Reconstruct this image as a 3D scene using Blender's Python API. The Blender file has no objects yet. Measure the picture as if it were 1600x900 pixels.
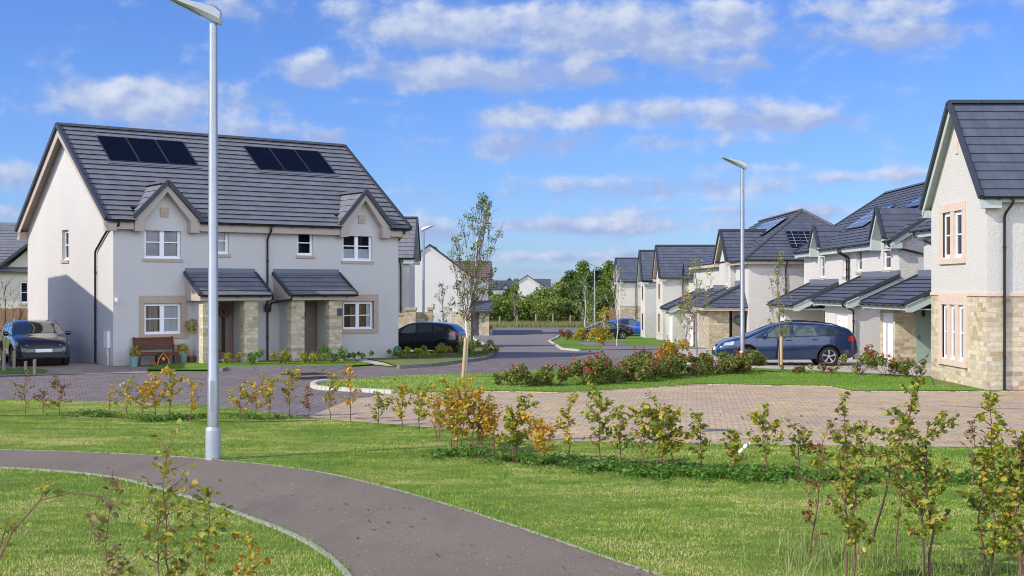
import bpy, bmesh, math, random
import numpy as np
from mathutils import Vector, Matrix
R = math.radians
SC = bpy.context.scene
COL = SC.collection
F = 2000.0; CH = 2.6            # focal length in photo pixels, eye height
SUN_EL = 36.0; SUN_X, SUN_Y = -.906, -.423

# ------------------------------------------------------------------ ground profile and layout helpers
def gz(y):
    if y < 44: return 0.0
    if y < 105: return -(y-44)*1.55/61
    return -1.55
def at(px, py):
    lo, hi = 3.0, 900.0
    for _ in range(60):
        m = (lo+hi)/2
        yy = 450+F*(CH-gz(m))/m
        if yy > py: lo = m
        else: hi = m
    return ((px-800)/F*lo, lo)
def atd(px, d): return ((px-800)/F*d, d)
def zat(py, d): return CH-(py-450)*d/F

# ------------------------------------------------------------------ object helpers
def link(o, parent=None):
    COL.objects.link(o)
    if parent is not None: o.parent = parent
    return o
def tag(o, label=None, cat=None, group=None, kind=None):
    if label: o['label'] = label
    if cat: o['category'] = cat
    if group: o['group'] = group
    if kind: o['kind'] = kind
    return o
def empty(name, loc=(0, 0, 0), rz=0.0, label=None, cat=None, group=None):
    o = bpy.data.objects.new(name, None); o.empty_display_size = .2
    o.location = loc; o.rotation_euler = (0, 0, rz)
    link(o); tag(o, label, cat, group)
    return o
def copy_tree(o, parent=None):
    c = o.copy(); link(c, parent)
    for ch in list(o.children): copy_tree(ch, c)
    return c

class MB:
    """collects polygons for ONE mesh object"""
    def __init__(s): s.v = []; s.f = []; s.uv = {}; s.m = {}
    def quad(s, pts, uv=None, m=0):
        b = len(s.v); s.v += [tuple(p) for p in pts]; s.f.append(tuple(range(b, b+len(pts))))
        i = len(s.f)-1
        if uv: s.uv[i] = uv
        if m: s.m[i] = m
    poly = quad
    def box(s, x0, y0, z0, x1, y1, z1, m=0):
        if x0 > x1: x0, x1 = x1, x0
        if y0 > y1: y0, y1 = y1, y0
        if z0 > z1: z0, z1 = z1, z0
        b = len(s.v)
        s.v += [(x0,y0,z0),(x1,y0,z0),(x1,y1,z0),(x0,y1,z0),(x0,y0,z1),(x1,y0,z1),(x1,y1,z1),(x0,y1,z1)]
        for q in ((0,3,2,1),(4,5,6,7),(0,1,5,4),(1,2,6,5),(2,3,7,6),(3,0,4,7)):
            s.f.append(tuple(b+i for i in q))
            if m: s.m[len(s.f)-1] = m
        return s
    def bar(s, p, q, w, h, up=(0, 0, 1), m=0):
        p = Vector(p); q = Vector(q); d = (q-p).normalized(); up = Vector(up)
        sd = d.cross(up)
        if sd.length < 1e-4: sd = d.cross(Vector((1, 0, 0)))
        sd.normalize(); u2 = sd.cross(d).normalized()
        b = len(s.v)
        for e in (p, q):
            for a, c in ((-1,-1),(1,-1),(1,1),(-1,1)): s.v.append(tuple(e+sd*a*w/2+u2*c*h/2))
        for k in ((3,2,1,0),(4,5,6,7),(0,1,5,4),(1,2,6,5),(2,3,7,6),(3,0,4,7)):
            s.f.append(tuple(b+i for i in k))
            if m: s.m[len(s.f)-1] = m
        return s
    def tube(s, pts, r, n=8, cap=True):
        pts = [Vector(p) for p in pts]
        rs = r if isinstance(r, (list, tuple)) else [r]*len(pts)
        b = len(s.v); prev = None
        for i, p in enumerate(pts):
            d = (pts[min(i+1, len(pts)-1)]-pts[max(i-1, 0)])
            if d.length < 1e-9: d = Vector((0, 0, 1))
            d.normalize()
            if prev is None:
                a = d.cross(Vector((0, 1, 0)) if abs(d.y) < .9 else Vector((1, 0, 0))).normalized()
            else:
                a = (prev-d*prev.dot(d)).normalized()
            prev = a; c = d.cross(a)
            for k in range(n):
                t = 2*math.pi*k/n; s.v.append(tuple(p+(a*math.cos(t)+c*math.sin(t))*rs[i]))
        for i in range(len(pts)-1):
            for k in range(n):
                s.f.append((b+i*n+k, b+i*n+(k+1) % n, b+(i+1)*n+(k+1) % n, b+(i+1)*n+k))
        if cap:
            s.f.append(tuple(b+k for k in range(n))[::-1]); e = b+(len(pts)-1)*n
            s.f.append(tuple(e+k for k in range(n)))
        return s
    def lathe(s, prof, c=(0, 0, 0), n=20, axis='z'):
        b = len(s.v)
        for r, h in prof:
            for k in range(n):
                t = 2*math.pi*k/n
                if axis == 'z': q = (c[0]+r*math.cos(t), c[1]+r*math.sin(t), c[2]+h)
                else: q = (c[0]+r*math.cos(t), c[1]+h, c[2]+r*math.sin(t))
                s.v.append(q)
        for i in range(len(prof)-1):
            for k in range(n):
                q = (b+i*n+k, b+i*n+(k+1) % n, b+(i+1)*n+(k+1) % n, b+(i+1)*n+k)
                s.f.append(q if axis == 'z' else q[::-1])
        return s
    def prism(s, poly, axis, a, b_):
        """poly = 2-D outline; extruded along axis 'x','y' or 'z' from a to b_"""
        n = len(poly); b = len(s.v)
        for e in (a, b_):
            for (p, q) in poly:
                s.v.append({'x': (e, p, q), 'y': (p, e, q), 'z': (p, q, e)}[axis])
        s.f.append(tuple(range(b, b+n))); s.f.append(tuple(range(b+n, b+2*n))[::-1])
        for i in range(n):
            j = (i+1) % n; s.f.append((b+i, b+n+i, b+n+j, b+j))
        return s
    def build(s, name, mats, parent=None, smooth=False, bevel=0, fix=True):
        me = bpy.data.meshes.new(name); me.from_pydata(s.v, [], s.f)
        if not isinstance(mats, (list, tuple)): mats = [mats]
        for m in mats: me.materials.append(m)
        for i, m in s.m.items(): me.polygons[i].material_index = m
        if s.uv:
            l = me.uv_layers.new(name='UVMap')
            for i, uv in s.uv.items():
                for k, li in enumerate(me.polygons[i].loop_indices): l.data[li].uv = uv[k]
        if fix:
            bm = bmesh.new(); bm.from_mesh(me)
            bmesh.ops.recalc_face_normals(bm, faces=bm.faces); bm.to_mesh(me); bm.free()
        if smooth:
            me.polygons.foreach_set('use_smooth', [True]*len(me.polygons)); me.set_sharp_from_angle(angle=R(40))
        o = bpy.data.objects.new(name, me); link(o, parent)
        if bevel:
            md = o.modifiers.new('Bevel', 'BEVEL'); md.width = bevel; md.segments = 2; md.limit_method = 'ANGLE'
        return o

def build_parts(mb, name, mats, parent=None):
    """every loose piece of the builder becomes its own part"""
    par = list(range(len(mb.v)))
    def find(a):
        while par[a] != a: par[a] = par[par[a]]; a = par[a]
        return a
    for f in mb.f:
        r = find(f[0])
        for k in f[1:]: par[find(k)] = r
    groups = {}
    for i, f in enumerate(mb.f): groups.setdefault(find(f[0]), []).append(i)
    out = []
    for fs in groups.values():
        q = MB(); mp = {}
        for i in fs:
            for k in mb.f[i]:
                if k not in mp: mp[k] = len(q.v); q.v.append(mb.v[k])
            q.f.append(tuple(mp[k] for k in mb.f[i]))
        out.append(q.build(name, mats, parent))
    return out

# ------------------------------------------------------------------ materials
MATS = {}
class NT:
    def __init__(s, name):
        s.m = bpy.data.materials.new(name); s.m.use_nodes = True
        s.t = s.m.node_tree; s.n = s.t.nodes; s.b = s.n['Principled BSDF']; s.out = s.n['Material Output']
    def add(s, typ, **kw):
        n = s.n.new(typ)
        for k, v in kw.items():
            if k.startswith('i_'):
                key = k[2:]
                key = int(key) if key.isdigit() else key.replace('_', ' ')
                n.inputs[key].default_value = v
            else: setattr(n, k, v)
        return n
    def ln(s, a, b): s.t.links.new(a, b)
    def coord(s, which='Object', scale=None, rot=None):
        c = s.add('ShaderNodeTexCoord'); o = c.outputs[which]
        if scale is not None or rot is not None:
            mp = s.add('ShaderNodeMapping'); s.ln(o, mp.inputs[0])
            if scale is not None: mp.inputs['Scale'].default_value = (scale,)*3 if not isinstance(scale, tuple) else scale
            if rot is not None: mp.inputs['Rotation'].default_value = rot
            o = mp.outputs[0]
        return o
    def noise(s, vec, scale, detail=4, rough=.55, out='Fac'):
        n = s.add('ShaderNodeTexNoise'); n.inputs['Scale'].default_value = scale
        n.inputs['Detail'].default_value = detail; n.inputs['Roughness'].default_value = rough
        if vec is not None: s.ln(vec, n.inputs['Vector'])
        return n.outputs[out]
    def ramp(s, fac, stops, interp='LINEAR'):
        r = s.add('ShaderNodeValToRGB'); r.color_ramp.interpolation = interp
        e = r.color_ramp.elements
        while len(e) < len(stops): e.new(.5)
        for i, (p, c) in enumerate(stops):
            e[i].position = p; e[i].color = (c[0], c[1], c[2], 1) if not isinstance(c, (int, float)) else (c, c, c, 1)
        s.ln(fac, r.inputs[0]); return r.outputs[0]
    def mix(s, fac, a, b, mode='MIX'):
        n = s.add('ShaderNodeMix', data_type='RGBA', blend_type=mode)
        for sock, val in ((n.inputs[0], fac), (n.inputs[6], a), (n.inputs[7], b)):
            if hasattr(val, 'is_output'): s.ln(val, sock)
            elif isinstance(val, (int, float)): sock.default_value = val
            else: sock.default_value = (val[0], val[1], val[2], 1)
        return n.outputs[2]
    def math(s, op, a, b=0.0, c=None):
        n = s.add('ShaderNodeMath', operation=op)
        for i, v in enumerate((a, b) if c is None else (a, b, c)):
            if hasattr(v, 'is_output'): s.ln(v, n.inputs[i])
            else: n.inputs[i].default_value = v
        return n.outputs[0]
    def color(s, c):
        if hasattr(c, 'is_output'): s.ln(c, s.b.inputs['Base Color'])
        else: s.b.inputs['Base Color'].default_value = (*c, 1)
    def bump(s, h, strength=.3, dist=.01):
        n = s.add('ShaderNodeBump'); n.inputs['Strength'].default_value = strength; n.inputs['Distance'].default_value = dist
        s.ln(h, n.inputs['Height']); s.ln(n.outputs[0], s.b.inputs['Normal'])
    def set(s, rough=.7, metal=0, spec=.4, coat=0):
        s.b.inputs['Roughness'].default_value = rough; s.b.inputs['Metallic'].default_value = metal
        s.b.inputs['Specular IOR Level'].default_value = spec; s.b.inputs['Coat Weight'].default_value = coat
        s.b.inputs['Coat Roughness'].default_value = .03
        return s.m

def plain(name, c, rough=.6, metal=0, spec=.4, var=.12, sc=6, coat=0, bump=0):
    t = NT(name); v = t.coord()
    n = t.noise(v, sc, 5)
    t.color(t.mix(n, tuple(x*(1-var) for x in c), tuple(min(1, x*(1+var)) for x in c)))
    if bump: t.bump(t.noise(v, sc*8, 3), bump, .01)
    MATS[name] = t.set(rough, metal, spec, coat); return MATS[name]

def render_wall(name, c, sc=32, strength=.9):
    t = NT(name); v = t.coord()
    big = t.noise(v, .55, 4); fine = t.noise(v, sc, 3, .6)
    col = t.mix(t.ramp(big, [(.3, 0), (.75, 1)]), tuple(x*.94 for x in c), c)
    vs = t.coord('Object', (9, 9, .35)); st = t.noise(vs, 1.0, 4)
    col = t.mix(t.ramp(st, [(.55, 0), (.8, .35)]), col, tuple(x*y for x, y in zip(c, (.86, .85, .82))))
    col = t.mix(t.ramp(fine, [(.25, .35), (.5, 0)]), col, tuple(x*.7 for x in c))
    sz = t.add('ShaderNodeSeparateXYZ'); t.ln(v, sz.inputs[0]); foot = t.add('ShaderNodeMapRange'); t.ln(sz.outputs[2], foot.inputs[0]); foot.inputs[1].default_value = .55; foot.inputs[2].default_value = 0
    col = t.mix(t.math('MULTIPLY', t.math('MULTIPLY', foot.outputs[0], t.ramp(t.noise(t.coord('Object', (2.2, 2.2, 5)), 1.5, 6, .7), [(.35, 0), (.65, 1)])), .38), col, (.36, .30, .23))
    t.color(col)
    h = t.math('ADD', fine, t.math('MULTIPLY', t.noise(v, sc*2.7, 2), .5)); t.bump(h, strength, .020)
    MATS[name] = t.set(.9, 0, .2); return MATS[name]

def wallvec(t, zs=1.0):
    """(x+y, z) of the object: runs along any wall square to the house"""
    sp = t.add('ShaderNodeSeparateXYZ'); t.ln(t.coord(), sp.inputs[0])
    cb = t.add('ShaderNodeCombineXYZ'); t.ln(t.math('ADD', sp.outputs[0], sp.outputs[1]), cb.inputs[0]); t.ln(sp.outputs[2], cb.inputs[1])
    return cb.outputs[0]

def brick(name, vec_fn, w, h, mort, c1, c2, cm, rough=.85, bump=.5, off=.5, var=.35, ncol=None, msmooth=.1, dist=.012, patch=None, wob=0):
    t = NT(name); v = vec_fn(t)
    if wob:
        s_ = t.add('ShaderNodeVectorMath', operation='SCALE'); s_.inputs['Scale'].default_value = wob; t.ln(t.noise(v, 4.5, 3, .6, 'Color'), s_.inputs[0])
        w_ = t.add('ShaderNodeVectorMath', operation='ADD'); t.ln(v, w_.inputs[0]); t.ln(s_.outputs[0], w_.inputs[1]); v = w_.outputs[0]
    b = t.add('ShaderNodeTexBrick'); t.ln(v, b.inputs['Vector'])
    b.offset = off; b.squash = .62 if wob else 1; b.squash_frequency = 3
    b.inputs['Scale'].default_value = 1; b.inputs['Brick Width'].default_value = w; b.inputs['Row Height'].default_value = h
    b.inputs['Mortar Size'].default_value = mort; b.inputs['Mortar Smooth'].default_value = msmooth; b.inputs['Bias'].default_value = 0
    b.inputs['Color1'].default_value = (0, 0, 0, 1); b.inputs['Color2'].default_value = (1, 1, 1, 1); b.inputs['Mortar'].default_value = (.5, .5, .5, 1)
    g = t.add('ShaderNodeRGBToBW'); t.ln(b.outputs['Color'], g.inputs[0])
    stops = [(0, c1), (1, c2)] if not ncol else ncol
    col = t.ramp(g.outputs[0], stops)
    n = t.noise(t.coord(), 9, 5); n2 = t.noise(t.coord(), .6, 4)
    col = t.mix(var, col, t.ramp(n, [(.3, .25), (.7, .75)]), 'OVERLAY')
    col = t.mix(.4, col, t.ramp(n2, [(.3, .35), (.7, .65)]), 'OVERLAY')
    if patch: col = t.mix(t.ramp(t.noise(t.coord('Object', (.22, 1.1, 1)), 1.0, 5, .65), [(.45, 0), (.62, .6)]), col, patch)
    col = t.mix(b.outputs['Fac'], col, cm); t.color(col)
    hh = t.math('SUBTRACT', t.math('MULTIPLY', n, .4), b.outputs['Fac'])
    t.bump(hh, bump, dist)
    MATS[name] = t.set(rough, 0, .3); return MATS[name]

def make_materials():
    render_wall('white_render', (.60, .58, .56)); render_wall('cream_render', (.625, .60, .56), 22, 1.3)
    render_wall('warm_render', (.62, .57, .48), 34, .5)
    brick('stone', wallvec, .37, .125, .009, 0, 0, (.50, .44, .34), .9, .7, .37, .4,
          [(0, (.36, .285, .18)), (.25, (.47, .39, .26)), (.6, (.54, .46, .32)), (.85, (.61, .53, .39)), (1, (.45, .41, .34))], wob=.05, dist=.03)
    brick('stone_dark', wallvec, .30, .14, .010, 0, 0, (.38, .33, .24), .9, .6, .42, .4,
          [(0, (.34, .27, .17)), (.5, (.46, .385, .26)), (1, (.57, .49, .36))], wob=.05, dist=.03)
    for nm, c in (('cast_stone', (.43, .345, .265)), ('pink_stone', (.60, .475, .39)), ('pale_kerb', (.50, .48, .43)), ('shaded_kerb', (.20, .19, .19)),  # dark kerb tone: shade of the kerb face put into the colour
                  ('edging', (.36, .335, .29))):
        plain(nm, c, .85, bump=.25, sc=5, var=.16)
    # roof tiles: UV in metres, u along the eaves, v up the slope
    def tile(name, c, jv=.06, jm=.3):
        t = NT(name); uv = t.coord('UV')
        b = t.add('ShaderNodeTexBrick'); t.ln(uv, b.inputs['Vector']); b.offset = .5
        for k, x in (('Scale', 1), ('Brick Width', .33), ('Row Height', .33), ('Mortar Size', .006), ('Mortar Smooth', .2)): b.inputs[k].default_value = x
        b.inputs['Color1'].default_value = (0, 0, 0, 1); b.inputs['Color2'].default_value = (1, 1, 1, 1); b.inputs['Mortar'].default_value = (.5, .5, .5, 1)
        g = t.add('ShaderNodeRGBToBW'); t.ln(b.outputs['Color'], g.inputs[0])
        col = t.ramp(g.outputs[0], [(0, tuple(x*(1-jv) for x in c)), (1, tuple(x*(1+jv) for x in c))])
        n = t.noise(uv, 2.2, 5); col = t.mix(.35, col, t.ramp(n, [(.3, .3), (.7, .7)]), 'OVERLAY')
        st = t.noise(t.coord('UV', (3.0, .35, 1)), 1.0, 4)
        col = t.mix(t.ramp(st, [(.55, 0), (.8, .3)]), col, tuple(x*1.5 for x in c))
        col = t.mix(t.math('MULTIPLY', b.outputs['Fac'], jm), col, (.03, .03, .033)); t.color(col)
        t.bump(t.math('SUBTRACT', t.math('MULTIPLY', t.noise(uv, 40, 3), .3), b.outputs['Fac']), .4, .006)
        MATS[name] = t.set(.62, 0, .35)
    tile('tile', (.165, .170, .188)); tile('tile_dark', (.082, .094, .125), .10, .5); tile('tile_brown', (.15, .115, .095))
    plain('tile_trim', (.040, .046, .058), .5, var=.15); plain('lead', (.16, .175, .21), .5, .2)
    plain('ridge_tile', (.085, .088, .098), .6, var=.2)
    plain('taupe_board', (.42, .355, .305), .6, var=.06); plain('tan_board', (.52, .43, .34), .6, var=.06)
    plain('green_board', (.42, .48, .45), .6, var=.06); plain('black_plastic', (.012, .013, .016), .35, var=.1)
    plain('upvc', (.82, .83, .85), .35, var=.02); plain('taupe_door', (.25, .185, .15), .5, var=.05)
    plain('sage_door', (.30, .38, .33), .5, var=.05); plain('white_door', (.80, .80, .79), .5, var=.03)
    plain('galvanised', (.36, .375, .385), .42, .8, .5, .16, 4); plain('galv_base', (.40, .43, .46), .5, .45, .5, .18, 5)
    plain('lamp_grey', (.46, .50, .50), .42, .25, .5, .06); plain('lamp_lens', (.55, .52, .36), .2, 0, .5, .05)
    plain('dark_metal', (.05, .05, .055), .4, .5); plain('chrome', (.75, .75, .76), .15, 1)
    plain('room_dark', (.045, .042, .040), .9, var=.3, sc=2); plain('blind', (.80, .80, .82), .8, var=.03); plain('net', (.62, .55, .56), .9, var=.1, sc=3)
    t = NT('curtain'); v = t.coord('Object', (14, 14, .4)); n = t.noise(v, 1.2, 3)
    t.color(t.ramp(n, [(.3, (.10, .07, .05)), (.5, (.42, .33, .24)), (.7, (.55, .46, .36))])); t.bump(n, .6, .03); MATS['curtain'] = t.set(.9)
    t = NT('slat_wood'); v = t.coord('Object', (12, 12, .3)); n = t.noise(v, 1.5, 3)
    t.color(t.ramp(n, [(.35, (.10, .04, .015)), (.65, (.40, .19, .07))])); MATS['slat_wood'] = t.set(.6)
    # window glass: clear sheet with a mirror layer that follows the angle
    t = NT('glass'); tr = t.add('ShaderNodeBsdfTransparent'); gl = t.add('ShaderNodeBsdfGlossy'); gl.inputs['Roughness'].default_value = .01
    tr.inputs['Color'].default_value = (.80, .84, .86, 1)
    fr = t.add('ShaderNodeFresnel'); fr.inputs['IOR'].default_value = 1.5
    mx = t.add('ShaderNodeMixShader'); t.ln(fr.outputs[0], mx.inputs[0]); t.ln(tr.outputs[0], mx.inputs[1]); t.ln(gl.outputs[0], mx.inputs[2])
    t.ln(mx.outputs[0], t.out.inputs[0]); MATS['glass'] = t.m
    t = NT('car_glass'); t.color((.018, .026, .028)); MATS['car_glass'] = t.set(.02, 0, .9, .6)
    t = NT('car_glass_clear'); t.color((.085, .115, .105)); MATS['car_glass_clear'] = t.set(.03, 0, .9, .6)
    t = NT('solar_cell'); v = t.coord('UV')
    b = t.add('ShaderNodeTexBrick'); t.ln(v, b.inputs['Vector']); b.offset = 0
    for k, x in (('Scale', 1), ('Brick Width', .17), ('Row Height', .17), ('Mortar Size', .003)): b.inputs[k].default_value = x
    t.color(t.mix(b.outputs['Fac'], (.004, .006, .014), (.012, .015, .026))); MATS['solar_cell'] = t.set(.12, 0, .05)
    plain('panel_frame', (.05, .053, .06), .4, .3)
    t = NT('solar_grid'); v = t.coord('UV')
    b = t.add('ShaderNodeTexBrick'); t.ln(v, b.inputs['Vector']); b.offset = 0
    for k, x in (('Scale', 1), ('Brick Width', .32), ('Row Height', .32), ('Mortar Size', .012)): b.inputs[k].default_value = x
    t.color(t.mix(b.outputs['Fac'], (.006, .008, .015), (.30, .32, .34))); MATS['solar_grid'] = t.set(.25, 0, .3)
    t = NT('solar_blue'); v = t.coord('UV')
    b = t.add('ShaderNodeTexBrick'); t.ln(v, b.inputs['Vector']); b.offset = 0
    for k, x in (('Scale', 1), ('Brick Width', .33), ('Row Height', .5), ('Mortar Size', .022)): b.inputs[k].default_value = x
    t.color(t.mix(b.outputs['Fac'], (.008, .012, .03), (.45, .47, .50))); MATS['solar_blue'] = t.set(.10, 0, .8)
    # ---- paving and ground
    def pv(ang, s=1.0):
        def fn(t):
            return t.coord('Object', (s, s, s), (0, 0, ang))
        return fn
    brick('paving_purple', pv(R(-38)), .26, .13, .016, 0, 0, (.05, .043, .042), .85, .45, .5, .3,
          [(0, (.175, .145, .14)), (.5, (.23, .195, .19)), (1, (.28, .235, .22))])
    brick('paving_beige', pv(R(8)), .22, .11, .008, 0, 0, (.20, .155, .115), .85, .4, .5, .35,
          [(0, (.36, .28, .19)), (.25, (.47, .355, .22)), (.5, (.53, .395, .235)), (.75, (.61, .44, .245)), (1, (.43, .36, .265))], patch=(.37, .31, .255))
    brick('paving_tan', pv(R(20)), .24, .12, .008, 0, 0, (.2, .15, .12), .85, .4, .5, .3,
          [(0, (.34, .26, .20)), (1, (.44, .34, .26))])
    brick('slab', pv(R(50)), .6, .6, .01, 0, 0, (.25, .22, .19), .85, .4, .5, .2, [(0, (.44, .40, .34)), (1, (.52, .47, .40))])
    t = NT('tarmac'); v = t.coord(); n = t.noise(v, 130, 3, .7); big = t.noise(v, .5, 4)
    col = t.mix(t.ramp(big, [(.3, 0), (.7, 1)]), (.205, .163, .124), (.247, .198, .152))
    vo = t.add('ShaderNodeTexVoronoi'); vo.inputs['Scale'].default_value = 26; t.ln(v, vo.inputs['Vector'])
    sepc = t.add('ShaderNodeSeparateColor'); t.ln(vo.outputs['Color'], sepc.inputs[0])
    speck = t.math('MULTIPLY', t.math('LESS_THAN', vo.outputs['Distance'], .22), t.math('GREATER_THAN', sepc.outputs[0], .78))
    col = t.mix(t.ramp(n, [(.35, 0), (.7, 1)]), t.mix(.3, col, (.03, .03, .03)), col)
    med = t.noise(v, 7, 6, .7); col = t.mix(t.ramp(med, [(.45, 0), (.75, .3)]), col, (.20, .175, .165))
    col = t.mix(t.math('MULTIPLY', speck, .8), col, (.46, .44, .42)); cr = t.add('ShaderNodeTexVoronoi'); cr.feature = 'DISTANCE_TO_EDGE'; cr.inputs['Scale'].default_value = .33
    wv = t.add('ShaderNodeVectorMath', operation='ADD'); t.ln(v, wv.inputs[0]); sc_ = t.add('ShaderNodeVectorMath', operation='SCALE'); sc_.inputs['Scale'].default_value = .5; t.ln(t.noise(v, 2.2, 5, .7, 'Color'), sc_.inputs[0]); t.ln(sc_.outputs[0], wv.inputs[1]); t.ln(wv.outputs[0], cr.inputs['Vector'])
    col = t.mix(t.math('MULTIPLY', t.math('LESS_THAN', cr.outputs['Distance'], .0016), .35), col, (.035, .032, .03))
    col = t.mix(t.ramp(t.noise(t.coord('Object', (1.4, .5, 1), (0, 0, R(35))), 1.1, 5, .6), [(.52, 0), (.70, .35)]), col, (.11, .085, .066))
    t.color(col); t.bump(n, .5, .008); MATS['tarmac'] = t.set(.85, 0, .3)
    t = NT('road_tarmac'); v = t.coord(); n = t.noise(v, 60, 3, .7); big = t.noise(v, .35, 4)
    col = t.mix(t.ramp(big, [(.3, 0), (.7, 1)]), (.20, .175, .17), (.26, .23, .22)); t.color(t.mix(t.ramp(n, [(.3, .35), (.7, 0)]), col, (.06, .06, .06)))
    MATS['road_tarmac'] = t.set(.85, 0, .3)
    def lawn(name, c0, c1, c2, cy, ymix=.6):
        t = NT(name); v = t.coord(); n = t.noise(v, 1.1, 5, .6); f = t.noise(v, 22, 4, .7); st = t.noise(t.coord('Object', (.9, 3.6, 1), (0, 0, R(-12))), .8, 5, .6)
        col = t.ramp(f, [(.25, c0), (.5, c1), (.75, c2)])
        col = t.mix(t.ramp(st, [(.46, 0), (.72, ymix)]), col, cy); col = t.mix(t.ramp(n, [(.3, .4), (.55, 0)]), col, c0)
        t.color(col); t.bump(f, .8, .04); MATS[name] = t.set(.9, 0, .15)
    lawn('lawn', (.09, .135, .03), (.15, .205, .045), (.21, .26, .065), (.33, .32, .12))
    lawn('lawn_bright', (.08, .16, .016), (.12, .235, .026), (.175, .285, .042), (.30, .32, .08), .5)
    lawn('field', (.07, .10, .025), (.12, .15, .04), (.18, .19, .06), (.28, .25, .11))
    t = NT('soil'); v = t.coord(); n = t.noise(v, 14, 5, .7); t.color(t.ramp(n, [(.3, (.045, .03, .022)), (.7, (.16, .11, .085))])); t.bump(n, 1, .04); MATS['soil'] = t.set(.95, 0, .1)
    t = NT('gravel_red'); v = t.coord(); n = t.noise(v, 30, 3, .7); t.color(t.ramp(n, [(.3, (.16, .08, .06)), (.6, (.42, .25, .19)), (.8, (.55, .42, .36))])); t.bump(n, 1, .03); MATS['gravel_red'] = t.set(.95, 0, .1)
    # ---- wood and bark
    def wood(name, a, b):
        t = NT(name); v = t.coord('Object', (6, 6, .8)); n = t.noise(v, 3, 5, .6); t.color(t.mix(n, a, b)); t.bump(n, .3, .01); MATS[name] = t.set(.75, 0, .3)
    wood('bench_wood', (.085, .030, .016), (.17, .062, .034)); wood('stake_wood', (.36, .24, .12), (.55, .40, .22)); wood('fence_wood', (.22, .13, .07), (.38, .24, .13))
    wood('post_wood', (.22, .18, .13), (.36, .30, .22)); wood('bark_grey', (.12, .10, .085), (.25, .21, .18)); wood('bark_dark', (.06, .036, .028), (.14, .085, .065))
    wood('bark_white', (.42, .38, .34), (.72, .70, .66)); wood('stem_red', (.13, .06, .045), (.24, .12, .09))
    # ---- leaves: face attribute 'rnd' picks the leaf's own colour
    def leaf(name, stops, rough=.5, trans=.3):
        t = NT(name); a = t.add('ShaderNodeAttribute', attribute_name='rnd'); col = t.ramp(a.outputs['Fac'], stops)
        t.color(col); t.set(rough, 0, .35)
        tl = t.add('ShaderNodeBsdfTranslucent'); t.ln(t.mix(.35, col, (.5, .55, .05), 'MIX'), tl.inputs[0])
        mx = t.add('ShaderNodeMixShader'); mx.inputs[0].default_value = trans
        t.ln(t.b.outputs[0], mx.inputs[1]); t.ln(tl.outputs[0], mx.inputs[2]); t.ln(mx.outputs[0], t.out.inputs[0]); MATS[name] = t.m
    G0, G1, G2 = (.05, .10, .014), (.10, .18, .022), (.20, .27, .03); Y, O, B, RD = (.56, .44, .03), (.60, .25, .025), (.22, .10, .03), (.36, .04, .03)
    leaf('leaf_yellow', [(0, G1), (.2, G2), (.45, Y), (.75, (.62, .40, .03)), (1, B)])
    leaf('leaf_orange', [(0, G2), (.2, Y), (.5, (.62, .34, .03)), (.8, O), (1, B)])
    leaf('leaf_green', [(0, (.09, .13, .02)), (.3, (.17, .22, .025)), (.6, (.32, .33, .035)), (.83, (.44, .36, .045)), (1, (.28, .13, .04))])
    leaf('leaf_olive', [(0, G1), (.4, (.24, .28, .03)), (.75, (.44, .41, .04)), (1, (.50, .28, .03))])
    leaf('leaf_red', [(0, B), (.5, (.20, .06, .03)), (1, (.32, .12, .05))]); leaf('leaf_dry', [(0, (.14, .10, .05)), (.5, (.24, .17, .08)), (1, (.34, .22, .09))])
    leaf('leaf_photinia', [(0, (.05, .10, .018)), (.45, (.12, .20, .034)), (.74, (.25, .30, .06)), (.88, (.36, .22, .06)), (1, (.46, .09, .06))], .35, .15)
    leaf('leaf_redtip', [(0, (.34, .03, .045)), (.6, (.42, .06, .06)), (1, (.30, .12, .05))], .4, .25)
    leaf('leaf_tree', [(0, (.05, .11, .015)), (.4, (.11, .20, .025)), (.75, (.19, .28, .045)), (1, (.32, .35, .07))], .5, .25)
    leaf('leaf_tree_dark', [(0, (.025, .06, .012)), (.4, (.055, .11, .02)), (.75, (.10, .16, .03)), (1, (.18, .22, .05))], .5, .2)
    leaf('leaf_willow', [(0, (.08, .13, .03)), (.4, (.18, .25, .05)), (.75, (.28, .35, .085)), (1, (.40, .41, .12))], .5, .25)
    leaf('leaf_conifer', [(0, (.02, .04, .018)), (1, (.06, .09, .035))], .6, .1)
    leaf('leaf_birch', [(0, (.06, .11, .02)), (.5, (.13, .19, .035)), (.8, (.25, .27, .06)), (1, (.42, .32, .06))], .45, .3)
    leaf('leaf_cover', [(0, (.04, .12, .014)), (.6, (.085, .21, .025)), (1, (.16, .28, .04))], .5, .25)
    leaf('grass_blade', [(0, (.09, .20, .018)), (.35, (.165, .295, .032)), (.6, (.28, .39, .055)), (.8, (.44, .46, .12)), (1, (.60, .54, .25))], .55, .16)
    leaf('grass_long', [(0, (.12, .22, .04)), (.6, (.26, .34, .09)), (1, (.46, .40, .22))], .55, .3)
    leaf('grass_dry', [(0, (.12, .17, .05)), (.5, (.23, .24, .09)), (1, (.38, .35, .18))], .6, .3)
    # ---- paint
    def paint(name, c, rough=.25, metal=.3):
        t = NT(name); t.color(c); MATS[name] = t.set(rough, metal, .5, 1.0)
    paint('paint_blue_grey', (.010, .032, .095), .25, .25); paint('paint_graphite', (.018, .022, .028), .22, .25); paint('paint_black', (.006, .007, .010), .2, .0)
    paint('paint_bright_blue', (.010, .085, .42)); paint('paint_navy', (.010, .012, .022), .2, .1)
    plain('tyre', (.016, .016, .017), .85); plain('rim', (.55, .56, .58), .3, .8); plain('rim_dark', (.10, .10, .105), .35, .7)
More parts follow.
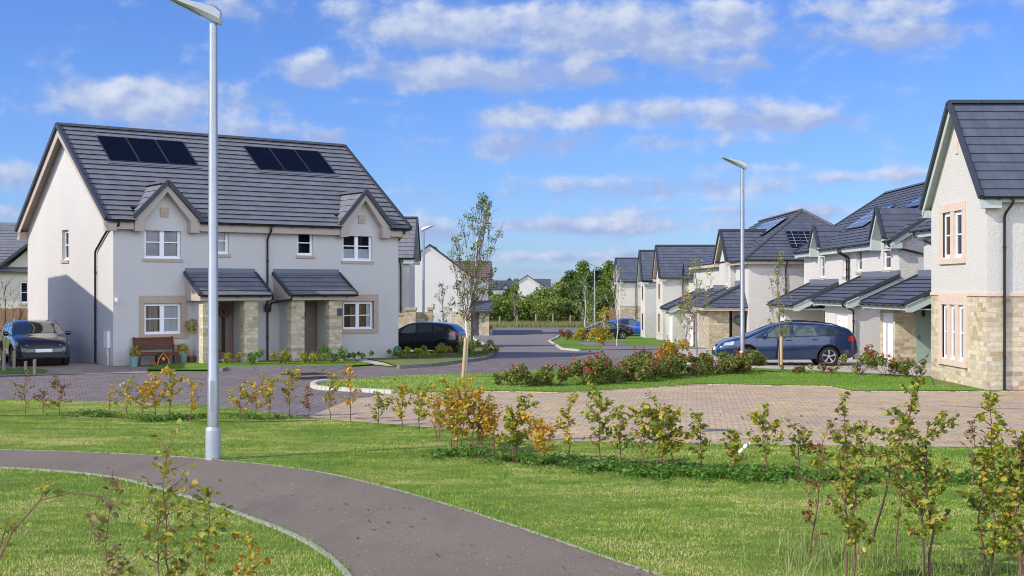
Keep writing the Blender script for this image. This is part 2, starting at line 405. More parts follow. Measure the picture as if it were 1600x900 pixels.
    plain('tail_red', (.42, .02, .02), .15, coat=1); plain('headlight', (.38, .41, .44), .08, .3, coat=1); plain('plate_white', (.78, .78, .76), .4, var=.02); plain('plate_yellow', (.72, .56, .10), .4, var=.02)
    plain('trim_black', (.02, .02, .022), .45)
    plain('teal_pot', (.16, .32, .33), .5); plain('green_pot', (.16, .24, .21), .5); plain('brown_pot', (.16, .07, .05), .6); plain('orange_plastic', (.75, .22, .03), .4); plain('green_plastic', (.02, .16, .10), .4)
    plain('slate_plaque', (.05, .06, .075), .5); plain('white_plastic', (.80, .80, .80), .4, var=.03); plain('blue_plastic', (.05, .12, .50), .4); plain('grey_box', (.62, .60, .56), .6, var=.05)
    plain('wreath_brown', (.16, .09, .06), .9, var=.5, sc=30); plain('wreath_green', (.03, .09, .06), .9, var=.5, sc=30); plain('iron', (.07, .05, .045), .7, .3, var=.3, sc=20); plain('purple_flower', (.22, .10, .42), .7)
M = MATS
# ================================================================== building kit (works in the house's own axes: x along the front, y into the house)
def V3(p): return Vector(p)

def wall_faces(mb, p0, p1, z0, z1, holes=(), reveal=.13, m=0):
    """vertical wall from p0 to p1 (outside on the right of p0->p1) with real openings and reveals"""
    p0 = Vector(p0); p1 = Vector(p1); L = (p1-p0).length; d = (p1-p0)/L; n = Vector((d.y, -d.x))
    us = sorted({0.0, L, *[h[0] for h in holes], *[h[0]+h[2] for h in holes]})
    zs = sorted({z0, z1, *[h[1] for h in holes], *[h[1]+h[3] for h in holes]})
    P = lambda u, z, k=0.0: (p0.x+d.x*u-n.x*k, p0.y+d.y*u-n.y*k, z)
    for i in range(len(us)-1):
        for j in range(len(zs)-1):
            uc = (us[i]+us[i+1])/2; zc = (zs[j]+zs[j+1])/2
            if any(h[0] < uc < h[0]+h[2] and h[1] < zc < h[1]+h[3] for h in holes): continue
            mb.quad([P(us[i], zs[j]), P(us[i+1], zs[j]), P(us[i+1], zs[j+1]), P(us[i], zs[j+1])], m=m)
    for (u, z, w, h) in [q[:4] for q in holes]:
        k = reveal
        mb.quad([P(u, z), P(u, z, k), P(u, z+h, k), P(u, z+h)], m=m); mb.quad([P(u+w, z, k), P(u+w, z), P(u+w, z+h), P(u+w, z+h, k)], m=m)
        mb.quad([P(u, z+h), P(u, z+h, k), P(u+w, z+h, k), P(u+w, z+h)], m=m); mb.quad([P(u, z), P(u+w, z), P(u+w, z, k), P(u, z, k)], m=m)

class Wall:
    """frame on a wall for windows, doors and trims: a = along, k = out of the wall, z = up"""
    def __init__(s, p0, p1):
        s.p0 = Vector(p0); p1 = Vector(p1); s.L = (p1-s.p0).length; s.d = (p1-s.p0)/s.L; s.n = Vector((s.d.y, -s.d.x))
    def P(s, a, k, z): return (s.p0.x+s.d.x*a+s.n.x*k, s.p0.y+s.d.y*a+s.n.y*k, z)
    def box(s, mb, a0, a1, k0, k1, z0, z1):
        b = len(mb.v); mb.v += [s.P(a0,k1,z0), s.P(a1,k1,z0), s.P(a1,k0,z0), s.P(a0,k0,z0), s.P(a0,k1,z1), s.P(a1,k1,z1), s.P(a1,k0,z1), s.P(a0,k0,z1)]
        for q in ((0,3,2,1),(4,5,6,7),(0,1,5,4),(1,2,6,5),(2,3,7,6),(3,0,4,7)): mb.f.append(tuple(b+i for i in q))

def window(par, W, a, z, w, h, sashes=2, bar=True, sill=None, fill=None, deep=.09, sur=None, surmat=None, fm=.06, lintel=True):
    """uPVC casement in an opening at a,z: frame > panes, sill, what hangs behind the glass"""
    k = -deep; fr = MB(); cw = w/sashes
    W.box(fr, a, a+w, k-.05, k, z, z+fm); W.box(fr, a, a+w, k-.05, k, z+h-fm, z+h)
    W.box(fr, a, a+fm, k-.05, k, z+fm, z+h-fm); W.box(fr, a+w-fm, a+w, k-.05, k, z+fm, z+h-fm)
    for i in range(1, sashes): W.box(fr, a+cw*i-fm*.7, a+cw*i+fm*.7, k-.05, k, z+fm, z+h-fm)
    for i in range(sashes):
        x0 = a+cw*i+(fm if i == 0 else fm*.7); x1 = a+cw*(i+1)-(fm if i == sashes-1 else fm*.7); s = .035; kk = k+.012
        W.box(fr, x0, x1, k-.05, kk, z+fm, z+fm+s); W.box(fr, x0, x1, k-.05, kk, z+h-fm-s, z+h-fm)
        W.box(fr, x0, x0+s, k-.05, kk, z+fm+s, z+h-fm-s); W.box(fr, x1-s, x1, k-.05, kk, z+fm+s, z+h-fm-s)
        if bar: W.box(fr, x0+s, x1-s, k-.045, kk-.004, z+h*.5-.018, z+h*.5+.018)
    W.box(fr, a-.0+.004, a+w-.004, k, k+.05, z+.002, z+.03)      # the frame's own drip sill
    f = fr.build('window', M['upvc'], par)
    for i in range(sashes):
        g = MB(); x0 = a+cw*i+fm; x1 = a+cw*(i+1)-fm
        g.quad([W.P(x0,k-.02,z+fm), W.P(x1,k-.02,z+fm), W.P(x1,k-.02,z+h-fm), W.P(x0,k-.02,z+h-fm)]); g.build('pane', M['glass'], f)
    # the room behind: a dark recess, with blind or curtain where the photo shows one
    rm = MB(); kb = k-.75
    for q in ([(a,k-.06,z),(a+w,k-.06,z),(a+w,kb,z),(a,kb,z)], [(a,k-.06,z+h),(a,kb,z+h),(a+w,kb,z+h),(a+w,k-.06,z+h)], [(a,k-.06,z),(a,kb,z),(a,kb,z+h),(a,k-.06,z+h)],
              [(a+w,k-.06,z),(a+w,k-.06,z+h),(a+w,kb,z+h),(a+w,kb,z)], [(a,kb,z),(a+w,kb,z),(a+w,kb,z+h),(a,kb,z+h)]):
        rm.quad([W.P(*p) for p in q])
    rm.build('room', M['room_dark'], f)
    for (u0, u1, v0, v1, mat) in (fill or ()):
        c = MB(); n = 14; pts = []
        for i in range(n+1):
            t = i/n; pts.append((a+w*(u0+(u1-u0)*t), k-.058-.016*math.sin(t*n*1.6)))
        for i in range(n):
            c.quad([W.P(pts[i][0], pts[i][1], z+h*v0), W.P(pts[i+1][0], pts[i+1][1], z+h*v0), W.P(pts[i+1][0], pts[i+1][1], z+h*v1), W.P(pts[i][0], pts[i][1], z+h*v1)])
        c.build('blind' if mat in ('blind', 'net') else 'curtain', M[mat], f)
    if sill:
        s = MB(); W.box(s, a-.05, a+w+.05, -deep, .045, z-.11, z-.002); s.build('sill', M[sill], f, bevel=.008)
    if sur:                                                       # dressed stone surround, proud of the wall
        l, r, t, b = sur; s = MB(); pr = .028
        W.box(s, a-l, a+w+r, -.1, pr, z+h, z+h+t); W.box(s, a-l, a+w+r, -.1, pr+.012, z-b, z)
        W.box(s, a-l, a, -.1, pr, z, z+h); W.box(s, a+w, a+w+r, -.1, pr, z, z+h)
        s.build('stone_surround', M[surmat], f, bevel=.006)
    return f

def slope(mb, L0, L1, H0, H1, gauge=.32, step=.028, under=.05, m=0):
    """tiled roof slope: courses stepped like real tiles. L0,L1 eaves ends, H0,H1 top ends (H0==H1 for a hip)"""
    L0, L1, H0, H1 = map(Vector, (L0, L1, H0, H1))
    n = (L1-L0).cross(H0-L0 if (H0-L0).length > 1e-6 else H1-L0).normalized()
    if n.z < 0: n = -n
    e = (L1-L0).normalized(); sl = n.cross(e)
    if sl.z < 0: sl = -sl
    tot = (H0-L0).dot(sl); N = max(2, round(tot/gauge)); uvf = lambda p: ((p-L0).dot(e), (p-L0).dot(sl))
    lp = lambda a, b, t: a+(b-a)*t
    for i in range(N):
        t0 = i/N; t1 = (i+1)/N
        a, b = lp(L0, H0, t0), lp(L1, H1, t0); c, d = lp(L1, H1, t1), lp(L0, H0, t1)
        A, B = a+n*step-sl*.022, b+n*step-sl*.022
        va = (0, .002+i*.33); 
        def UV(p, top): return ((p-L0).dot(e)+.165*(i % 2), i*.33+(.30 if top else .02))
        pts = [A, B, c, d] if (c-d).length > 1e-5 else [A, B, c]
        uv = [UV(A, 0), UV(B, 0), UV(c, 1), UV(d, 1)][:len(pts)]
        mb.quad(pts, uv, m)
        mb.quad([a-n*.012+sl*.03, b-n*.012+sl*.03, B, A], [(0, 0), (.01, 0), (.01, .001), (0, .001)], m)
    # underside
    q = [L0-n*under, L1-n*under, H1-n*under, H0-n*under] if (H1-H0).length > 1e-5 else [L0-n*under, L1-n*under, H0-n*under]
    mb.quad(q[::-1], [(0, .01)]*len(q), m)
    mb.quad([L0-n*under, L1-n*under, L1, L0], [(0, .01)]*4, m)
    if (H0-L0).length > 1e-5: mb.quad([L0-n*under, L0+n*step, H0, H0-n*under], [(0, .01)]*4, m); 
    mb.quad([L1-n*under, L1+n*step, H1, H1-n*under], [(0, .01)]*4, m)

def verge(mb, lo, hi, w=.10, h=.13, out=(0, 0, 0), lift=.02):
    """dry-verge cap along a gable edge"""
    lo = Vector(lo)+Vector((0, 0, lift)); hi = Vector(hi)+Vector((0, 0, lift)); mb.bar(lo, hi, w, h)

def ridge(par, a, b, mat='ridge_tile', r=.11):
    a = Vector(a); b = Vector(b); d = b-a; n = max(2, round(d.length/.45)); mb = MB(); d /= n
    h = d.cross(Vector((0, 0, 1))).normalized()
    for i in range(n):
        p = a+d*i; q = a+d*(i+.97); s = 1.0
        for (e0, e1) in (((p, q)),):
            pr = lambda e, k: [e+h*r*1.25*k-Vector((0, 0, .055)), e+h*r*.55*k+Vector((0, 0, .035))]
            pts = lambda e: pr(e, -1)+[e+Vector((0, 0, .055))]+pr(e, 1)[::-1]
            A, B = pts(e0), pts(e1)
            for j in range(4): mb.quad([A[j], A[j+1], B[j+1], B[j]])
            mb.quad(A[::-1]); mb.quad(B)
    return mb.build('ridge_tiles', M[mat], par)

def gutter(par, a, b, mat='black_plastic', r=.06, name='gutter', parts=True):
    a = Vector(a); b = Vector(b); d = (b-a).normalized(); h = d.cross(Vector((0, 0, 1))).normalized(); mb = MB(); n = 7
    for e0, e1 in ((a, b),):
        ring = lambda e, rr: [e+h*rr*math.cos(t)-Vector((0, 0, 1))*rr*math.sin(t) for t in [math.pi*i/n for i in range(n+1)]]
        A, B = ring(e0, r), ring(e1, r); A2, B2 = ring(e0, r-.008), ring(e1, r-.008)
        for j in range(n):
            mb.quad([A[j], A[j+1], B[j+1], B[j]]); mb.quad([A2[j], B2[j], B2[j+1], A2[j+1]])
        mb.quad([A[0], B[0], B2[0], A2[0]]); mb.quad([A[n], A2[n], B2[n], B[n]]); mb.quad(A); mb.quad(B[::-1])
    L = (b-a).length; k = max(1, int(L/.9))
    for i in range(k+1):
        p = a+d*(L*(i+.5)/(k+1)); mb.bar(p-d*.02-Vector((0, 0, r+.008)), p+d*.02-Vector((0, 0, r+.008)), .10, .03)
    return mb.build(name, M[mat], par)

def downpipe(par, pts, r=.036, clips=()):
    """pts = corner points; bends are rounded a little"""
    P = [Vector(p) for p in pts]; out = [P[0]]
    for i in range(1, len(P)-1):
        a, b, c = P[i-1], P[i], P[i+1]; k = min(.09, (a-b).length*.4, (c-b).length*.4)
        p = b+(a-b).normalized()*k; q = b+(c-b).normalized()*k
        out += [p, (p+q)/4+b/2, q]
    out.append(P[-1]); mb = MB(); mb.tube(out, r, 8)
    lo, hi = P[-1], P[-2]
    for i in range(3):
        p = lo.lerp(hi, (i+.6)/3.2); mb.tube([p-Vector((0, 0, .03)), p+Vector((0, 0, .03))], r*1.35, 8)
    return mb.build('downpipe', M['black_plastic'], par, smooth=True)

def solar(par, o, e, s, n, cols, rows, cw, ch, mat='solar_cell', gap=.02, name='solar_panel'):
    """panels laid on a slope: o = lower left corner, e along, s up the slope, n normal"""
    o, e, s, n = map(Vector, (o, e, s, n))
    for i in range(cols):
        for j in range(rows):
            p = o+e*i*(cw+gap)+s*j*(ch+gap); mb = MB()
            q = [p, p+e*cw, p+e*cw+s*ch, p+s*ch]; up = n*.05; lo = n*.02
            mb.quad([x+up for x in q], [(0, 0), (cw, 0), (cw, ch), (0, ch)])
            for k in range(4): mb.quad([q[k]+lo, q[(k+1) % 4]+lo, q[(k+1) % 4]+up, q[k]+up], m=1)
            for (x0, x1, y0, y1) in ((0, cw, 0, .03), (0, cw, ch-.03, ch), (0, .03, .03, ch-.03), (cw-.03, cw, .03, ch-.03)):
                mb.quad([p+e*x0+s*y0+up*1.05, p+e*x1+s*y0+up*1.05, p+e*x1+s*y1+up*1.05, p+e*x0+s*y1+up*1.05], m=1)
            mb.build(name, [M[mat], M['panel_frame']], par)

def boxpart(name, mat, par, *b, bevel=0):
    mb = MB(); mb.box(*b); return mb.build(name, M[mat], par, bevel=bevel)

def gable_front(par, x0, x1, zE, zA, y=0.0, depth=3.0, ov=.28, fo=.25, tile='tile_dark', board='tan_board', ydir=1, name='roof', trim='tile_trim', box=True):
    """roof of a gable that faces the front: ridge runs into the house"""
    xc = (x0+x1)/2; yf = y-fo; yb = y+depth; k = (zA-zE)/(xc-x0); r = MB()
    zl = zE-k*ov
    slope(r, (x0-ov, yb, zl), (x0-ov, yf, zl), (xc, yb, zA), (xc, yf, zA)); slope(r, (x1+ov, yf, zl), (x1+ov, yb, zl), (xc, yf, zA), (xc, yb, zA))
    rf = r.build(name, M[tile], par)
    v = MB(); verge(v, (x0-ov, yf, zl), (xc, yf, zA)); verge(v, (x1+ov, yf, zl), (xc, yf, zA)); build_parts(v, 'verge', M[trim], rf)
    b = MB(); dz = .20
    for xa, s in ((x0-ov+.02, 1), (x1+ov-.02, -1)):
        b.prism([(xa, zl-.06), (xc, zA-.06), (xc, zA-.06-dz*1.3), (xa+s*.0, zl-.06-dz)], 'y', yf+.03, yf+.055)       # barge board
        b.prism([(xa, zl-.08), (xc, zA-.08), (xc, zA-.11), (xa, zl-.11)], 'y', yf+.055, y+.0)                            # soffit
    if box:
        for xa, xb in ((x0-ov, x0+.02), (x1-.02, x1+ov)): b.box(xa, yf+.06, zl-.26, xb, y+.3, zl-.05)
    build_parts(b, 'bargeboard', M[board], rf)
    ridge(rf, (xc, yf, zA+.05), (xc, yb, zA+.05), 'tile_trim' if trim == 'tile_trim' else 'ridge_tile', .09)
    return rf

# ================================================================== the semi-detached pair on the left
def semi_left():
    h = empty('semi_detached_house', (-13.284, 42.641, 0), .639, 'big white semi-detached house with two tiled porches and six solar panels', 'house')
    W_, S_, ZE, ZR, OV, EO = 11.1, 9.73, 4.86, 8.50, .353, .323
    ztop = 4.95
    f0, f1 = (0, 0), (W_, 0)
    ups = [(1.05, 3.60, 1.31, 1.12), (3.46, 3.79, .66, .93), (6.78, 3.79, .66, .93), (8.65, 3.62, 1.29, 1.12)]
    lows = [(1.05, 1.02, 1.32, 1.06), (8.68, 1.04, 1.32, 1.06)]
    doors = [(3.42, .10, .95, 2.02), (6.72, .10, .95, 2.02)]
    side = [(S_-5.42, 3.62, .74, 1.10)]
    w = MB()
    wall_faces(w, f0, f1, -.3, ztop, ups+lows+doors, .13); wall_faces(w, (W_, 0), (W_, S_), -.5, ztop)
    wall_faces(w, (W_, S_), (0, S_), -.5, ztop); wall_faces(w, (0, S_), (0, 0), -.3, ztop, side, .16)
    for x in (0, W_):
        w.quad([(x, 0, ztop), (x, S_, ztop), (x, S_/2, ztop+(S_/2)*.70)])
    # small gablet walls above the eaves
    gb = [(.62, 2.90, 6.17), (8.42, 10.54, 6.20)]
    for x0, x1, za in gb:
        xc = (x0+x1)/2; k = (za-4.98)/(xc-x0)
        w.quad([(x0+.32, -.002, ztop-.4), (x1-.32, -.002, ztop-.4), (x1-.32, -.002, za-.12-k*(xc-x0-.32)), (xc, -.002, za-.12), (x0+.32, -.002, za-.12-k*(xc-x0-.32))])
    w.build('wall', M['white_render'], h, fix=False)
    F_ = Wall(f0, f1); G_ = Wall((0, S_), (0, 0))
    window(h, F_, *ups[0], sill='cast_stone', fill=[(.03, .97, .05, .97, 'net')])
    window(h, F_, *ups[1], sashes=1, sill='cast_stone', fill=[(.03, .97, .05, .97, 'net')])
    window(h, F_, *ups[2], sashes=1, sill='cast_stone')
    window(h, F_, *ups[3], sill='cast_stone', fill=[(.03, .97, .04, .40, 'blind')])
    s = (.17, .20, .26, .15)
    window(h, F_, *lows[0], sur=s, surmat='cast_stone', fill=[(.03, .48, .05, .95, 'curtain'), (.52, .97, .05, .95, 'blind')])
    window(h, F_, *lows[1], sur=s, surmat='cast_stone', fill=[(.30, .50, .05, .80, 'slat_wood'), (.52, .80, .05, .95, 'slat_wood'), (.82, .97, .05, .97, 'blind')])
    window(h, G_, *side[0], sashes=1, sill='cast_stone', deep=.12)
    # doors in their frames
    for i, (a, z, ww, hh) in enumerate(doors):
        fr = MB(); F_.box(fr, a, a+.05, -.13, -.06, z, z+hh); F_.box(fr, a+ww-.05, a+ww, -.13, -.06, z, z+hh); F_.box(fr, a+.05, a+ww-.05, -.13, -.06, z+hh-.05, z+hh)
        d = MB(); F_.box(d, a+.05, a+ww-.05, -.13, -.085, z, z+hh-.05)
        do = d.build('door', M['taupe_door'], h, bevel=.004); fr.build('door_frame', M['taupe_door'], do)
        if i == 0:
            g = MB(); F_.box(g, a+.46, a+.60, -.09, -.078, z+.25, z+1.75); g.build('door_glass', M['room_dark'], do)
            lv = MB(); F_.box(lv, a+.76, a+.90, -.085, -.04, z+.98, z+1.02); lv.build('handle', M['chrome'], do)
        else:
            lb = MB(); F_.box(lb, a+.34, a+.66, -.086, -.07, z+.95, z+1.02); lb.build('letterbox', M['chrome'], do)
            lv = MB(); F_.box(lv, a+.08, a+.12, -.085, -.05, z+1.0, z+1.04); lv.build('handle', M['chrome'], do)
            kb = MB(); F_.box(kb, a+.36, a+.44, -.086, -.055, z+1.45, z+1.62); kb.build('knocker', M['black_plastic'], do)
    # main roof
    kx = (ZR-ZE)/(S_/2+EO); r = MB()
    zl = ZE; yl = -EO; yr = S_/2
    yc = .42; zc = zl+kx*(yc+EO)
    slope(r, (-OV, yc, zc), (W_+OV, yc, zc), (-OV, yr, ZR), (W_+OV, yr, ZR), gauge=.345, step=.045)
    for xa, xb in ((-OV, .70), (2.82, 8.50), (10.46, W_+OV)): slope(r, (xa, yl, zl), (xb, yl, zl), (xa, yc, zc), (xb, yc, zc), gauge=.345, step=.045)
    slope(r, (W_+OV, S_+EO, zl), (-OV, S_+EO, zl), (W_+OV, yr, ZR), (-OV, yr, ZR), gauge=.345, step=.045)
    rf = r.build('roof', M['tile'], h)
    ridge(rf, (-OV, yr, ZR+.05), (W_+OV, yr, ZR+.05))
    v = MB()
    for x in (-OV, W_+OV):
        verge(v, (x, yl-.02, zl), (x, yr, ZR), .11, .15); verge(v, (x, S_+EO+.02, zl), (x, yr, ZR), .11, .15)
    build_parts(v, 'verge', M['tile_trim'], rf)
    b = MB()
    for x, sg in ((-OV, 1), (W_+OV, -1)):
        for ye in (yl, S_+EO):
            b.prism([(ye, zl-.07), (yr, ZR-.07), (yr, ZR-.42), (ye, zl-.34)], 'x', x+sg*.03, x+sg*.055)
            b.prism([(ye, zl-.09), (yr, ZR-.09), (yr, ZR-.12), (ye, zl-.12)], 'x', x+sg*.055, 0 if sg > 0 else W_)
        for ya, yb in ((yl, .02), (S_-.02, S_+EO)):
            b.box(min(x+sg*.03, 0 if sg > 0 else W_), ya, zl-.36, max(x+sg*.03, 0 if sg > 0 else W_), yb, zl-.06)
    build_parts(b, 'bargeboard', M['taupe_board'], rf)
    # eaves boxes, gutters between the gablets
    segs = [(-OV+.06, .60), (2.92, 8.40), (10.56, W_+OV-.06)]
    for a, c in segs:
        e = MB(); e.box(a if a > 0 else 0, -EO+.05, zl-.30, min(c, W_), -.004, zl-.05); e.build('fascia', M['taupe_board'], rf)
        gutter(rf, (a, -EO-.05, zl+.0), (c, -EO-.05, zl+.0))
    # gablets
    for x0, x1, za in gb:
        xc = (x0+x1)/2; zE = 4.98; k = (za-zE)/(xc-x0); g = MB(); yf = -.36; dp = (za-zl)/kx-EO+.25
        dpe = (zE-zl)/kx-EO+.1
        slope(g, (x0-.02, 1.6, zE), (x0-.02, yf, zE), (xc, 3.0, za), (xc, yf, za)); slope(g, (x1+.02, yf, zE), (x1+.02, 1.6, zE), (xc, yf, za), (xc, 3.0, za))
        gf = g.build('gablet_roof', M['tile'], h)
        v = MB(); verge(v, (x0-.04, yf, zE-.02), (xc, yf, za+.02), .10, .14); verge(v, (x1+.04, yf, zE-.02), (xc, yf, za+.02), .10, .14); build_parts(v, 'verge', M['tile_trim'], gf)
        ridge(gf, (xc, yf, za+.06), (xc, 2.0, za+.06), r=.09)
        b = MB(); xi = .32
        for s in (-1, 1):
            b.prism([(xc+s*(xc-x0), zE-.08), (xc, za-.08), (xc, za-.30), (xc+s*(xc-x0-xi), zE-.30+k*xi*.62), (xc+s*(xc-x0-xi), zE-.48), (xc+s*(xc-x0), zE-.48)], 'y', yf+.04, -.003)
        build_parts(b, 'bargeboard', M['taupe_board'], gf)
        cr = MB(); F_.box(cr, xc-.15, xc+.15, 0, .045, 5.02, 5.34); c = cr.build('stone_plaque', M['cast_stone'], h, bevel=.015)
        cd = MB(); cd.lathe([(0, -.065), (.055, -.062), (.075, -.05), (.085, -.04)], (xc, 0, 5.18), 14, 'y'); cd.build('carved_boss', M['cast_stone'], c)
    # solar panels: three and three
    n = Vector((0, -kx, 1)).normalized(); sv = Vector((0, 1, kx)).normalized()
    for x in (.86, 6.62):
        t = 3.86; o = Vector((x, -EO, zl))+sv*t+n*.02
        solar(h, o, (1, 0, 0), sv, n, 3, 1, 1.09, 1.78, gap=.012)
        fl = MB(); q = o-sv*.18-Vector((.1, 0, 0)); fl.quad([q+n*.035, q+Vector((3.5, 0, 0))+n*.035, q+Vector((3.5, 0, 0))+sv*.2+n*.03, q+sv*.2+n*.03]); fl.build('lead_flashing', M['lead'], rf)
    # porches on stone piers
    for j, (x0, x1) in enumerate(((2.48, 5.13), (5.81, 8.52))):
        p = MB(); D_ = 1.35; zt, ze = 3.12, 2.36
        slope(p, (x0, -D_, ze), (x1, -D_, ze), (x0, -.01, zt), (x1, -.01, zt), gauge=.31, step=.03)
        po = p.build('porch_roof', M['tile'], h)
        l = MB(); l.prism([(-.02, zt+.02), (-.16, zt-.03), (-.16, zt-.05), (-.004, zt-.02), (-.004, zt+.17), (-.02, zt+.17)], 'x', x0+.02, x1-.02); l.build('lead_flashing', M['lead'], po)
        v = MB(); verge(v, (x0, -D_-.01, ze), (x0, 0, zt), .07, .12); verge(v, (x1, -D_-.01, ze), (x1, 0, zt), .07, .12); build_parts(v, 'verge', M['tile_trim'], po)
        b = MB()
        for x in (x0+.05, x1-.05): b.prism([(-D_+.05, ze-.06), (-.004, zt-.08), (-.004, ze-.19), (-D_+.05, ze-.19)], 'x', x-.02, x+.02)
        b.box(x0+.071, -D_+.05, ze-.19, x1-.071, -D_+.09, ze-.05); b.box(x0+.071, -D_+.091, ze-.17, x1-.071, -.004, ze-.14)
        b.build('porch_fascia', M['taupe_board'], po); gutter(po, (x0+.02, -D_-.06, ze+.0), (x1, -D_-.06, ze+.0))
        for xa in ((2.66, 4.18) if j == 0 else (5.97, 7.48)):
            boxpart('stone_pier', 'stone', h, xa, -1.16, -.3, xa+.52, -.80, ze-.192, bevel=.012)
            boxpart('porch_side_wall', 'white_render', h, xa+.11, -.80, -.3, xa+.41, -.003, ze-.192)
    pq = MB(); pq.box(7.80, -1.185, 1.60, 8.0, -1.162, 1.86); pq.build('house_number_plaque', M['slate_plaque'], h)
    # downpipes
    downpipe(h, [(.06, -EO-.05, zl-.06), (.06, -EO-.05, zl-.18), (-.06, .45, zl-.34), (-.06, 1.62, 3.86), (-.06, 1.62, .0)])
    downpipe(h, [(5.58, -EO-.05, zl-.06), (5.58, -EO-.05, zl-.2), (5.58, -.06, zl-.48), (5.58, -.06, .0)])
    downpipe(h, [(W_+.05, -EO-.05, zl-.06), (W_+.05, -EO-.05, zl-.16), (W_+.08, .1, zl-.42), (W_+.06, .45, zl-.6), (W_+.06, .45, 0)])
    for x in (5.13, 5.85): downpipe(h, [(x, -1.41, 2.32), (x, -1.41, 2.2), (5.49+(.16 if x > 5.5 else 0), -.16, 2.06), (5.49+(.16 if x > 5.5 else 0), -.1, 1.75)])
    boxpart('meter_box', 'upvc', h, -.10, .28, .60, -.003, .66, 1.15); m = MB(); m.tube([(-.04, .38, .6), (-.04, .38, 0)], .03); m.tube([(-.04, .52, .6), (-.04, .52, .3)], .02); m.build('service_pipe', M['grey_box'], h)
    cam = MB(); cam.tube([(.10, -.05, 2.20), (.02, -.30, 2.16)], .045, 10); cam.box(.06, -.06, 2.14, .14, -.002, 2.26); cam.build('security_camera', M['white_plastic'], h, smooth=True)
    # vents: short slots the builders leave in the render
    vt = MB()
    for zz in (3.12, 2.52):
        for i in range(11):
            x = .45+i*1.02
            if any(a-.1 < x < a+c+.1 and z-.1 < zz < z+d+.1 for a, z, c, d in ups+lows) or 2.3 < x < 8.7 and zz < 3.3: continue
            F_.box(vt, x, x+.012, 0, .004, zz, zz+.07)
    for zz in (4.5, 3.05, 2.35):
        for i in range(7): G_.box(vt, .8+i*1.3, .812+i*1.3, 0, .004, zz, zz+.08)
    vt.build('weep_vent', M['grey_box'], h)
    ih = MB(); ih.quad([(0, .0, -.28), (W_, 0, -.28), (W_, S_, -.28), (0, S_, -.28)]); ih.build('floor_slab', M['edging'], h)
    return h

# ================================================================== right-hand row (fronts look towards -X)
def ox(y0, x=0): return x
def right_house(y_far, x_front, name, label, cat='house', gzoff=0):
    """axes: local x runs towards the camera (-Y), local y runs away from the street (+X)"""
    return empty(name, (x_front, y_far, gzoff), R(-90), label, cat)

def lean_to(h, x0, x1, yE, yW, zE, zT, board='green_board', tile='tile_dark', door=None, front=None, wallmat='cream_render', sidebox=True, doors=('white_door',), nearwall=True, zb=-.6):
    """monopitch roof on the house front: eaves at yE (street), top at yW"""
    r = MB(); slope(r, (x0, yE, zE), (x1, yE, zE), (x0, yW-.01, zT), (x1, yW-.01, zT), gauge=.33, step=.035)
    rf = r.build('porch_roof', M[tile], h)
    v = MB()
    for x in (x0, x1): verge(v, (x, yE-.02, zE), (x, yW-.02, zT), .09, .13)
    build_parts(v, 'verge', M['tile_trim'], rf)
    l = MB(); l.box(x0+.02, yW-.035, zT-.02, x1-.02, yW-.004, zT+.22); l.build('lead_flashing', M['lead'], rf)
    b = MB()
    for x in (x0+.03, x1-.03): b.prism([(yE+.04, zE-.07), (yW-.006, zT-.09), (yW-.006, zT-.34), (yE+.25, zE-.26), (yE+.04, zE-.26)], 'x', x-.02, x+.02)
    b.box(x0+.051, yE+.04, zE-.2, x1-.051, yE+.08, zE-.05); b.box(x0+.051, yE+.081, zE-.18, x1-.051, yW-.006, zE-.15)
    b.build('porch_fascia', M[board], rf); gutter(rf, (x0+.02, yE-.06, zE), (x1-.0, yE-.06, zE))
    if front:
        xa, xb, yF = front; w = MB(); dl = [(d[0]-xa, zb, d[1]-d[0], d[2]-zb) for d in (door or [])]
        wall_faces(w, (xa, yF), (xb, yF), zb, zE-.15, dl, .14)
        wall_faces(w, (xb, yF), (xb, yW-.003), zb, zE-.15); wall_faces(w, (xa, yW-.003), (xa, yF), zb, zE-.15)
        w.build('porch_wall', M[wallmat], h, fix=False)
        Wl = Wall((xa, yF), (xb, yF))
        for d in (door or []):
            dm = MB(); Wl.box(dm, d[0]-xa+.05, d[1]-xa-.05, -.16, -.10, zb, d[2]-.05); do = dm.build('garage_door', M['white_door'], h)
            fm = MB(); Wl.box(fm, d[0]-xa, d[0]-xa+.05, -.16, -.07, zb, d[2]); Wl.box(fm, d[1]-xa-.05, d[1]-xa, -.16, -.07, zb, d[2]); Wl.box(fm, d[0]-xa+.05, d[1]-xa-.05, -.16, -.07, d[2]-.05, d[2]); fm.build('door_frame', M['upvc'], do)
    return rf

